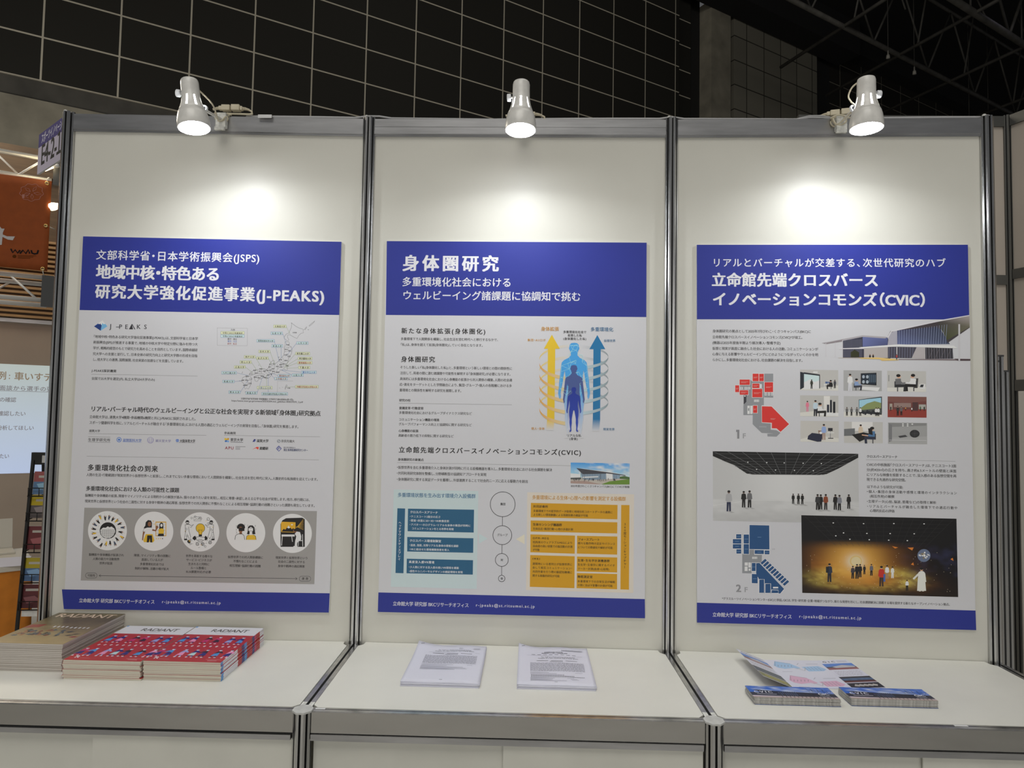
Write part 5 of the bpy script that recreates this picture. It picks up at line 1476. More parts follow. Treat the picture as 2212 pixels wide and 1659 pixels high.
for i, bx in enumerate(THUMB):
    p = Ink(sh, -0.0070); q = Sub(p, bx)
    x0, y0, x1, y1 = bx
    quad = [(x0, y0), (x1, y0 + 4), (x1, y1 + 4 - 4), (x0, y1 - 4)]
    base = [WALLC, pc(150, 150, 150), pc(172, 170, 166), pc(168, 166, 162), pc(165, 165, 165), pc(90, 62, 58), pc(176, 173, 168), pc(172, 170, 166), pc(138, 138, 138)][i]
    p.picture(quad, 14, 8, lambda a, b: mix(base, mix(base, (0.5, 0.5, 0.5), .5) if i != 5 else pc(120, 50, 44), .3 * vnoise(a * 4, b * 3, i) + .25 * (1 - b)), 2)
    skn = pc(190, 150, 125)
    if i == 0:
        q.poly([(0, .72), (.45, .86), (1, .72), (1, .97), (0, .97)], FLOORC, 3); q.poly([(0, .1), (.1, .14), (.1, .84), (0, .95)], pc(36, 40, 46), 4)
        q.poly([(.1, .12), (.52, .22), (.52, .88), (.1, .9)], pc(30, 34, 40), 3); q.poly([(.1, .2), (.5, .28), (.5, .9), (.1, .93)], pc(178, 196, 214), 4); q.poly([(.1, .6), (.26, .45), (.38, .58), (.5, .5), (.5, .9), (.1, .93)], pc(200, 210, 220), 5)
        q.fig(.3, .9, .44, pc(50, 52, 44), pc(40, 42, 40), BLK, 6, BLK); q.rect(.62, .66, .84, .7, pc(220, 220, 222), 5); q.rect(.66, .55, .73, .64, pc(70, 90, 130), 6); q.rect(.74, .55, .82, .64, pc(80, 100, 140), 6); q.line([(.64, .7), (.64, .85)], 4, WC, 5)
        q.sit(.8, .9, .5, BLK, BLK, 7, skn, -1); q.fig(.91, .86, .4, pc(60, 60, 66), BLK, BLK, 7); q.rect(.34, .08, .46, .14, WC, 4)
    if i == 1:
        q.poly([(.45, .14), (.86, .1), (.86, .7), (.45, .66)], BLK, 4); q.poly([(.47, .17), (.84, .13), (.84, .66), (.47, .63)], pc(30, 40, 52), 5)
        for k in range(4): q.ell(.52 + .1 * (k % 2), .3 + .24 * (k // 2), .035, .08, pc(150, 160, 170), 6); q.rect(.66 + .05 * k, .2, .69 + .05 * k, .56, pc(70, 86, 100), 6)
        q.poly([(.4, .76), (.95, .8), (.9, .98), (.42, .9)], WC, 5); q.fig(.17, .99, .82, WC, pc(190, 190, 196), BLK, 6, skn); q.sit(.34, .95, .66, pc(120, 140, 175), pc(50, 52, 60), 7, skn)
    if i == 2:
        q.poly([(0, .8), (1, .74), (1, .98), (0, .98)], FLOORC, 3); q.sit(.29, .97, .95, pc(96, 96, 98), pc(40, 40, 42), 5, skn); q.sit(.66, .95, .95, WC, BLK, 5, skn, -1); q.poly([(.7, .35), (.8, .34), (.78, .8), (.7, .8)], pc(60, 58, 56), 4)
        q.poly([(.82, .62), (.98, .6), (.98, .86), (.84, .82)], WC, 5); q.poly([(.86, .64), (.94, .63), (.92, .76), (.84, .76)], pc(40, 42, 46), 6); q.rect(.03, .2, .05, .5, pc(120, 120, 120), 4)
    if i == 3:
        q.poly([(0, .8), (.6, .68), (1, .8), (1, .97), (0, .97)], FLOORC, 3); q.rect(.62, .02, .78, .74, pc(196, 194, 190), 3); q.fig(.19, .76, .5, pc(200, 110, 130), pc(190, 120, 140), BLK, 5, skn); q.fig(.4, .96, .74, pc(170, 186, 205), pc(36, 36, 44), BLK, 5, skn); q.sit(.52, .97, .74, WC, BLK, 6, skn)
        q.poly([(.5, .76), (1, .8), (1, .95), (.52, .92)], WC, 4); q.rect(.7, .42, .76, .78, pc(40, 44, 56), 6); q.rect(.78, .2, .83, .78, pc(34, 36, 44), 6); q.rect(.86, .28, .92, .8, pc(26, 28, 34), 6)
    if i == 4:
        q.poly([(0, .74), (1, .78), (1, .98), (0, .98)], FLOORC, 3); q.poly([(.39, .16), (.99, 0), (.99, .86), (.39, .8)], pc(40, 44, 48), 3); q.poly([(.4, .18), (.97, .05), (.97, .8), (.4, .78)], pc(140, 180, 214), 4); q.poly([(.4, .6), (.6, .34), (.8, .22), (.97, .3), (.97, .8), (.4, .78)], pc(120, 130, 84), 5); q.poly([(.4, .66), (.97, .55), (.97, .8), (.4, .78)], pc(70, 74, 72), 6)
        for k in range(9): q.ell(.46 + .05 * k, .72 + .04 * (k % 3), .03, .08, pc(36, 38, 44), 7)
        for x in (.08, .2, .34, .43, .84, .9): q.fig(x, .92, .4, pc(90, 90, 90) if x < .4 else WC, BLK, BLK, 8, skn)
        q.rect(.02, .68, .3, .72, WC, 7)
    if i == 5:
        q.poly([(0, .62), (1, .6), (1, .98), (0, .98)], pc(128, 52, 44), 3); q.poly([(0, 0), (1, 0), (1, .2), (.5, .3), (0, .24)], pc(110, 72, 66), 3); q.rect(.05, .34, .12, .62, pc(150, 140, 130), 4); q.rect(.64, .26, .78, .66, pc(70, 48, 48), 4); q.rect(.16, .3, .6, .5, pc(130, 110, 104), 3); q.rect(.8, .36, .98, .58, pc(150, 150, 144), 4)
        for x, y, h, c in ((.26, .9, .46, pc(50, 44, 44)), (.35, .88, .42, pc(90, 84, 84)), (.08, .68, .22, BLK), (.62, .7, .2, WC), (.84, .66, .22, pc(60, 90, 60)), (.94, .66, .22, BLK), (.46, .66, .18, pc(180, 120, 60))): q.fig(x, y, h, c, BLK, BLK, 6, skn)
    if i == 6:
        q.poly([(0, .86), (.4, .66), (1, .8), (1, .97), (0, .97)], FLOORC, 3); q.poly([(.2, .7), (.3, .56), (.6, .62), (.54, .96), (.44, .97), (.18, .86)], pc(36, 38, 56), 5); q.poly([(.46, .44), (.62, .46), (.62, .62), (.48, .6)], pc(120, 92, 76), 4); q.ell(.53, .55, .04, .06, WC, 6); q.fig(.61, .88, .74, pc(130, 150, 190), pc(150, 130, 120), BLK, 7, skn)
        q.rect(.72, .32, .84, .46, pc(34, 34, 40), 6); q.line([(.78, .46), (.78, .78)], 5, pc(120, 120, 124), 5); q.rect(.7, .52, .88, .56, pc(200, 200, 204), 6); q.rect(.72, .78, .86, .82, pc(60, 60, 64), 6)
    if i == 7:
        q.rect(.2, 0, .74, .42, pc(196, 194, 192), 3); q.poly([(0, .34), (.28, .3), (.28, .64), (0, .66)], pc(96, 98, 100), 4); q.poly([(.2, .6), (.5, .48), (.8, .58), (.4, .92)], BLK, 5); q.fig(.43, .84, .72, pc(186, 170, 150), pc(120, 120, 120), BLK, 4, skn); q.sit(.72, .99, .9, pc(70, 104, 140), pc(40, 44, 60), 7, skn, -1); q.poly([(.62, .3), (.72, .28), (.74, .6), (.64, .56)], BLK, 9); q.line([(.46, .6), (.62, .64)], 8, skn, 8)
    if i == 8:
        q.poly([(0, .7), (1, .62), (1, .98), (0, .98)], pc(150, 150, 150), 3); q.poly([(.02, .05), (.1, .1), (.1, .84), (.02, .9)], pc(108, 108, 110), 4); q.poly([(0, .02), (.98, 0), (.98, .12), (.1, .2)], pc(120, 120, 120), 3)
        for k in range(5): q.ell(.38 + .12 * (k % 3), .06 + .08 * (k // 3), .025, .03, WC, 5, 10)
        X = q.X((.68, .5)); p.ell(X[0], X[1], 36, 28, pc(60, 60, 62), 5, 24)
        for k in range(4): p.ring(X[0], X[1], 36 - k * 9, 28, 2, pc(26, 26, 28), 6, 24); p.ring(X[0], X[1], 36, 28 - k * 7, 2, pc(26, 26, 28), 6, 24)
        q.poly([(.26, .62), (.44, .56), (.5, .64), (.3, .7)], pc(60, 60, 62), 6); q.rect(.03, .8, .98, .82, pc(180, 180, 182), 6)
    p.build('photo_print', t, 'print', TN[i])

# arena rendering
sh.setc(1490, 960, K64)
AQ = [(163, 54), (1257, 75), (1264, 596), (166, 573)]
p = Ink(sh, -0.0070)


def arena(a, b):
    wall = mix(pc(168, 168, 168), pc(186, 186, 186), math.exp(-((a - .5) ** 2) / .08))
    if b > .70:
        g = .72 + .5 * fbm(a * 9, b * 14, 4)
        c = mix(pc(150, 150, 150), pc(196, 196, 196), min(1, max(0, g - .45)))
        return mix(c, pc(140, 140, 140), max(0, b - .8) * 2)
    edge = .34 + .22 * (1 - abs(a - .5) * 2) if False else None
    return wall


p.picture(AQ, 70, 34, arena, 2)


def A_(s, t_):
    q = [np.array(v, float) for v in AQ]
    r = (q[0] * (1 - s) + q[1] * s) * (1 - t_) + (q[3] * (1 - s) + q[2] * s) * t_
    return (r[0], r[1])


def apoly(pts, c, l): p.poly([A_(*q) for q in pts], c, l)


ceil_ = [(0, 0), (1, 0), (1, .055), (.86, .22), (.78, .30), (.73, .315), (.27, .325), (.23, .31), (.15, .20), (0, .07)]
apoly(ceil_, pc(22, 22, 23), 3)
for k in range(15):
    x = -.2 + 1.4 * k / 14; xb = .26 + .48 * k / 14
    y0 = max(.0, 0.0); f0 = 0.0
    for xa, xc in ((x, xb), (1 - x, 1 - xb)):            # start where the line enters the dark ceiling
        den = .944 * (xc - xa) - .31
        if .07 + .944 * xa < 0 and den > 0: f0 = max(f0, -(.07 + .944 * xa) / den + .02)
    p.line([A_(x + (xb - x) * f0, .31 * f0), A_(xb, .31)], 1.8, pc(110, 110, 112), 4)
for k in range(8):
    y = .03 + .28 * (k / 7) ** .8; hw = min(.5 * (1 - (y - .02) * 1.6), .49)
    p.line([A_(.5 - hw, y + .005), A_(.5 + hw, y)], 1.6, pc(84, 84, 86), 4)
for x, y in ((.24, .15), (.37, .15), (.49, .15), (.62, .15), (.745, .15), (.3, .25), (.43, .255), (.56, .255), (.69, .255)): X = A_(x, y); p.ell(X[0], X[1], 5, 4, pc(225, 225, 225), 5, 10)
p.line([A_(0, .78), A_(.27, .695), A_(.73, .695), A_(1, .78)], 2, pc(205, 205, 205), 4)
for x, y, h, c, d in ((.108, .86, .30, pc(150, 150, 152), pc(40, 44, 66)), (.21, .80, .235, BLK, BLK), (.25, .80, .245, pc(96, 96, 98), BLK), (.549, .735, .145, BLK, BLK), (.585, .738, .15, BLK, BLK), (.612, .74, .15, BLK, BLK), (.716, .815, .225, pc(52, 52, 54), BLK), (.738, .808, .215, BLK, BLK), (.772, .812, .225, pc(120, 60, 36), pc(44, 40, 40)), (.838, .808, .22, BLK, BLK), (.866, .815, .22, pc(110, 112, 120), BLK), (.93, .79, .205, BLK, BLK)):
    X = A_(x, y); figure(p, X[0], X[1], h * 520, c, d, BLK, 6, pc(120, 100, 90)); p.poly([(X[0] - 10, X[1]), (X[0] + 12, X[1] - 2), (X[0] + 44, X[1] + 10), (X[0] + 20, X[1] + 12)], pc(152, 152, 152), 5)
p.build('photo_print', t, 'print', 'grey picture of people in a bare white arena')

# space-themed arena picture
SQ = [(829, 533), (1998, 562), (2010, 1147), (837, 1112)]
p = Ink(sh, -0.0070)


def space(a, b):
    r = math.hypot((a - .345) * 1.0, (b - .58) * .62)
    ang = math.atan2((b - .62) * 1.6, (a - .36))
    base = pc(11, 9, 12)
    neb = fbm(a * 7, b * 7, 9)
    c = mix(base, pc(44, 46, 78), max(0, (neb - .52) * 2.4) * max(0, a - .5) * 2)
    disc = math.exp(-(((b - (.74 + (a - .4) * .34)) / (.10 + .08 * a)) ** 2)) if a > .06 else 0
    band = math.exp(-(((a - .40) / .29) ** 2))
    tex = fbm(a * 16 + b * 5, b * 22 - a * 6, 5)
    c = mix(c, pc(160, 96, 30), min(1, disc * band * 1.1 * (0.25 + tex)))
    r2 = math.hypot((a - .40) / .36, (b - .80) / .17)
    swirl = math.exp(-((r2 - .75) / .28) ** 2)
    c = mix(c, pc(232, 184, 90), min(1, swirl * (.15 + 1.1 * max(0, tex - .25))) * (1 if a < .72 else max(0, 1 - (a - .72) * 4)))
    c = mix(c, pc(250, 205, 110), math.exp(-(r / .13) ** 2))
    c = mix(c, pc(196, 120, 26), .75 * math.exp(-(r / .22) ** 2))
    c = mix(c, pc(255, 236, 180), math.exp(-(r / .055) ** 2))
    low = max(0, (b - .86) / .14)
    c = mix(c, pc(28, 20, 14), min(1, low * (.6 + .6 * fbm(a * 20, b * 20, 7))))
    if b < .42: c = mix(c, pc(15, 14, 16), min(1, (.42 - b) * 9))
    return c


p.picture(SQ, 130, 66, space, 3)


def S_(s, t_):
    q = [np.array(v, float) for v in SQ]
    r = (q[0] * (1 - s) + q[1] * s) * (1 - t_) + (q[3] * (1 - s) + q[2] * s) * t_
    return (r[0], r[1])


for k in range(16): p.line([S_(.02 + k * .064, .01), S_(.22 + k * .038, .38)], 1.3, pc(46, 45, 47), 4)
for k in range(7): p.line([S_(.02 + k * .03, .03 + k * .055), S_(.98 - k * .03, .03 + k * .05)], 1.3, pc(42, 41, 43), 4)
for x, y in ((.205, .09), (.40, .09), (.595, .08), (.79, .075), (.27, .215), (.42, .215), (.57, .21), (.725, .205), (.22, .255), (.31, .295), (.435, .295), (.56, .295), (.68, .295)): X = S_(x, y); p.ell(X[0], X[1], 6, 4, pc(220, 212, 196), 5, 10)
for k in range(90):
    X = S_(rq.uniform(.03, .97), rq.uniform(.44, .95)); p.ell(X[0], X[1], 2, 2, pc(190, 176, 150), 4, 6)
X = S_(.345, .57); p.ell(X[0] + 2, X[1] + 3, 46, 43, (0.84, 0.60, 0.24), 4, 40); p.ell(X[0] + 3, X[1] + 4, 36, 33, (0.86, 0.72, 0.42), 4.4, 40)
X = S_(.785, .48); p.ell(X[0], X[1], 49, 48, pc(92, 104, 128), 4, 40)
for k in range(16):
    a = rq.uniform(0, 6.28); r_ = rq.uniform(0, 34); p.ell(X[0] + r_ * math.cos(a), X[1] + r_ * math.sin(a), rq.uniform(6, 14), rq.uniform(4, 8), pc(216, 218, 224) if k % 3 else pc(120, 110, 90), 5, 12, rot=.5)
for pts in ([(.58, .37), (.62, .385), (.60, .40)], [(.68, .385), (.72, .38), (.71, .42)], [(.70, .60), (.715, .57), (.72, .61)], [(.955, .52), (.97, .50), (.975, .54)]): p.poly([S_(*q) for q in pts], pc(190, 110, 40), 5)
skn = pc(190, 150, 120)
for x, y, h, c, d in ((.175, .85, .24, pc(40, 46, 62), pc(28, 30, 40)), (.325, .80, .165, pc(56, 52, 58), BLK), (.352, .80, .19, BLK, BLK), (.372, .78, .17, BLK, BLK), (.40, .74, .12, pc(40, 36, 36), BLK), (.445, .755, .15, pc(90, 88, 96), BLK), (.508, .89, .265, pc(170, 44, 36), pc(60, 44, 36)), (.545, .79, .175, WC, pc(150, 120, 90)), (.58, .78, .15, pc(200, 196, 190), WC), (.765, .94, .31, pc(205, 200, 192), pc(190, 182, 170)), (.672, .935, .14, WC, BLK)):
    X = S_(x, y); figure(p, X[0], X[1], h * 575, c, d, BLK, 7, skn)
X = S_(.765, .94); p.poly([(X[0] - 28, X[1] - 100), (X[0] + 26, X[1] - 100), (X[0] + 34, X[1] - 4), (X[0] - 34, X[1] - 4)], pc(205, 200, 190), 9); p.line([(X[0] - 16, X[1] - 136), (X[0] - 62, X[1] - 92)], 14, pc(205, 200, 190), 9); p.line([(X[0] + 22, X[1] - 136), (X[0] + 30, X[1] - 70)], 11, pc(205, 200, 190), 9)
X = S_(.165, .72); p.rect(X[0] - 14, X[1] - 38, X[0] + 8, X[1] + 6, pc(30, 34, 40), 9)
X = S_(.525, .80); p.rect(X[0] - 4, X[1] - 40, X[0] + 10, X[1] + 16, pc(60, 90, 150), 9)
p.build('photo_print', t, 'print', 'dark picture of visitors among projected stars and a planet')
flush_ink()


# ------------------------------------------------------------------ magazines on the left counter
class Flat(Sheet):
    """a printed sheet addressed directly in 0..100 units of its own width and height"""

    def __init__(s, w, h, ox=0.0, oz=0.0):
        s.w = w; s.h = h; s.ox = ox; s.oz = oz; s.crop = None

    def setc(s, *a): pass

    def uv(s, x, y):
        return np.array([s.ox + x / 100 * s.w, s.oz + s.h - y / 100 * s.h])


def lay_flat(o):
    """prints are built standing up; turn them to lie on top (their y axis becomes height)"""
    o.rotation_euler = (-math.pi / 2, 0, 0)


RK = 1.0


def mc(r, g, b): return pc(r, g, b, RK)


MW, ML = 0.2105, 0.292
MRED = mc(182, 40, 42); MW_ = mc(226, 226, 232); MBL = mc(78, 150, 215); MNV = mc(38, 38, 120); MPK = mc(232, 150, 190); MLV = mc(160, 165, 220); MMG = mc(200, 50, 110); MBK = mc(52, 24, 36); MMT = mc(190, 220, 222)


def walker(p, x, y, c1, c2, flip, layer):
    f = -1.0 if flip else 1.0
    g = 1.4
    X = lambda a, b: (x + a * f, y + b * g)
    p.poly([X(-4, 7), X(-1, -1), X(3, 0), X(5, 7)], c1, layer)
    p.poly([X(-1, -2), X(3, -2), X(8, 1), X(7, 2.2), X(3, 1), X(-3, 3)], c2, layer + 1)
    q = X(1, -3.2); p.ell(q[0], q[1], 2.1, 1.9, MW_, layer + 2, 10); p.poly([X(-.8, -3.6), X(1, -5.2), X(2.8, -3.8)], MNV, layer + 3)
    p.poly([X(-3, 7), X(-1.4, 7), X(-1.0, 9.6), X(-3.4, 9.6)], c2, layer); p.poly([X(2, 7), X(3.6, 7), X(5, 9.4), X(2.6, 9.6)], c2, layer)
    for a, b in ((-2.2, 10.2), (4, 10)):
        q = X(a, b); p.ell(q[0], q[1], 1.7, 1.1, MW_, layer + 1, 8)


def red_cover(parent, zt):
    sh = Flat(MW, ML, 0, 0)
    p = Ink(sh, -zt)
    p.rect(0, 0, 100, 100, MRED, .6); p.rect(0, 0, 100, 25, MW_, 1)
    p.text('RADIANT', 30, 16.5, 84, 11, mc(42, 38, 38), 'm', 3)
    p.line([(40, 19), (62, 19)], .8, mc(150, 150, 155), 2); p.rect(0, 0, 3, 3.2, MBL, 2)
    cs = [(MBL, MNV), (MPK, MNV), (MMG, MBK), (MBK, MMG), (MLV, MNV), (MBL, MNV)]
    for k, (a, b) in enumerate(cs): walker(p, 9 + k * 16.4, 37, a, b, k % 2, 2)
    for k in range(11):
        p.rect(8 + k * 8.4, 57.2, 10.6 + k * 8.4, 60.5, MW_, 2)
        p.rect(9 + k * 8.4, 58.3, 10 + k * 8.4, 59.6, MRED, 3)
    cs = [(MNV, MMG), (MNV, MBL), (MPK, MLV), (MMT, MNV), (MNV, MBK), (MBL, MBK), (MNV, MPK)]
    for k, (a, b) in enumerate(cs): walker(p, 3 + k * 15.4, 74, a, b, k % 3 == 1, 2)
    p.text('R', 8, 95, 14, 7, MW_, 'b', 3); p.line([(16, 94.6), (30, 95)], .7, mc(225, 150, 150), 2); p.line([(76, 93.2), (97, 93.4)], .8, mc(225, 150, 150), 2); p.line([(80, 96), (92, 96)], 1.2, mc(230, 190, 190), 2)
    p.build('cover_print', parent, 'gloss'); p.flat = True
    return p


def khaki_cover(parent, zt):
    sh = Flat(MW, ML, 0, 0)
    p = Ink(sh, -zt)

    def sand(a, b):
        c = mix(mc(104, 92, 66), mc(176, 152, 104), min(1, max(0, (b - .2) / .8)) * .8 + .35 * (fbm(a * 6, b * 14, 21) - .4))
        return mix(c, mc(70, 62, 44), max(0, .35 - abs(b - .36)) * .9 * fbm(a * 3, b * 9, 4))
    p.picture([(0, 0), (100, 0), (100, 100), (0, 100)], 30, 40, sand, .8)
    p.text('RADIANT', 7, 20, 93, 15.5, mc(232, 205, 180), 'r', 3)
    p.poly([(2, 45), (22, 43), (20, 53), (0, 56)], mc(140, 50, 40), 2)
    for k, (x, y) in enumerate([(38, 48), (44, 48), (50, 48), (56, 48), (64, 50), (70, 50), (76, 50), (82, 50), (88, 50)]): p.rect(x, y, x + 2.4, y + 4, MW_, 3)
    rr = random.Random(11)
    for k in range(46):
        x = rr.uniform(4, 66); y = 66 + rr.uniform(-6, 12) - x * .02
        c = [mc(62, 74, 84), mc(80, 92, 96), mc(52, 50, 46), mc(150, 100, 60), mc(120, 60, 46)][k % 5]
        p.poly([(x, y + rr.uniform(1, 3)), (x + rr.uniform(1, 3), y - rr.uniform(1, 3)), (x + rr.uniform(4, 8), y), (x + rr.uniform(3, 6), y + rr.uniform(2, 4))], c, 2 + (k % 3) * .5)
    for x, y, c in ((70, 64, mc(60, 64, 60)), (78, 74, mc(80, 70, 50)), (88, 78, mc(140, 45, 40)), (84, 70, mc(90, 80, 60))): p.poly([(x, y + 2), (x + 5, y - 1), (x + 12, y), (x + 6, y + 3)], c, 3)
    p.build('cover_print', parent, 'gloss'); p.flat = True
    return p


for nm, c in (('mag_red', MRED), ('mag_white', MW_), ('mag_khaki', mc(150, 138, 118))):
    M[nm] = mat('cover_' + nm, c, 0.35)


def magazine_mesh(th, cov, cov_under, pages, spine):
    """pages block with two cover leaves; spine: optional printed spine on +x side"""
    out = {}
    mb = MB(); mb.box(.0002, MW - .0002, .0002, ML - .0002, .00015, th - .00015, pages); out['pages'] = mb
    mb = MB(); mb.box(0, MW, 0, ML, th - .00015, th, cov); mb.box(0, MW, 0, ML, 0, .00015, cov_under)
    mb.box(MW - .0003, MW, 0, ML, .0003, th - .0003, spine) if spine else mb.box(0, .0003, 0, ML, .0003, th - .0003, cov)
    out['cover'] = mb
    return out


def spine_print(parent, th):
    p = MB()
    M_ = [('mag_blue', MBL), ('mag_white', MW_), ('mag_red', MRED), ('mag_navy', MNV), ('mag_pink', MMG)]
    for n_, c_ in M_:
        if n_ not in M: M[n_] = mat('cover_' + n_, c_, 0.35)
    ys = [(0, .014, 'mag_blue'), (.014, .105, 'mag_white'), (.105, .132, 'mag_red'), (.132, .150, 'mag_navy'), (.150, .168, 'mag_blue'), (.168, .205, 'mag_red'), (.205, .222, 'mag_navy'), (.222, .234, 'mag_pink'), (.234, .262, 'mag_red'), (.262, ML, 'mag_white')]
    for a, b, k in ys: p.box(MW, MW + .0002, a, b, 0.0002, th - 0.0002, k)
    return p.build('spine', parent)


def magazine_stack(x, y, th, n, kind, ang, labels, group, seed, top_cover):
    rr = random.Random(seed)
    proto = None
    for k in range(n):
        lab = labels(k)
        loc = (x + rr.uniform(-.0016, .0016) + (0.003 if k == 0 and kind == 'red' else 0), y + rr.uniform(-.0012, .0012) - (0.003 if k == 0 and kind == 'red' else 0), ZC + k * th)
        if proto is None:
            t = thing('magazine', lab, 'magazine', loc, (0, 0, ang), group)
            if kind == 'red': parts = magazine_mesh(th, 'mag_red', 'mag_white', 'pages', None)
            elif kind == 'red_spine': parts = magazine_mesh(th, 'mag_red', 'mag_white', 'pages', 'mag_white')
            else: parts = magazine_mesh(th, 'mag_khaki', 'mag_khaki', 'pages2', None)
            for nm, b in parts.items(): b.build(nm, t)
            if kind == 'red_spine': spine_print(t, th)
            proto = t
        else:
            t = copy_tree(proto); t.location = loc; t.rotation_euler = (0, 0, ang + rr.uniform(-.004, .004)); t['label'] = lab; t['group'] = group
    top_cover(t, th)
    return t


FLATS = []
LBK = lambda k: 'topmost khaki magazine of the tall stack at the left end of the counter' if k == 14 else 'khaki magazine inside the tall stack at the left end, below the topmost'
LBR = lambda k: 'topmost red magazine of the stack leaning against the khaki magazines' if k == 9 else ('bottom red magazine, sticking out, of the stack beside the khaki magazines' if k == 0 else 'red magazine inside the stack beside the khaki magazines, pages facing front')
LBS = lambda k: 'topmost red magazine of the stack whose printed spines show on its side' if k == 9 else 'red magazine inside the stack with printed spines, below the topmost'
FLATS.append(magazine_stack(-1.4405, -0.303, 0.0050, 15, 'khaki', 0.0, LBK, 'khaki magazines in the tall stack', 1, lambda t, th: khaki_cover(t, th)))
FLATS.append(magazine_stack(-1.1965, -0.3475, 0.0050, 10, 'red', 0.0, LBR, 'red magazines in the stack beside the khaki ones', 2, lambda t, th: red_cover(t, th)))
FLATS.append(magazine_stack(-0.9815, -0.3410, 0.0050, 10, 'red_spine', 0.0, LBS, 'red magazines in the stack with printed spines', 5, lambda t, th: red_cover(t, th)))


# ------------------------------------------------------------------ stapled papers on the middle counter
def wave(x, y, amp, ph):
    return amp * (0.5 + 0.5 * math.sin(x * 46 + ph)) * (0.4 + 0.6 * y)


def paper_mesh(w, l, th, amp, ph, corner):
    nx, ny = 24, 12
    v = []; f = []
    for lay in (0, 1):
        for j in range(ny + 1):
            for i in range(nx + 1):
                x = w * i / nx; y = l * j / ny
                z = wave(i / nx * .21, j / ny, amp, ph) + (th if lay else 0) + corner * max(0, 1 - i / 9) ** 2 * max(0, (j - 6) / 6) ** 2
                v.append((x, y, z))
    q = (nx + 1) * (ny + 1)
    for lay in (0, 1):
        for j in range(ny):
            for i in range(nx):
                a = lay * q + j * (nx + 1) + i
                f.append((a, a + 1, a + nx + 2, a + nx + 1) if lay else (a, a + nx + 1, a + nx + 2, a + 1))
    rim = [i for i in range(nx + 1)] + [j * (nx + 1) + nx for j in range(1, ny + 1)] + [ny * (nx + 1) + i for i in range(nx - 1, -1, -1)] + [j * (nx + 1) for j in range(ny - 1, 0, -1)]
    for a, b in zip(rim, rim[1:] + rim[:1]): f.append((a, b, b + q, a + q))
    return v, f


def front_page(parent, w, l, hfun, kind):
    sh = Flat(w, l)
    p = Ink(sh, 0.0)
    C1 = pc(70, 70, 84, 1.0); C2 = pc(150, 150, 164, 1.0)
    T = [('The "Self" in a Multi-environmental Society:', 32, 80), ('Creation of a New Academic Field of Body Sphere', 28, 84)]
    p.line([(62, 9), (92, 9), (92, 12), (62, 12), (62, 9)], .5, C1, 2); p.line([(63, 10.6), (91, 10.8)], .9, C2, 2)
    y = 16.5
    if kind == 1:
        p.text('多重環境化社会における「私」', 37, y, 64, 2.2, C1, 'b', 2); p.text('身体圏研究という新しい学問領域の創成', 33, y + 3.2, 70, 2.2, C1, 'b', 2)
        for k in range(8): p.line([(19 + k * 8.2, y + 6.6), (24 + k * 8.2, y + 6.6)], 1.0, C1, 2)
        p.line([(12, y + 9.4), (90, y + 9.6)], .4, C2, 2); y += 14
    for s_, a, b in T: p.text(s_, a, y, b, 2.3, C1, 'm', 2); y += 3.2
    if kind == 0: p.line([(20, y), (93, y + .2)], .5, C2, 2)
    for k in range(3): p.line([(26 + k * 20, y + 2.6), (42 + k * 20, y + 2.6)], 1.0, C1, 2)
    p.line([(44, y + 5), (62, y + 5)], 1.0, C1, 2)
    y += 8.5
    rr = random.Random(4 + kind)
    for k in range(13):
        x = 17
        while x < 90:
            x2 = min(91, x + rr.uniform(2.2, 6)); p.line([(x, y), (x2 - .8, y)], .85, C2, 2); x = x2
        y += 1.75
    y += 2
    for ww in (86, 52): p.line([(17, y), (ww, y + .2)], .8, C2, 2); y += 3.0
    if kind == 1:
        for k in range(3):
            x = 18
            while x < 60 + k * 14:
                p.line([(x, y), (x + 1.6, y)], 1.2, C1, 2); x += 2.2
            y += 2.4
    for ww in (74, 78, 80, 64): p.line([(17, y), (ww, y + .2)], .8, C2, 2); y += 2.1
    p.line([(48, 93), (52, 93)], .8, C1, 2)
    p.drape = hfun
    p.build('front_page_print', parent, 'print')
    return p


DRAPED = []


def handout_stack(x, y, ang, n, kind, side_label, shear):
    th = 0.0021; proto = None
    for k in range(n):
        lab = ('topmost stapled paper of the %s stack of papers on the middle counter' if k == n - 1 else 'stapled paper below the topmost of the %s stack on the middle counter') % side_label
        amp = 0.0022 if k == n - 1 else 0.0010 + .0002 * k
        loc = (x + (0.0012 if k % 2 else -.0012), y + (0.0015 if k % 3 else -.001), ZC + k * (th + .0003))
        if proto is None or k == n - 1:
            t = thing('stapled_paper', lab, 'paper', loc, (0, 0, ang), 'stapled papers of the %s stack' % side_label)
            v, f = paper_mesh(.210, .290, th, amp if k == n - 1 else 0.0004, 1.2 + kind * 1.0, .010 if k == n - 1 else 0.0)
            mb = MB(); mb.add(v, f, 'paper', True); mb.build('sheets', t)
            if k == n - 1:
                hf = lambda px, py: wave(px / .21 * .21, py / .29, amp, 1.2 + kind * 1.0) + th + .010 * max(0, 1 - px / .21 * 24 / 9) ** 2 * max(0, (py / .29 * 12 - 6) / 6) ** 2
                DRAPED.append((front_page(t, .21, .29, hf, kind), hf))
                mb = MB(); zc = hf(.014, .279); mb.tube([(.010, .276, zc + .0008), (.019, .283, zc + .0004)], .0006, 'staple', 6); mb.build('staple', t)
            if proto is None: proto = t
        else:
            t = copy_tree(proto); t.location = loc; t.rotation_euler = (0, 0, ang + (.006 if k % 2 else -.004)); t['label'] = lab


handout_stack(-0.2875, -0.3390, -0.012, 5, 0, 'left', 0)
handout_stack(0.0235, -0.3380, -0.006, 5, 1, 'right', 0)

# ------------------------------------------------------------------ leaflets on the right counter
LW, LL = 0.217, 0.073


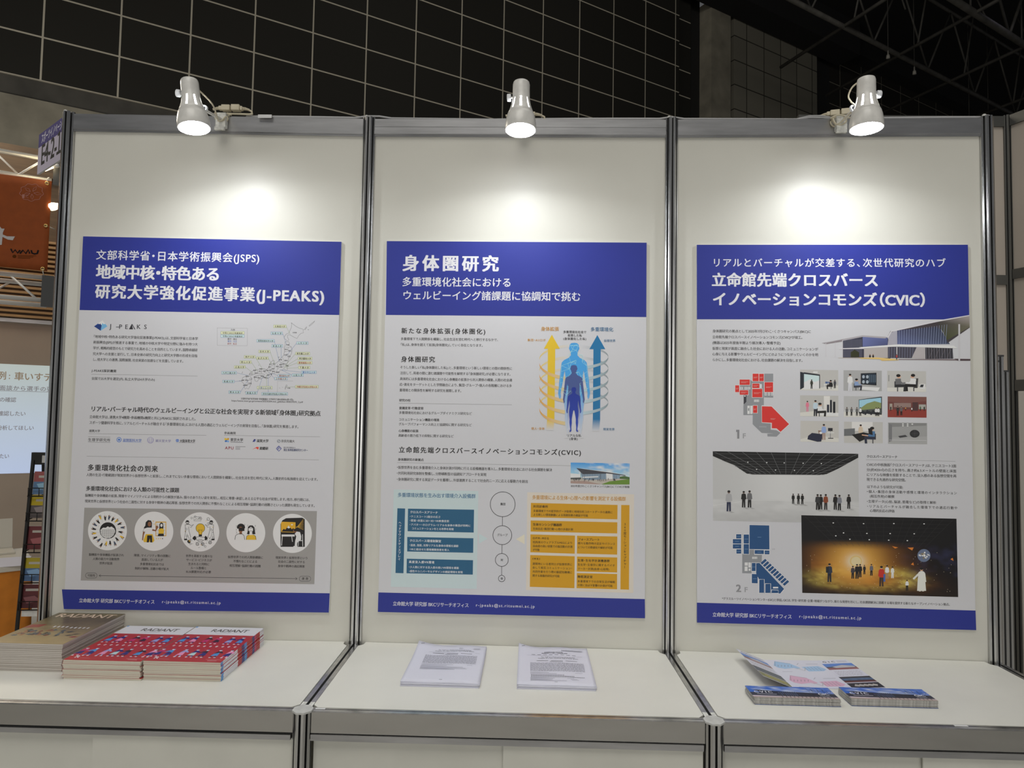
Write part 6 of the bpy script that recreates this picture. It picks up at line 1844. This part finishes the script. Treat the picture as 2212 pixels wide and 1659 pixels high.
def leaflet_cover(parent, zt):
    p = Ink(Flat(LW, LL), -zt)

    def skyl(a, b):
        c = mix(mc(50, 105, 200), mc(205, 215, 232), min(1, max(0, (fbm(a * 6, b * 3, 31) - .42) * 3.5)))
        return c
    p.picture([(0, 0), (100, 0), (100, 60), (0, 60)], 36, 12, skyl, .8)
    p.rect(0, 55, 100, 84, mc(46, 48, 62), 1); p.poly([(6, 34), (40, 44), (82, 52), (96, 62), (90, 78), (40, 80), (16, 66)], mc(30, 34, 50), 2)
    p.rect(0, 84, 100, 100, mc(176, 158, 146), 1); p.poly([(0, 82), (60, 88), (100, 86), (100, 92), (0, 92)], mc(205, 190, 200), 2)
    for k in range(9): p.line([(34 + k * 2.5, 50 - k), (34 + k * 2.5, 80)], .7, mc(90, 110, 150), 3)
    rr = random.Random(8)
    for k in range(14):
        x = 34 + k * 4.6; p.line([(x, rr.uniform(58, 70)), (x + .8, 96)], .9, mc(70, 60, 40), 4)
        for q in range(4): p.line([(x, 74), (x + rr.uniform(-2.6, 2.6), rr.uniform(52, 64))], .35, mc(40, 52, 56), 4)
    for q in range(16): p.line([(72 + q * 1.6, 48), (72 + q * 1.6 + rr.uniform(-3, 3), rr.uniform(4, 40))], .35, mc(50, 66, 84), 4)
    p.text('CVIC', 5, 62, 27, 21, MW_, 'b', 6); p.text('GIC', 80, 68, 93, 21, MW_, 'b', 6)
    p.line([(7, 70), (30, 71)], 1.2, mc(190, 190, 200), 6); p.line([(80, 76), (92, 77)], 1.0, mc(190, 190, 200), 6)
    p.build('cover_print', parent, 'gloss')
    return p


for nm, c in (('leaf_edge', (0.45, 0.44, 0.42)), ('leaf_blue', mc(90, 110, 160))): M[nm] = mat('leaflet_' + nm, c, .5, noise=(5.0, .35, (30, 4, 4)))


def leaflet_stack(x, y, ang, n, which):
    th = .00115; proto = None; rr = random.Random(n + len(which))
    for k in range(n):
        lab = ('topmost CVIC leaflet of the %s' if k == n - 1 else ('bottom leaflet, blue edged, of the %s' if k == 0 else 'leaflet below the topmost one of the %s')) % which
        loc = (x + rr.uniform(-.0012, .0012), y + rr.uniform(-.0008, .0008), ZC + k * (th + .0001))
        if proto is None or k == n - 1 or k == 1:
            t = thing('leaflet', lab, 'leaflet', loc, (0, 0, ang), 'leaflets of the ' + which)
            key = 'leaf_blue' if k == 0 else 'leaf_edge'
            mb = MB(); mb.box(0, LW, 0, LL, 0, th, key); mb.build('folded_sheet', t)
            if k == n - 1: FLATS.append(t); leaflet_cover(t, th)
            if k == 1 or proto is None: proto = t
        else:
            t = copy_tree(proto); t.location = loc; t.rotation_euler = (0, 0, ang + rr.uniform(-.006, .006)); t['label'] = lab


leaflet_stack(0.6290, -0.3960, -0.008, 15, 'leaflet stack nearer the counter post')
leaflet_stack(0.8770, -0.3905, -0.006, 15, 'leaflet stack farther from the counter post')

# open leaflet: middle panel flat, right door flat, left door lifted
op = thing('open_leaflet', 'unfolded CVIC and GIC leaflet with floor plans, left flap lifted', 'leaflet', (0.7700, -0.2870, ZC + 0.0004), (0, 0, 0.03))
CWp, CLp, FW = 0.164, 0.211, 0.088
mb = MB(); mb.box(0, CWp, 0, CLp, 0, .0006, 'paper'); mb.build('middle_panel', op)
p = Ink(Flat(CWp, CLp), -0.0006); PKC = mc(225, 180, 205); LBC = mc(165, 200, 235); G6 = mc(110, 110, 120)
p.rect(0, 0, 100, 100, mc(222, 222, 236), .6)
for oy, cA in ((0, LBC), (52, PKC)):
    p.poly([(8, 22 + oy), (18, 5 + oy), (42, 14 + oy), (52, 30 + oy), (44, 34 + oy), (40, 30 + oy), (22, 34 + oy), (12, 30 + oy)], cA, 2)
    p.poly([(56, 26 + oy), (88, 22 + oy), (96, 34 + oy), (88, 40 + oy), (60, 42 + oy)], cA, 2)
    p.line([(44, 30 + oy), (54, 40 + oy), (60, 30 + oy)], 2.2, mc(190, 190, 196), 3); p.line([(10, 23 + oy), (18, 6 + oy), (42, 14 + oy)], .7, G6, 3)
    for k in range(5): p.line([(14 + k * 6, 26 + oy), (17 + k * 6, 20 + oy)], .7, G6, 3); p.line([(60 + k * 6, 26 + oy), (61 + k * 6, 38 + oy)], .6, G6, 3)
    p.line([(52, 18 + oy), (58, 12 + oy)], .6, G6, 3); p.line([(70, 15 + oy), (92, 14 + oy)], .8, G6, 3); p.line([(12, 44 + oy), (30, 44 + oy)], .7, G6, 3)
p.build('floor_plan_print', op, 'gloss'); INSIDE = [p]


def flap_print(parent, word, green):
    q = Ink(Flat(FW, CLp), -0.0006)
    q.rect(0, 0, 100, 100, mc(222, 222, 236), .6)
    q.text(word, 10, 10, 52, 6.5, mc(50, 50, 54), 'b', 3)
    for k in range(3): q.line([(58, 5 + k * 2.2), (92, 5 + k * 2.2)], .9, mc(120, 120, 126), 3)

    def ph1(a, b): return mix(mc(80, 130, 210), mc(60, 54, 60), 1 if b > .42 + .3 * abs(a - .5) else 0) if b < .72 else mc(150, 90, 96)
    q.picture([(0, 14), (100, 14), (100, 36), (0, 36)], 20, 12, ph1, 2)
    q.poly([(20, 26), (60, 20), (96, 25), (96, 29), (30, 30)], mc(190, 190, 196), 3)
    rr = random.Random(3)
    for k in range(7):
        x = 8
        while x < 88:
            x2 = x + rr.uniform(4, 12); q.line([(x, 41 + k * 2.7), (x2 - 2, 41 + k * 2.7)], 1.0, mc(120, 120, 128), 3); x = x2

    def ph2(a, b): return mix(mc(36, 32, 40), mc(120, 160, 210) if not green else mc(90, 120, 160), max(0, 1 - abs(b - .45) * 4) * (fbm(a * 9, b * 4, 3)))
    q.picture([(0, 61), (100, 61), (100, 80), (0, 80)], 20, 8, ph2, 2); q.rect(0, 75, 100, 80, mc(96, 44, 34) if not green else mc(60, 62, 70), 3)
    q.rect(0, 82, 100, 99, mc(40, 38, 40) if not green else mc(120, 118, 50), 2)
    for k in range(5): q.poly([(14 + k * 14, 92), (22 + k * 14, 86), (34 + k * 14, 89), (28 + k * 14, 94)], mc(180, 176, 170) if not green else mc(170, 160, 60), 3)
    q.build('photo_print', parent, 'gloss'); return q


rt = MB(); rt.box(0, FW, 0, CLp, 0, .0006, 'paper'); ro = rt.build('right_flap', op); ro.location = (CWp, 0, 0.0002); ro.rotation_euler = (0, -math.radians(3), 0)
fr_ = Ink.__new__(Ink)
R_FLAP, L_FLAP = ro, None
lt = MB(); lt.box(0, FW, 0, CLp, 0, .0006, 'paper'); lo_ = lt.build('left_flap', op)
la = math.radians(21)
lo_.rotation_euler = (0, la, 0); lo_.location = (-FW * math.cos(la), 0, FW * math.sin(la) + .0004)
FLAPS = [(flap_print(ro, 'GIC', False)), (flap_print(lo_, 'CVIC', True))]
flush_ink()
# the prints of lying things were laid out upright: turn the finished meshes to lie on their covers
for o in [o for o in bpy.data.objects if o.type == 'MESH' and o.parent is not None and o.name.split('.')[0] in ('cover_print', 'front_page_print', 'floor_plan_print') or (o.type == 'MESH' and o.parent in (ro, lo_))]:
    co = np.empty(len(o.data.vertices) * 3, np.float32); o.data.vertices.foreach_get('co', co); co = co.reshape(-1, 3)
    co = np.stack([co[:, 0], co[:, 2], -co[:, 1]], 1)
    if o.name.startswith('front_page_print'):
        hf = [h for q, h in DRAPED if q.obj is o][0]
        co[:, 2] += np.array([hf(a, b) for a, b in co[:, :2]], np.float32) + 0.0003
    o.data.vertices.foreach_set('co', co.ravel().astype(np.float32)); o.data.update()


# ------------------------------------------------------------------ neighbouring booth on the left: truss, banner, screen, rack, table
LBP = Vector((-4.646, 3.869, 0))


def lb(a, z, off=0.0):
    """a metres along the neighbouring booth front (parallel to the hall wall), off metres behind it"""
    return LBP + U * a + Z * z - N * off


FRB = frame((LBP.x, LBP.y, 0), U, -N, Z)           # x along the front, y away from us, z up
t = thing('truss_beam', 'upper bright aluminium truss beam carrying the orange banner', 'truss', mw=FRB, group='bright truss beams of the neighbouring booth')
for z, yy in ((4.10, 0.10), (4.04, -0.10), (3.90, 0.10), (3.835, -0.10)):
    mb = MB(); mb.tube([(-3.2, yy, z), (0.19, yy, z)], 0.021, 'truss', 10); mb.build('chord', t)
for k in range(8):
    x = 0.15 - k * 0.42
    mb = MB(); mb.tube([(x, -.10, 4.04), (x - .21, -.10, 3.835)], 0.009, 'truss', 8); mb.build('diagonal', t)
    mb = MB(); mb.tube([(x - .21, .10, 3.90), (x - .42, .10, 4.10)], 0.009, 'truss', 8); mb.build('diagonal', t)
t = thing('truss_beam', 'lower bright aluminium truss beam under the orange banner', 'truss', mw=FRB, group='bright truss beams of the neighbouring booth')
for z, yy in ((2.935, -0.06), (2.725, -0.06), (2.90, 0.12), (2.70, 0.12)):
    mb = MB(); mb.tube([(-3.2, yy, z), (0.20, yy, z)], 0.021, 'truss', 10); mb.build('chord', t)
for k in range(8):
    x = 0.14 - k * 0.46
    mb = MB(); mb.tube([(x, -.06, 2.725), (x - .22, -.06, 2.935)], 0.010, 'truss', 8); mb.build('diagonal', t)
    mb = MB(); mb.tube([(x - .22, .12, 2.90), (x - .46, .12, 2.70)], 0.009, 'truss', 8); mb.build('diagonal', t)
t = thing('truss_tower', 'dark grey truss tower beside the orange banner, half hidden by the post', 'truss tower', mw=FRB)
for x in (0.275, 0.42):
    for y in (-0.10, 0.10):
        mb = MB(); mb.box(x, x + .045, y - .022, y + .022, 0.02, 4.20, 'darkgrey'); mb.build('leg', t)
mb = MB(); mb.box(.24, .49, -.15, .15, 0, .02, 'darkgrey'); mb.build('base_plate', t)
for k in range(9):
    mb = MB(); mb.tube([(.297, -.10, .3 + k * .42), (.44, -.10, .5 + k * .42)], .012, 'darkgrey', 6); mb.build('brace', t)
mb = MB(); mb.box(.17, .30, -.12, -.09, 2.66, 2.95, 'darkgrey'); mb.build('joint_plate', t)
mb = MB(); mb.box(.215, .32, -.13, -.10, 3.80, 4.16, 'darkgrey'); mb.build('joint_plate', t)

t = thing('banner', 'orange cloth banner with white lettering hung between bright trusses', 'banner', mw=FRB @ Matrix.Translation((-0.19, -0.145, 2.98)))
v = []; f = []
BW, BH = 0.40, 0.835
nx, ny = 60, 10
for j in range(ny + 1):
    for i in range(nx + 1):
        x = -2.2 + (2.2 + BW) * i / nx; z = BH * j / ny - .012 * math.sin(math.pi * (j / ny)) * 0
        v.append((x, 0.010 * math.sin(x * 9) * math.sin(math.pi * j / ny) - .004, z + .01 * math.sin(x * 3.2) * (1 if j == ny else .3)))
for j in range(ny):
    for i in range(nx):
        a = j * (nx + 1) + i; f.append((a, a + 1, a + nx + 2, a + nx + 1))
mb = MB(); mb.add(v, f, 'orange', True); cl = mb.build('cloth', t)
so = cl.modifiers.new('thickness', 'SOLIDIFY'); so.thickness = 0.002
for x in (-.9, -.5, -.07, .365):
    for z in (.02, .815):
        mb = MB(); mb.tube([(x + .013 * math.cos(a), -.018, z + .013 * math.sin(a)) for a in [2 * math.pi * k / 16 for k in range(16)]], .005, 'gold', 8, closed=True)
        mb.build('grommet', t)
        mb = MB(); mb.tube([(x, -.018, z), (x + .004, -.012, z + (.05 if z > .4 else -.035)), (x + .012, .03, z + (.07 if z > .4 else -.06))], .004, 'lampwhite', 6); mb.build('tie_cord', t)
mb = MB(); mb.tube([(.372 + .012 * math.cos(a), -.018, .42 + .012 * math.sin(a)) for a in [2 * math.pi * k / 16 for k in range(16)]], .005, 'gold', 8, closed=True); mb.build('grommet', t)
mb = MB(); mb.tube([(.372, -.016, .42), (.41, .01, .415), (.435, .05, .412)], .004, 'lampwhite', 6); mb.build('tie_cord', t)
BX = lambda px, py: (px * 0.00358 + py * 0.0, 0)
bs = Sheet([(0, 387), (112, 402), (0, 582), (110, 594)], 0.391, 0.835, 0.0, 0.0)
bs.oz = 0.835
p = Ink(bs, -0.0175); bs.setc(0, 0, 1)
WB = (0.62, 0.60, 0.60)
p.poly([(5, 505), (10, 499), (14, 504), (20, 504), (17, 512), (16, 538), (4, 539)], WB, 1); p.poly([(16, 516), (26, 520), (42, 520), (38, 528), (28, 527), (16, 521)], WB, 1)
p.build('lettering', t, 'matte', 'white brush lettering')
p = Ink(bs, -0.0175)
KW = (0.015, 0.015, 0.017)
p.line([(35, 546), (39, 554), (44, 548), (49, 555), (54, 549)], 3.6, KW, 1); p.line([(54, 556), (60, 549), (66, 556), (71, 548), (74, 556)], 3.6, KW, 1); p.line([(77, 549), (79, 555), (84, 557), (90, 556), (92, 549)], 3.6, KW, 1)
p.ell(43, 562, 4, 3.4, (0.10, 0.03, 0.005), 1, 14)
for k in range(3): p.line([(50, 560 + k * 2.6), (88 - 6 * k, 561 + k * 2.6)], 1.0, (0.12, 0.035, 0.006), 1)
p.build('emblem', t, 'matte', 'black company lettering')
p = Ink(bs, -0.0175)
PKL = (0.52, 0.24, 0.20)
pts = []
for k in range(37):
    a = 2 * math.pi * k / 36; r = 1 + .08 * math.sin(a * 9)
    pts.append((72.5 + 24 * r * math.cos(a), 425.5 + 18 * r * math.sin(a)))
p.line(pts, 1.1, PKL, 1)
for a in (0.2, 1.5, 2.7, 3.9, 5.2):
    c_, s_ = math.cos(a), math.sin(a)
    p.line([(73 + 4 * c_, 426 + 3 * s_), (73 + 12 * c_ - 3 * s_, 426 + 9 * s_ + 3 * c_), (73 + 21 * c_, 426 + 15 * s_), (73 + 12 * c_ + 3 * s_, 426 + 9 * s_ - 3 * c_), (73 + 4 * c_, 426 + 3 * s_)], 1.0, PKL, 1)
p.rect(53, 430, 58, 438, PKL, 1); p.line([(60, 431), (66, 431), (60, 436), (66, 437)], 1, PKL, 1)
p.build('crest', t, 'matte', 'pale outlined crest')

# back wall of that booth with wooden slats and the projected picture
WALLB = FRB @ Matrix.Translation((0, 1.30, 0))
mb = MB(); mb.box(-6, 1.5, 0, .08, 0, 2.64, 'boothwall'); o = mb.build('wall_booth'); o.matrix_world = WALLB
tag(o, 'beige rear wall of the neighbouring booth behind the projected picture', 'wall', None, 'structure')
t = thing('slat_screen', 'brown wooden slat screen over the projected picture, behind the truss', 'screen', mw=WALLB)
mb = MB(); mb.box(-6, 1.5, .02, .08, 2.64, 4.55, 'wood'); mb.build('backing_board', t)
for k in range(17):
    mb = MB(); mb.box(-6, 1.5, -.015, .02, 2.70 + k * .052, 2.70 + k * .052 + .026, 'wood_l'); mb.build('slat', t)
mb = MB(); mb.box(-6, 1.5, -.03, .02, 2.64, 2.68, 'alu_rail'); mb.build('picture_rail', t)
mb = MB(); mb.box(-6, 1.5, -.05, .02, 4.25, 4.55, 'wood'); mb.build('fascia_beam', t)
SW = 6.0
t = tag(bpy.data.objects.new('projected_picture', None), 'pale projected slide with brown Japanese text on the neighbouring wall', 'projected slide'); COL.objects.link(t); t.matrix_world = WALLB @ Matrix.Translation((0, -0.0015, 0))
ss = Sheet([(0, 786), (105, 789), (0, 1025), (65, 1023)], 1, 1)
# solve the picture rectangle on the wall from its measured lines: x -0.259..0.162 at the top, 1.025..2.183 high
ss.Hm = np.eye(3)


class WallSheet(Sheet):
    def __init__(s): s.crop = None
    def setc(s, *a): pass
    def uv(s, x, y):                                   # photo-measured position -> metres on the wall
        z = 2.183 + (y - 786 - .028 * x * max(0, (900 - y) / 113)) * (1.025 - 2.183) / 239.0
        a0 = -0.259 + (y - 786) * (.05 / 239)
        return np.array([a0 + x * 0.00400 - 0.0, z])


ws = WallSheet()
p = Ink(ws, -0.001)


def slide(a, b): return mix((0.40, 0.46, 0.45), (0.40, 0.48, 0.66), b)


cols = [slide(0, 0), slide(0, 0), slide(0, 1), slide(0, 1)]
p.raw([(-3.5, 2.19), (1.0, 2.19), (1.0, 1.025), (-3.5, 1.025)], [(0, 1, 2, 3)], cols, 0)
BRN = (0.20, 0.15, 0.10); BRN2 = (0.15, 0.14, 0.15)
p.text('例', -10, 819, 10.5, 18, BRN, 'm', 2); p.text(':', 15.5, 819, 18.5, 18, BRN, 'm', 2); p.text('車いすテニス', 27, 820, 156, 18, BRN, 'm', 2)
p.text('・初回面談から選手の要望', -42, 842, 128, 11, BRN2, 'r', 2); p.line([(-30, 843.5), (128, 845.5)], 1, BRN2, 2)
p.text('・課題の確認', -34, 868, 32, 10.5, BRN2, 'r', 2); p.text('・動きを確認したい', -50, 898.5, 53, 10.5, BRN2, 'r', 2); p.text('・試合を分析してほしい', -50, 930, 71, 10.5, BRN2, 'r', 2); p.text('・強くなりたい', -52, 992, 17, 10.5, BRN2, 'r', 2)
p.build('slide', t, 'screen')

# floor-standing things of that booth
t = thing('display_table', 'orange cloth covered table with a pale top at the left edge', 'table', (-3.66, 2.00, 0), (0, 0, math.radians(42)))
mb = MB(); mb.box(-.9, .50, -.32, .32, .70, .735, 'laptop'); mb.build('table_top', t, bevel=.004)
mb = MB()
n = 40
prof = []
per = [(-.89, -.31), (.49, -.31), (.49, .31), (-.89, .31)]
v = []
for zi, z in enumerate((.70, .35, .015)):
    k = 0
    for (x0, y0), (x1, y1) in zip(per, per[1:] + per[:1]):
        for q in range(n):
            f_ = q / n; x = x0 + (x1 - x0) * f_; y = y0 + (y1 - y0) * f_
            w = .006 * zi * math.sin(q * 1.9 + zi)
            nx_, ny_ = ((0, -1) if y0 == y1 and y0 < 0 else (0, 1) if y0 == y1 else (1, 0) if x0 > 0 else (-1, 0))
            v.append((x + nx_ * w, y + ny_ * w, z)); k += 1
tot = 4 * n
f = [(z * tot + i, z * tot + (i + 1) % tot, (z + 1) * tot + (i + 1) % tot, (z + 1) * tot + i) for z in range(2) for i in range(tot)]
mb.add(v, f, 'orange_skirt', True); mb.build('table_skirt', t)
mb = MB(); mb.box(-.10, .12, -.14, .17, .0, .0012, 'paper'); o = mb.build('loose_sheet'); o.location = (-3.28, 2.10, .735); o.rotation_euler = (0, 0, .5)
tag(o, 'white sheet lying on the orange covered table', 'paper')
t = thing('laptop', 'pale laptop on the orange covered table at the left edge', 'laptop', (-3.62, 2.34, .735), (0, 0, .75))
mb = MB(); mb.box(-.17, .17, -.12, .12, 0, .014, 'laptop'); mb.build('keyboard_base', t, bevel=.003)
mb = MB(); mb.obox((0, .125, .105), (.17, 0, 0), (0, .004, -.0015), (0, .03, .10), 'laptop'); mb.build('lid', t)

t = thing('brochure_rack', 'black wire brochure rack half hidden behind the left end post', 'rack', (-3.045, 2.02, 0), (0, 0, math.radians(8)))
RH = 1.45
for sx in (.006, .33):
    mb = MB(); mb.obox((sx + (.0 if sx > 0 else 0), -.10, .70), (.008, 0, 0), (0, .008, 0), (.002 if sx < .1 else 0, .05, .70), 'black'); mb.build('front_leg', t)
    mb = MB(); mb.obox((sx + .01, .12, .70), (.008, 0, 0), (0, .008, 0), (.004 if sx < .1 else 0, -.08, .70), 'black'); mb.build('rear_leg', t)
mb = MB(); mb.box(-.004, .345, -.05, -.03, 1.372, 1.448, 'black'); mb.build('header', t)
rs = Flat(.349, .076, -.004, 1.372); p = Ink(rs, -.0503); p.rect(18, 24, 50, 84, (.6, .6, .6), 1); p.text('26', 23, 72, 45, 40, (.02, .02, .02), 'm', 2); p.build('number_card', t, 'print', 'white card reading 26')
for k, z in enumerate((1.18, 1.03, .84, .66, .50)):
    yy = -.135 + .09 * z / 1.45
    mb = MB()
    mb.tube([(.004, yy - .02, z), (.33, yy - .02, z)], .004, 'black', 6); mb.tube([(.004, yy - .02, z + .05), (.33, yy - .02, z + .05)], .003, 'black', 6)
    for q in range(6): mb.tube([(.006 + q * .062, yy - .02, z), (.006 + q * .062, yy - .02, z + .05)], .0025, 'black', 6)
    mb.tube([(.004, yy - .02, z), (.004, yy + .05, z + .01)], .004, 'black', 6); mb.tube([(.33, yy - .02, z), (.33, yy + .05, z + .01)], .004, 'black', 6)
    mb.build('wire_shelf', t)
mb = MB(); mb.box(.022, .34, -.118, -.110, .46, .50, 'lampwhite'); mb.build('price_strip', t)
BROC = [('red and blue brochure on the top tier of the black rack', 1.235, [(.35, .10, .10), (.12, .22, .38)]), ('yellow topped brochure on the second tier of the black rack', 1.09, [(.50, .38, .02), (.12, .10, .10)]), ('dark red brochure on the third tier of the black rack', .90, [(.16, .035, .04), (.16, .035, .04)]),
        ('yellow and blue brochure on the fourth tier of the black rack', .71, [(.45, .36, .03), (.10, .18, .34)]), ('dark red brochure with pale marks on the bottom tier of the black rack', .55, [(.13, .03, .035), (.10, .025, .03)])]
for k, (lb_, z, cc) in enumerate(BROC):
    yy = 2.02 - .135 + .09 * z / 1.45 - .005
    t2 = thing('brochure', lb_, 'brochure', (-3.015, yy + .012, z - .045), (math.radians(-6), 0, math.radians(8)), 'brochures in the black rack')
    mb = MB(); mb.box(-.004 - .004 * k, .19, -.006, .006, 0, .14, 'paper'); mb.build('pages', t2)
    p = Ink(Flat(.194 + .004 * k, .14, -.004 - .004 * k, 0), -.0062); p.rect(0, 0, 100, 100, cc[0], 1); p.rect(0, 45, 100, 100, cc[1], 2)
    p.poly([(10, 55), (40, 48), (60, 70), (20, 80)], tuple(min(.7, c * 2.2 + .05) for c in cc[1]), 3); p.rect(14, 18, 60, 28, (.5, .47, .42), 3)
    p.build('cover_print', t2, 'print')

# booth number board hanging over the aisle
A0 = Vector((-3.192, 2.286, 0)); A1 = Vector((-3.547, 2.560, 0))
ux = (A0 - A1).normalized()
Lb = 0.62
t = thing('booth_sign', 'white and purple booth number board reading E4-2-14 beside the end post', 'sign', mw=frame((A1.x, A1.y, 3.42), ux, Z.cross(ux), Z))
mb = MB(); mb.box(0, Lb, 0, .012, 0, .295, 'board'); mb.build('board', t)
p = Ink(Flat(Lb, .295), -0.0004); p.rect(0, 0, 100, 100, (.50, .47, .60), .5); p.rect(0, 0, 100, 34, (.045, .035, .19), 1); p.build('printed_face', t, 'matte', 'white face with a purple band')
PF = p
p = Ink(Flat(Lb, .295), -0.0004); p.text('E4-2-１4', 11, 88, 90, 66, (.012, .012, .012), 'b', 3); p.build('number_lettering', t, 'matte', 'black number')
p = Ink(Flat(Lb, .295), -0.0004); p.text('スポーツイノベーション', 9, 28, 92, 24, (.62, .62, .72), 'm', 3); p.build('title_lettering', t, 'matte', 'small white title')
mb = MB(); mb.box(Lb - .03, Lb + .02, .012, .04, -.35, .20, 'darkgrey'); mb.build('bracket', t)
mb = MB(); mb.box(Lb - .02, Lb + .01, .04, .07, -3.42, .20, 'darkgrey'); mb.build('support_pole', t)


def warm_spot(label, loc):
    """clip lamp on the truss with a glowing reflector bulb seen from the side"""
    t = thing('spot_lamp', label, 'lamp', loc, group='lit warm spot lamps of the neighbouring booth')
    d = Vector((-.93, -.25, -.22)).normalized()
    x_ = Vector((0, 0, 1)).cross(d).normalized()
    mw = frame((0, 0, 0), x_, d.cross(x_), d)
    mb = MB(); mb.lathe([(.014, -.055), (.022, -.03), (.036, .02), (.035, .045), (.022, .058), (0, .062)], 'bulb_warm', 20, mw); mb.build('bulb', t)
    mb = MB(); mb.lathe([(0, -.10), (.016, -.10), (.018, -.085), (.015, -.052), (0, -.052)], 'lampwhite', 16, mw); mb.build('socket', t)
    mb = MB(); mb.tube([mw @ Vector((0, 0, -.09)), (.07, .05, .03), (.05, .14, -.02)], .006, 'darkgrey', 8); mb.build('bracket', t)
    return t


flush_ink()
for o in bpy.data.objects:
    if o.type == 'MESH' and o.parent is not None and o.parent.name == 'banner' and o.name.split('.')[0] in ('lettering', 'emblem', 'crest'):
        for vt in o.data.vertices:
            vt.co.y = 0.010 * math.sin(vt.co.x * 9) * math.sin(math.pi * vt.co.z / BH) - .004 - .0035
w1 = warm_spot('lit warm spot lamp under the corner of the booth number board', lb(.170, 3.948, -.16))
w2 = warm_spot('lit warm spot lamp beside the right edge of the orange banner', lb(.250, 3.60, -.14))
flush_ink()

# ------------------------------------------------------------------ neighbouring wall on the right
RX, RY, RZT = 2.287, 1.0, 3.182
mb = MB()
t = thing('wall_post', 'dark slotted aluminium post of the neighbouring wall behind the right end post', 'post', (RX, RY, 0))
mb.prism(OP, 0, RZT, 'rail_dark', ['slot' if k == 'slot' else 'rail_dark' for k in OK_]); mb.build('profile', t)
t = thing('neighbour_wall_panel', 'narrow beige wall strip between the right end post and the post behind it', 'panel', (RX, RY, 0))
mb = MB(); mb.box(-.97, -.015, -.002, .002, .05, RZT - .04, 'rightwall'); mb.build('board', t)
for z, h, nm in ((RZT - .055, .05, 'top_rail'), (2.375, .045, 'middle_rail'), (.03, .05, 'bottom_rail')):
    mb = MB(); mb.box(-.98, -.02, -.012, .012, z, z + h, 'rail_dark'); mb.build(nm, t)
hd = math.radians(-23.4) + math.pi / 2
d_ = Vector((math.sin(math.radians(23.4)), -math.cos(math.radians(23.4)), 0))
t = thing('neighbour_wall_panel', 'beige neighbouring wall with grey rails at the right edge of the photo', 'panel', mw=frame((RX, RY, 0), d_, Z.cross(d_), Z))
mb = MB(); mb.box(.015, 1.0, -.002, .002, 1.93, RZT - .04, 'rightwall'); mb.build('upper_board', t)
for z, h, nm in ((RZT - .055, .05, 'top_rail'), (2.40, .045, 'middle_rail'), (1.88, .05, 'lower_rail')):
    mb = MB(); mb.box(.02, 1.0, -.012, .012, z, z + h, 'rail_dark'); mb.build(nm, t)
mb = MB(); mb.box(.98, 1.02, -.02, .02, 0, RZT, 'alu'); mb.build('end_post', t)
t = thing('folding_door', 'white ribbed folding door with a pale handle at the right edge', 'door', mw=frame((RX, RY, 0), d_, Z.cross(d_), Z))
for k in range(16):
    x = .03 + k * .058
    mb = MB(); mb.prism([(x, -.008), (x + .008, -.016), (x + .05, -.016), (x + .057, -.008), (x + .057, .0), (x, .0)], .03, 1.878, 'lockwhite'); mb.build('leaf', t)
mb = MB(); mb.box(.11, .15, -.045, -.016, 1.24, 1.42, 'lampknob'); mb.build('handle', t, bevel=.008)
mb = MB(); mb.box(.12, .165, -.035, -.016, 1.13, 1.20, 'lampknob'); mb.build('lock_plate', t, bevel=.004)
for k, (x, y, h, lb_) in enumerate([(1.592, .105, 1.93, 'spare aluminium rail standing closest to the right end post'), (1.618, .12, 1.95, 'spare aluminium rail standing second from the right end post'), (1.645, .135, 1.90, 'spare aluminium rail standing third from the right end post')]):
    t = thing('spare_rail', lb_, 'rail', (x, y, 0), group='spare rails standing behind the right end post')
    mb = MB(); mb.box(-.011, .011, -.006, .006, 0, h, 'alu'); mb.box(-.003, .003, -.0065, -.0058, 0, h, 'slot'); mb.build('rail_profile', t)
    mb = MB(); mb.box(-.012, .012, -.007, .007, h, h + .006, 'darkgrey'); mb.build('end_plug', t)
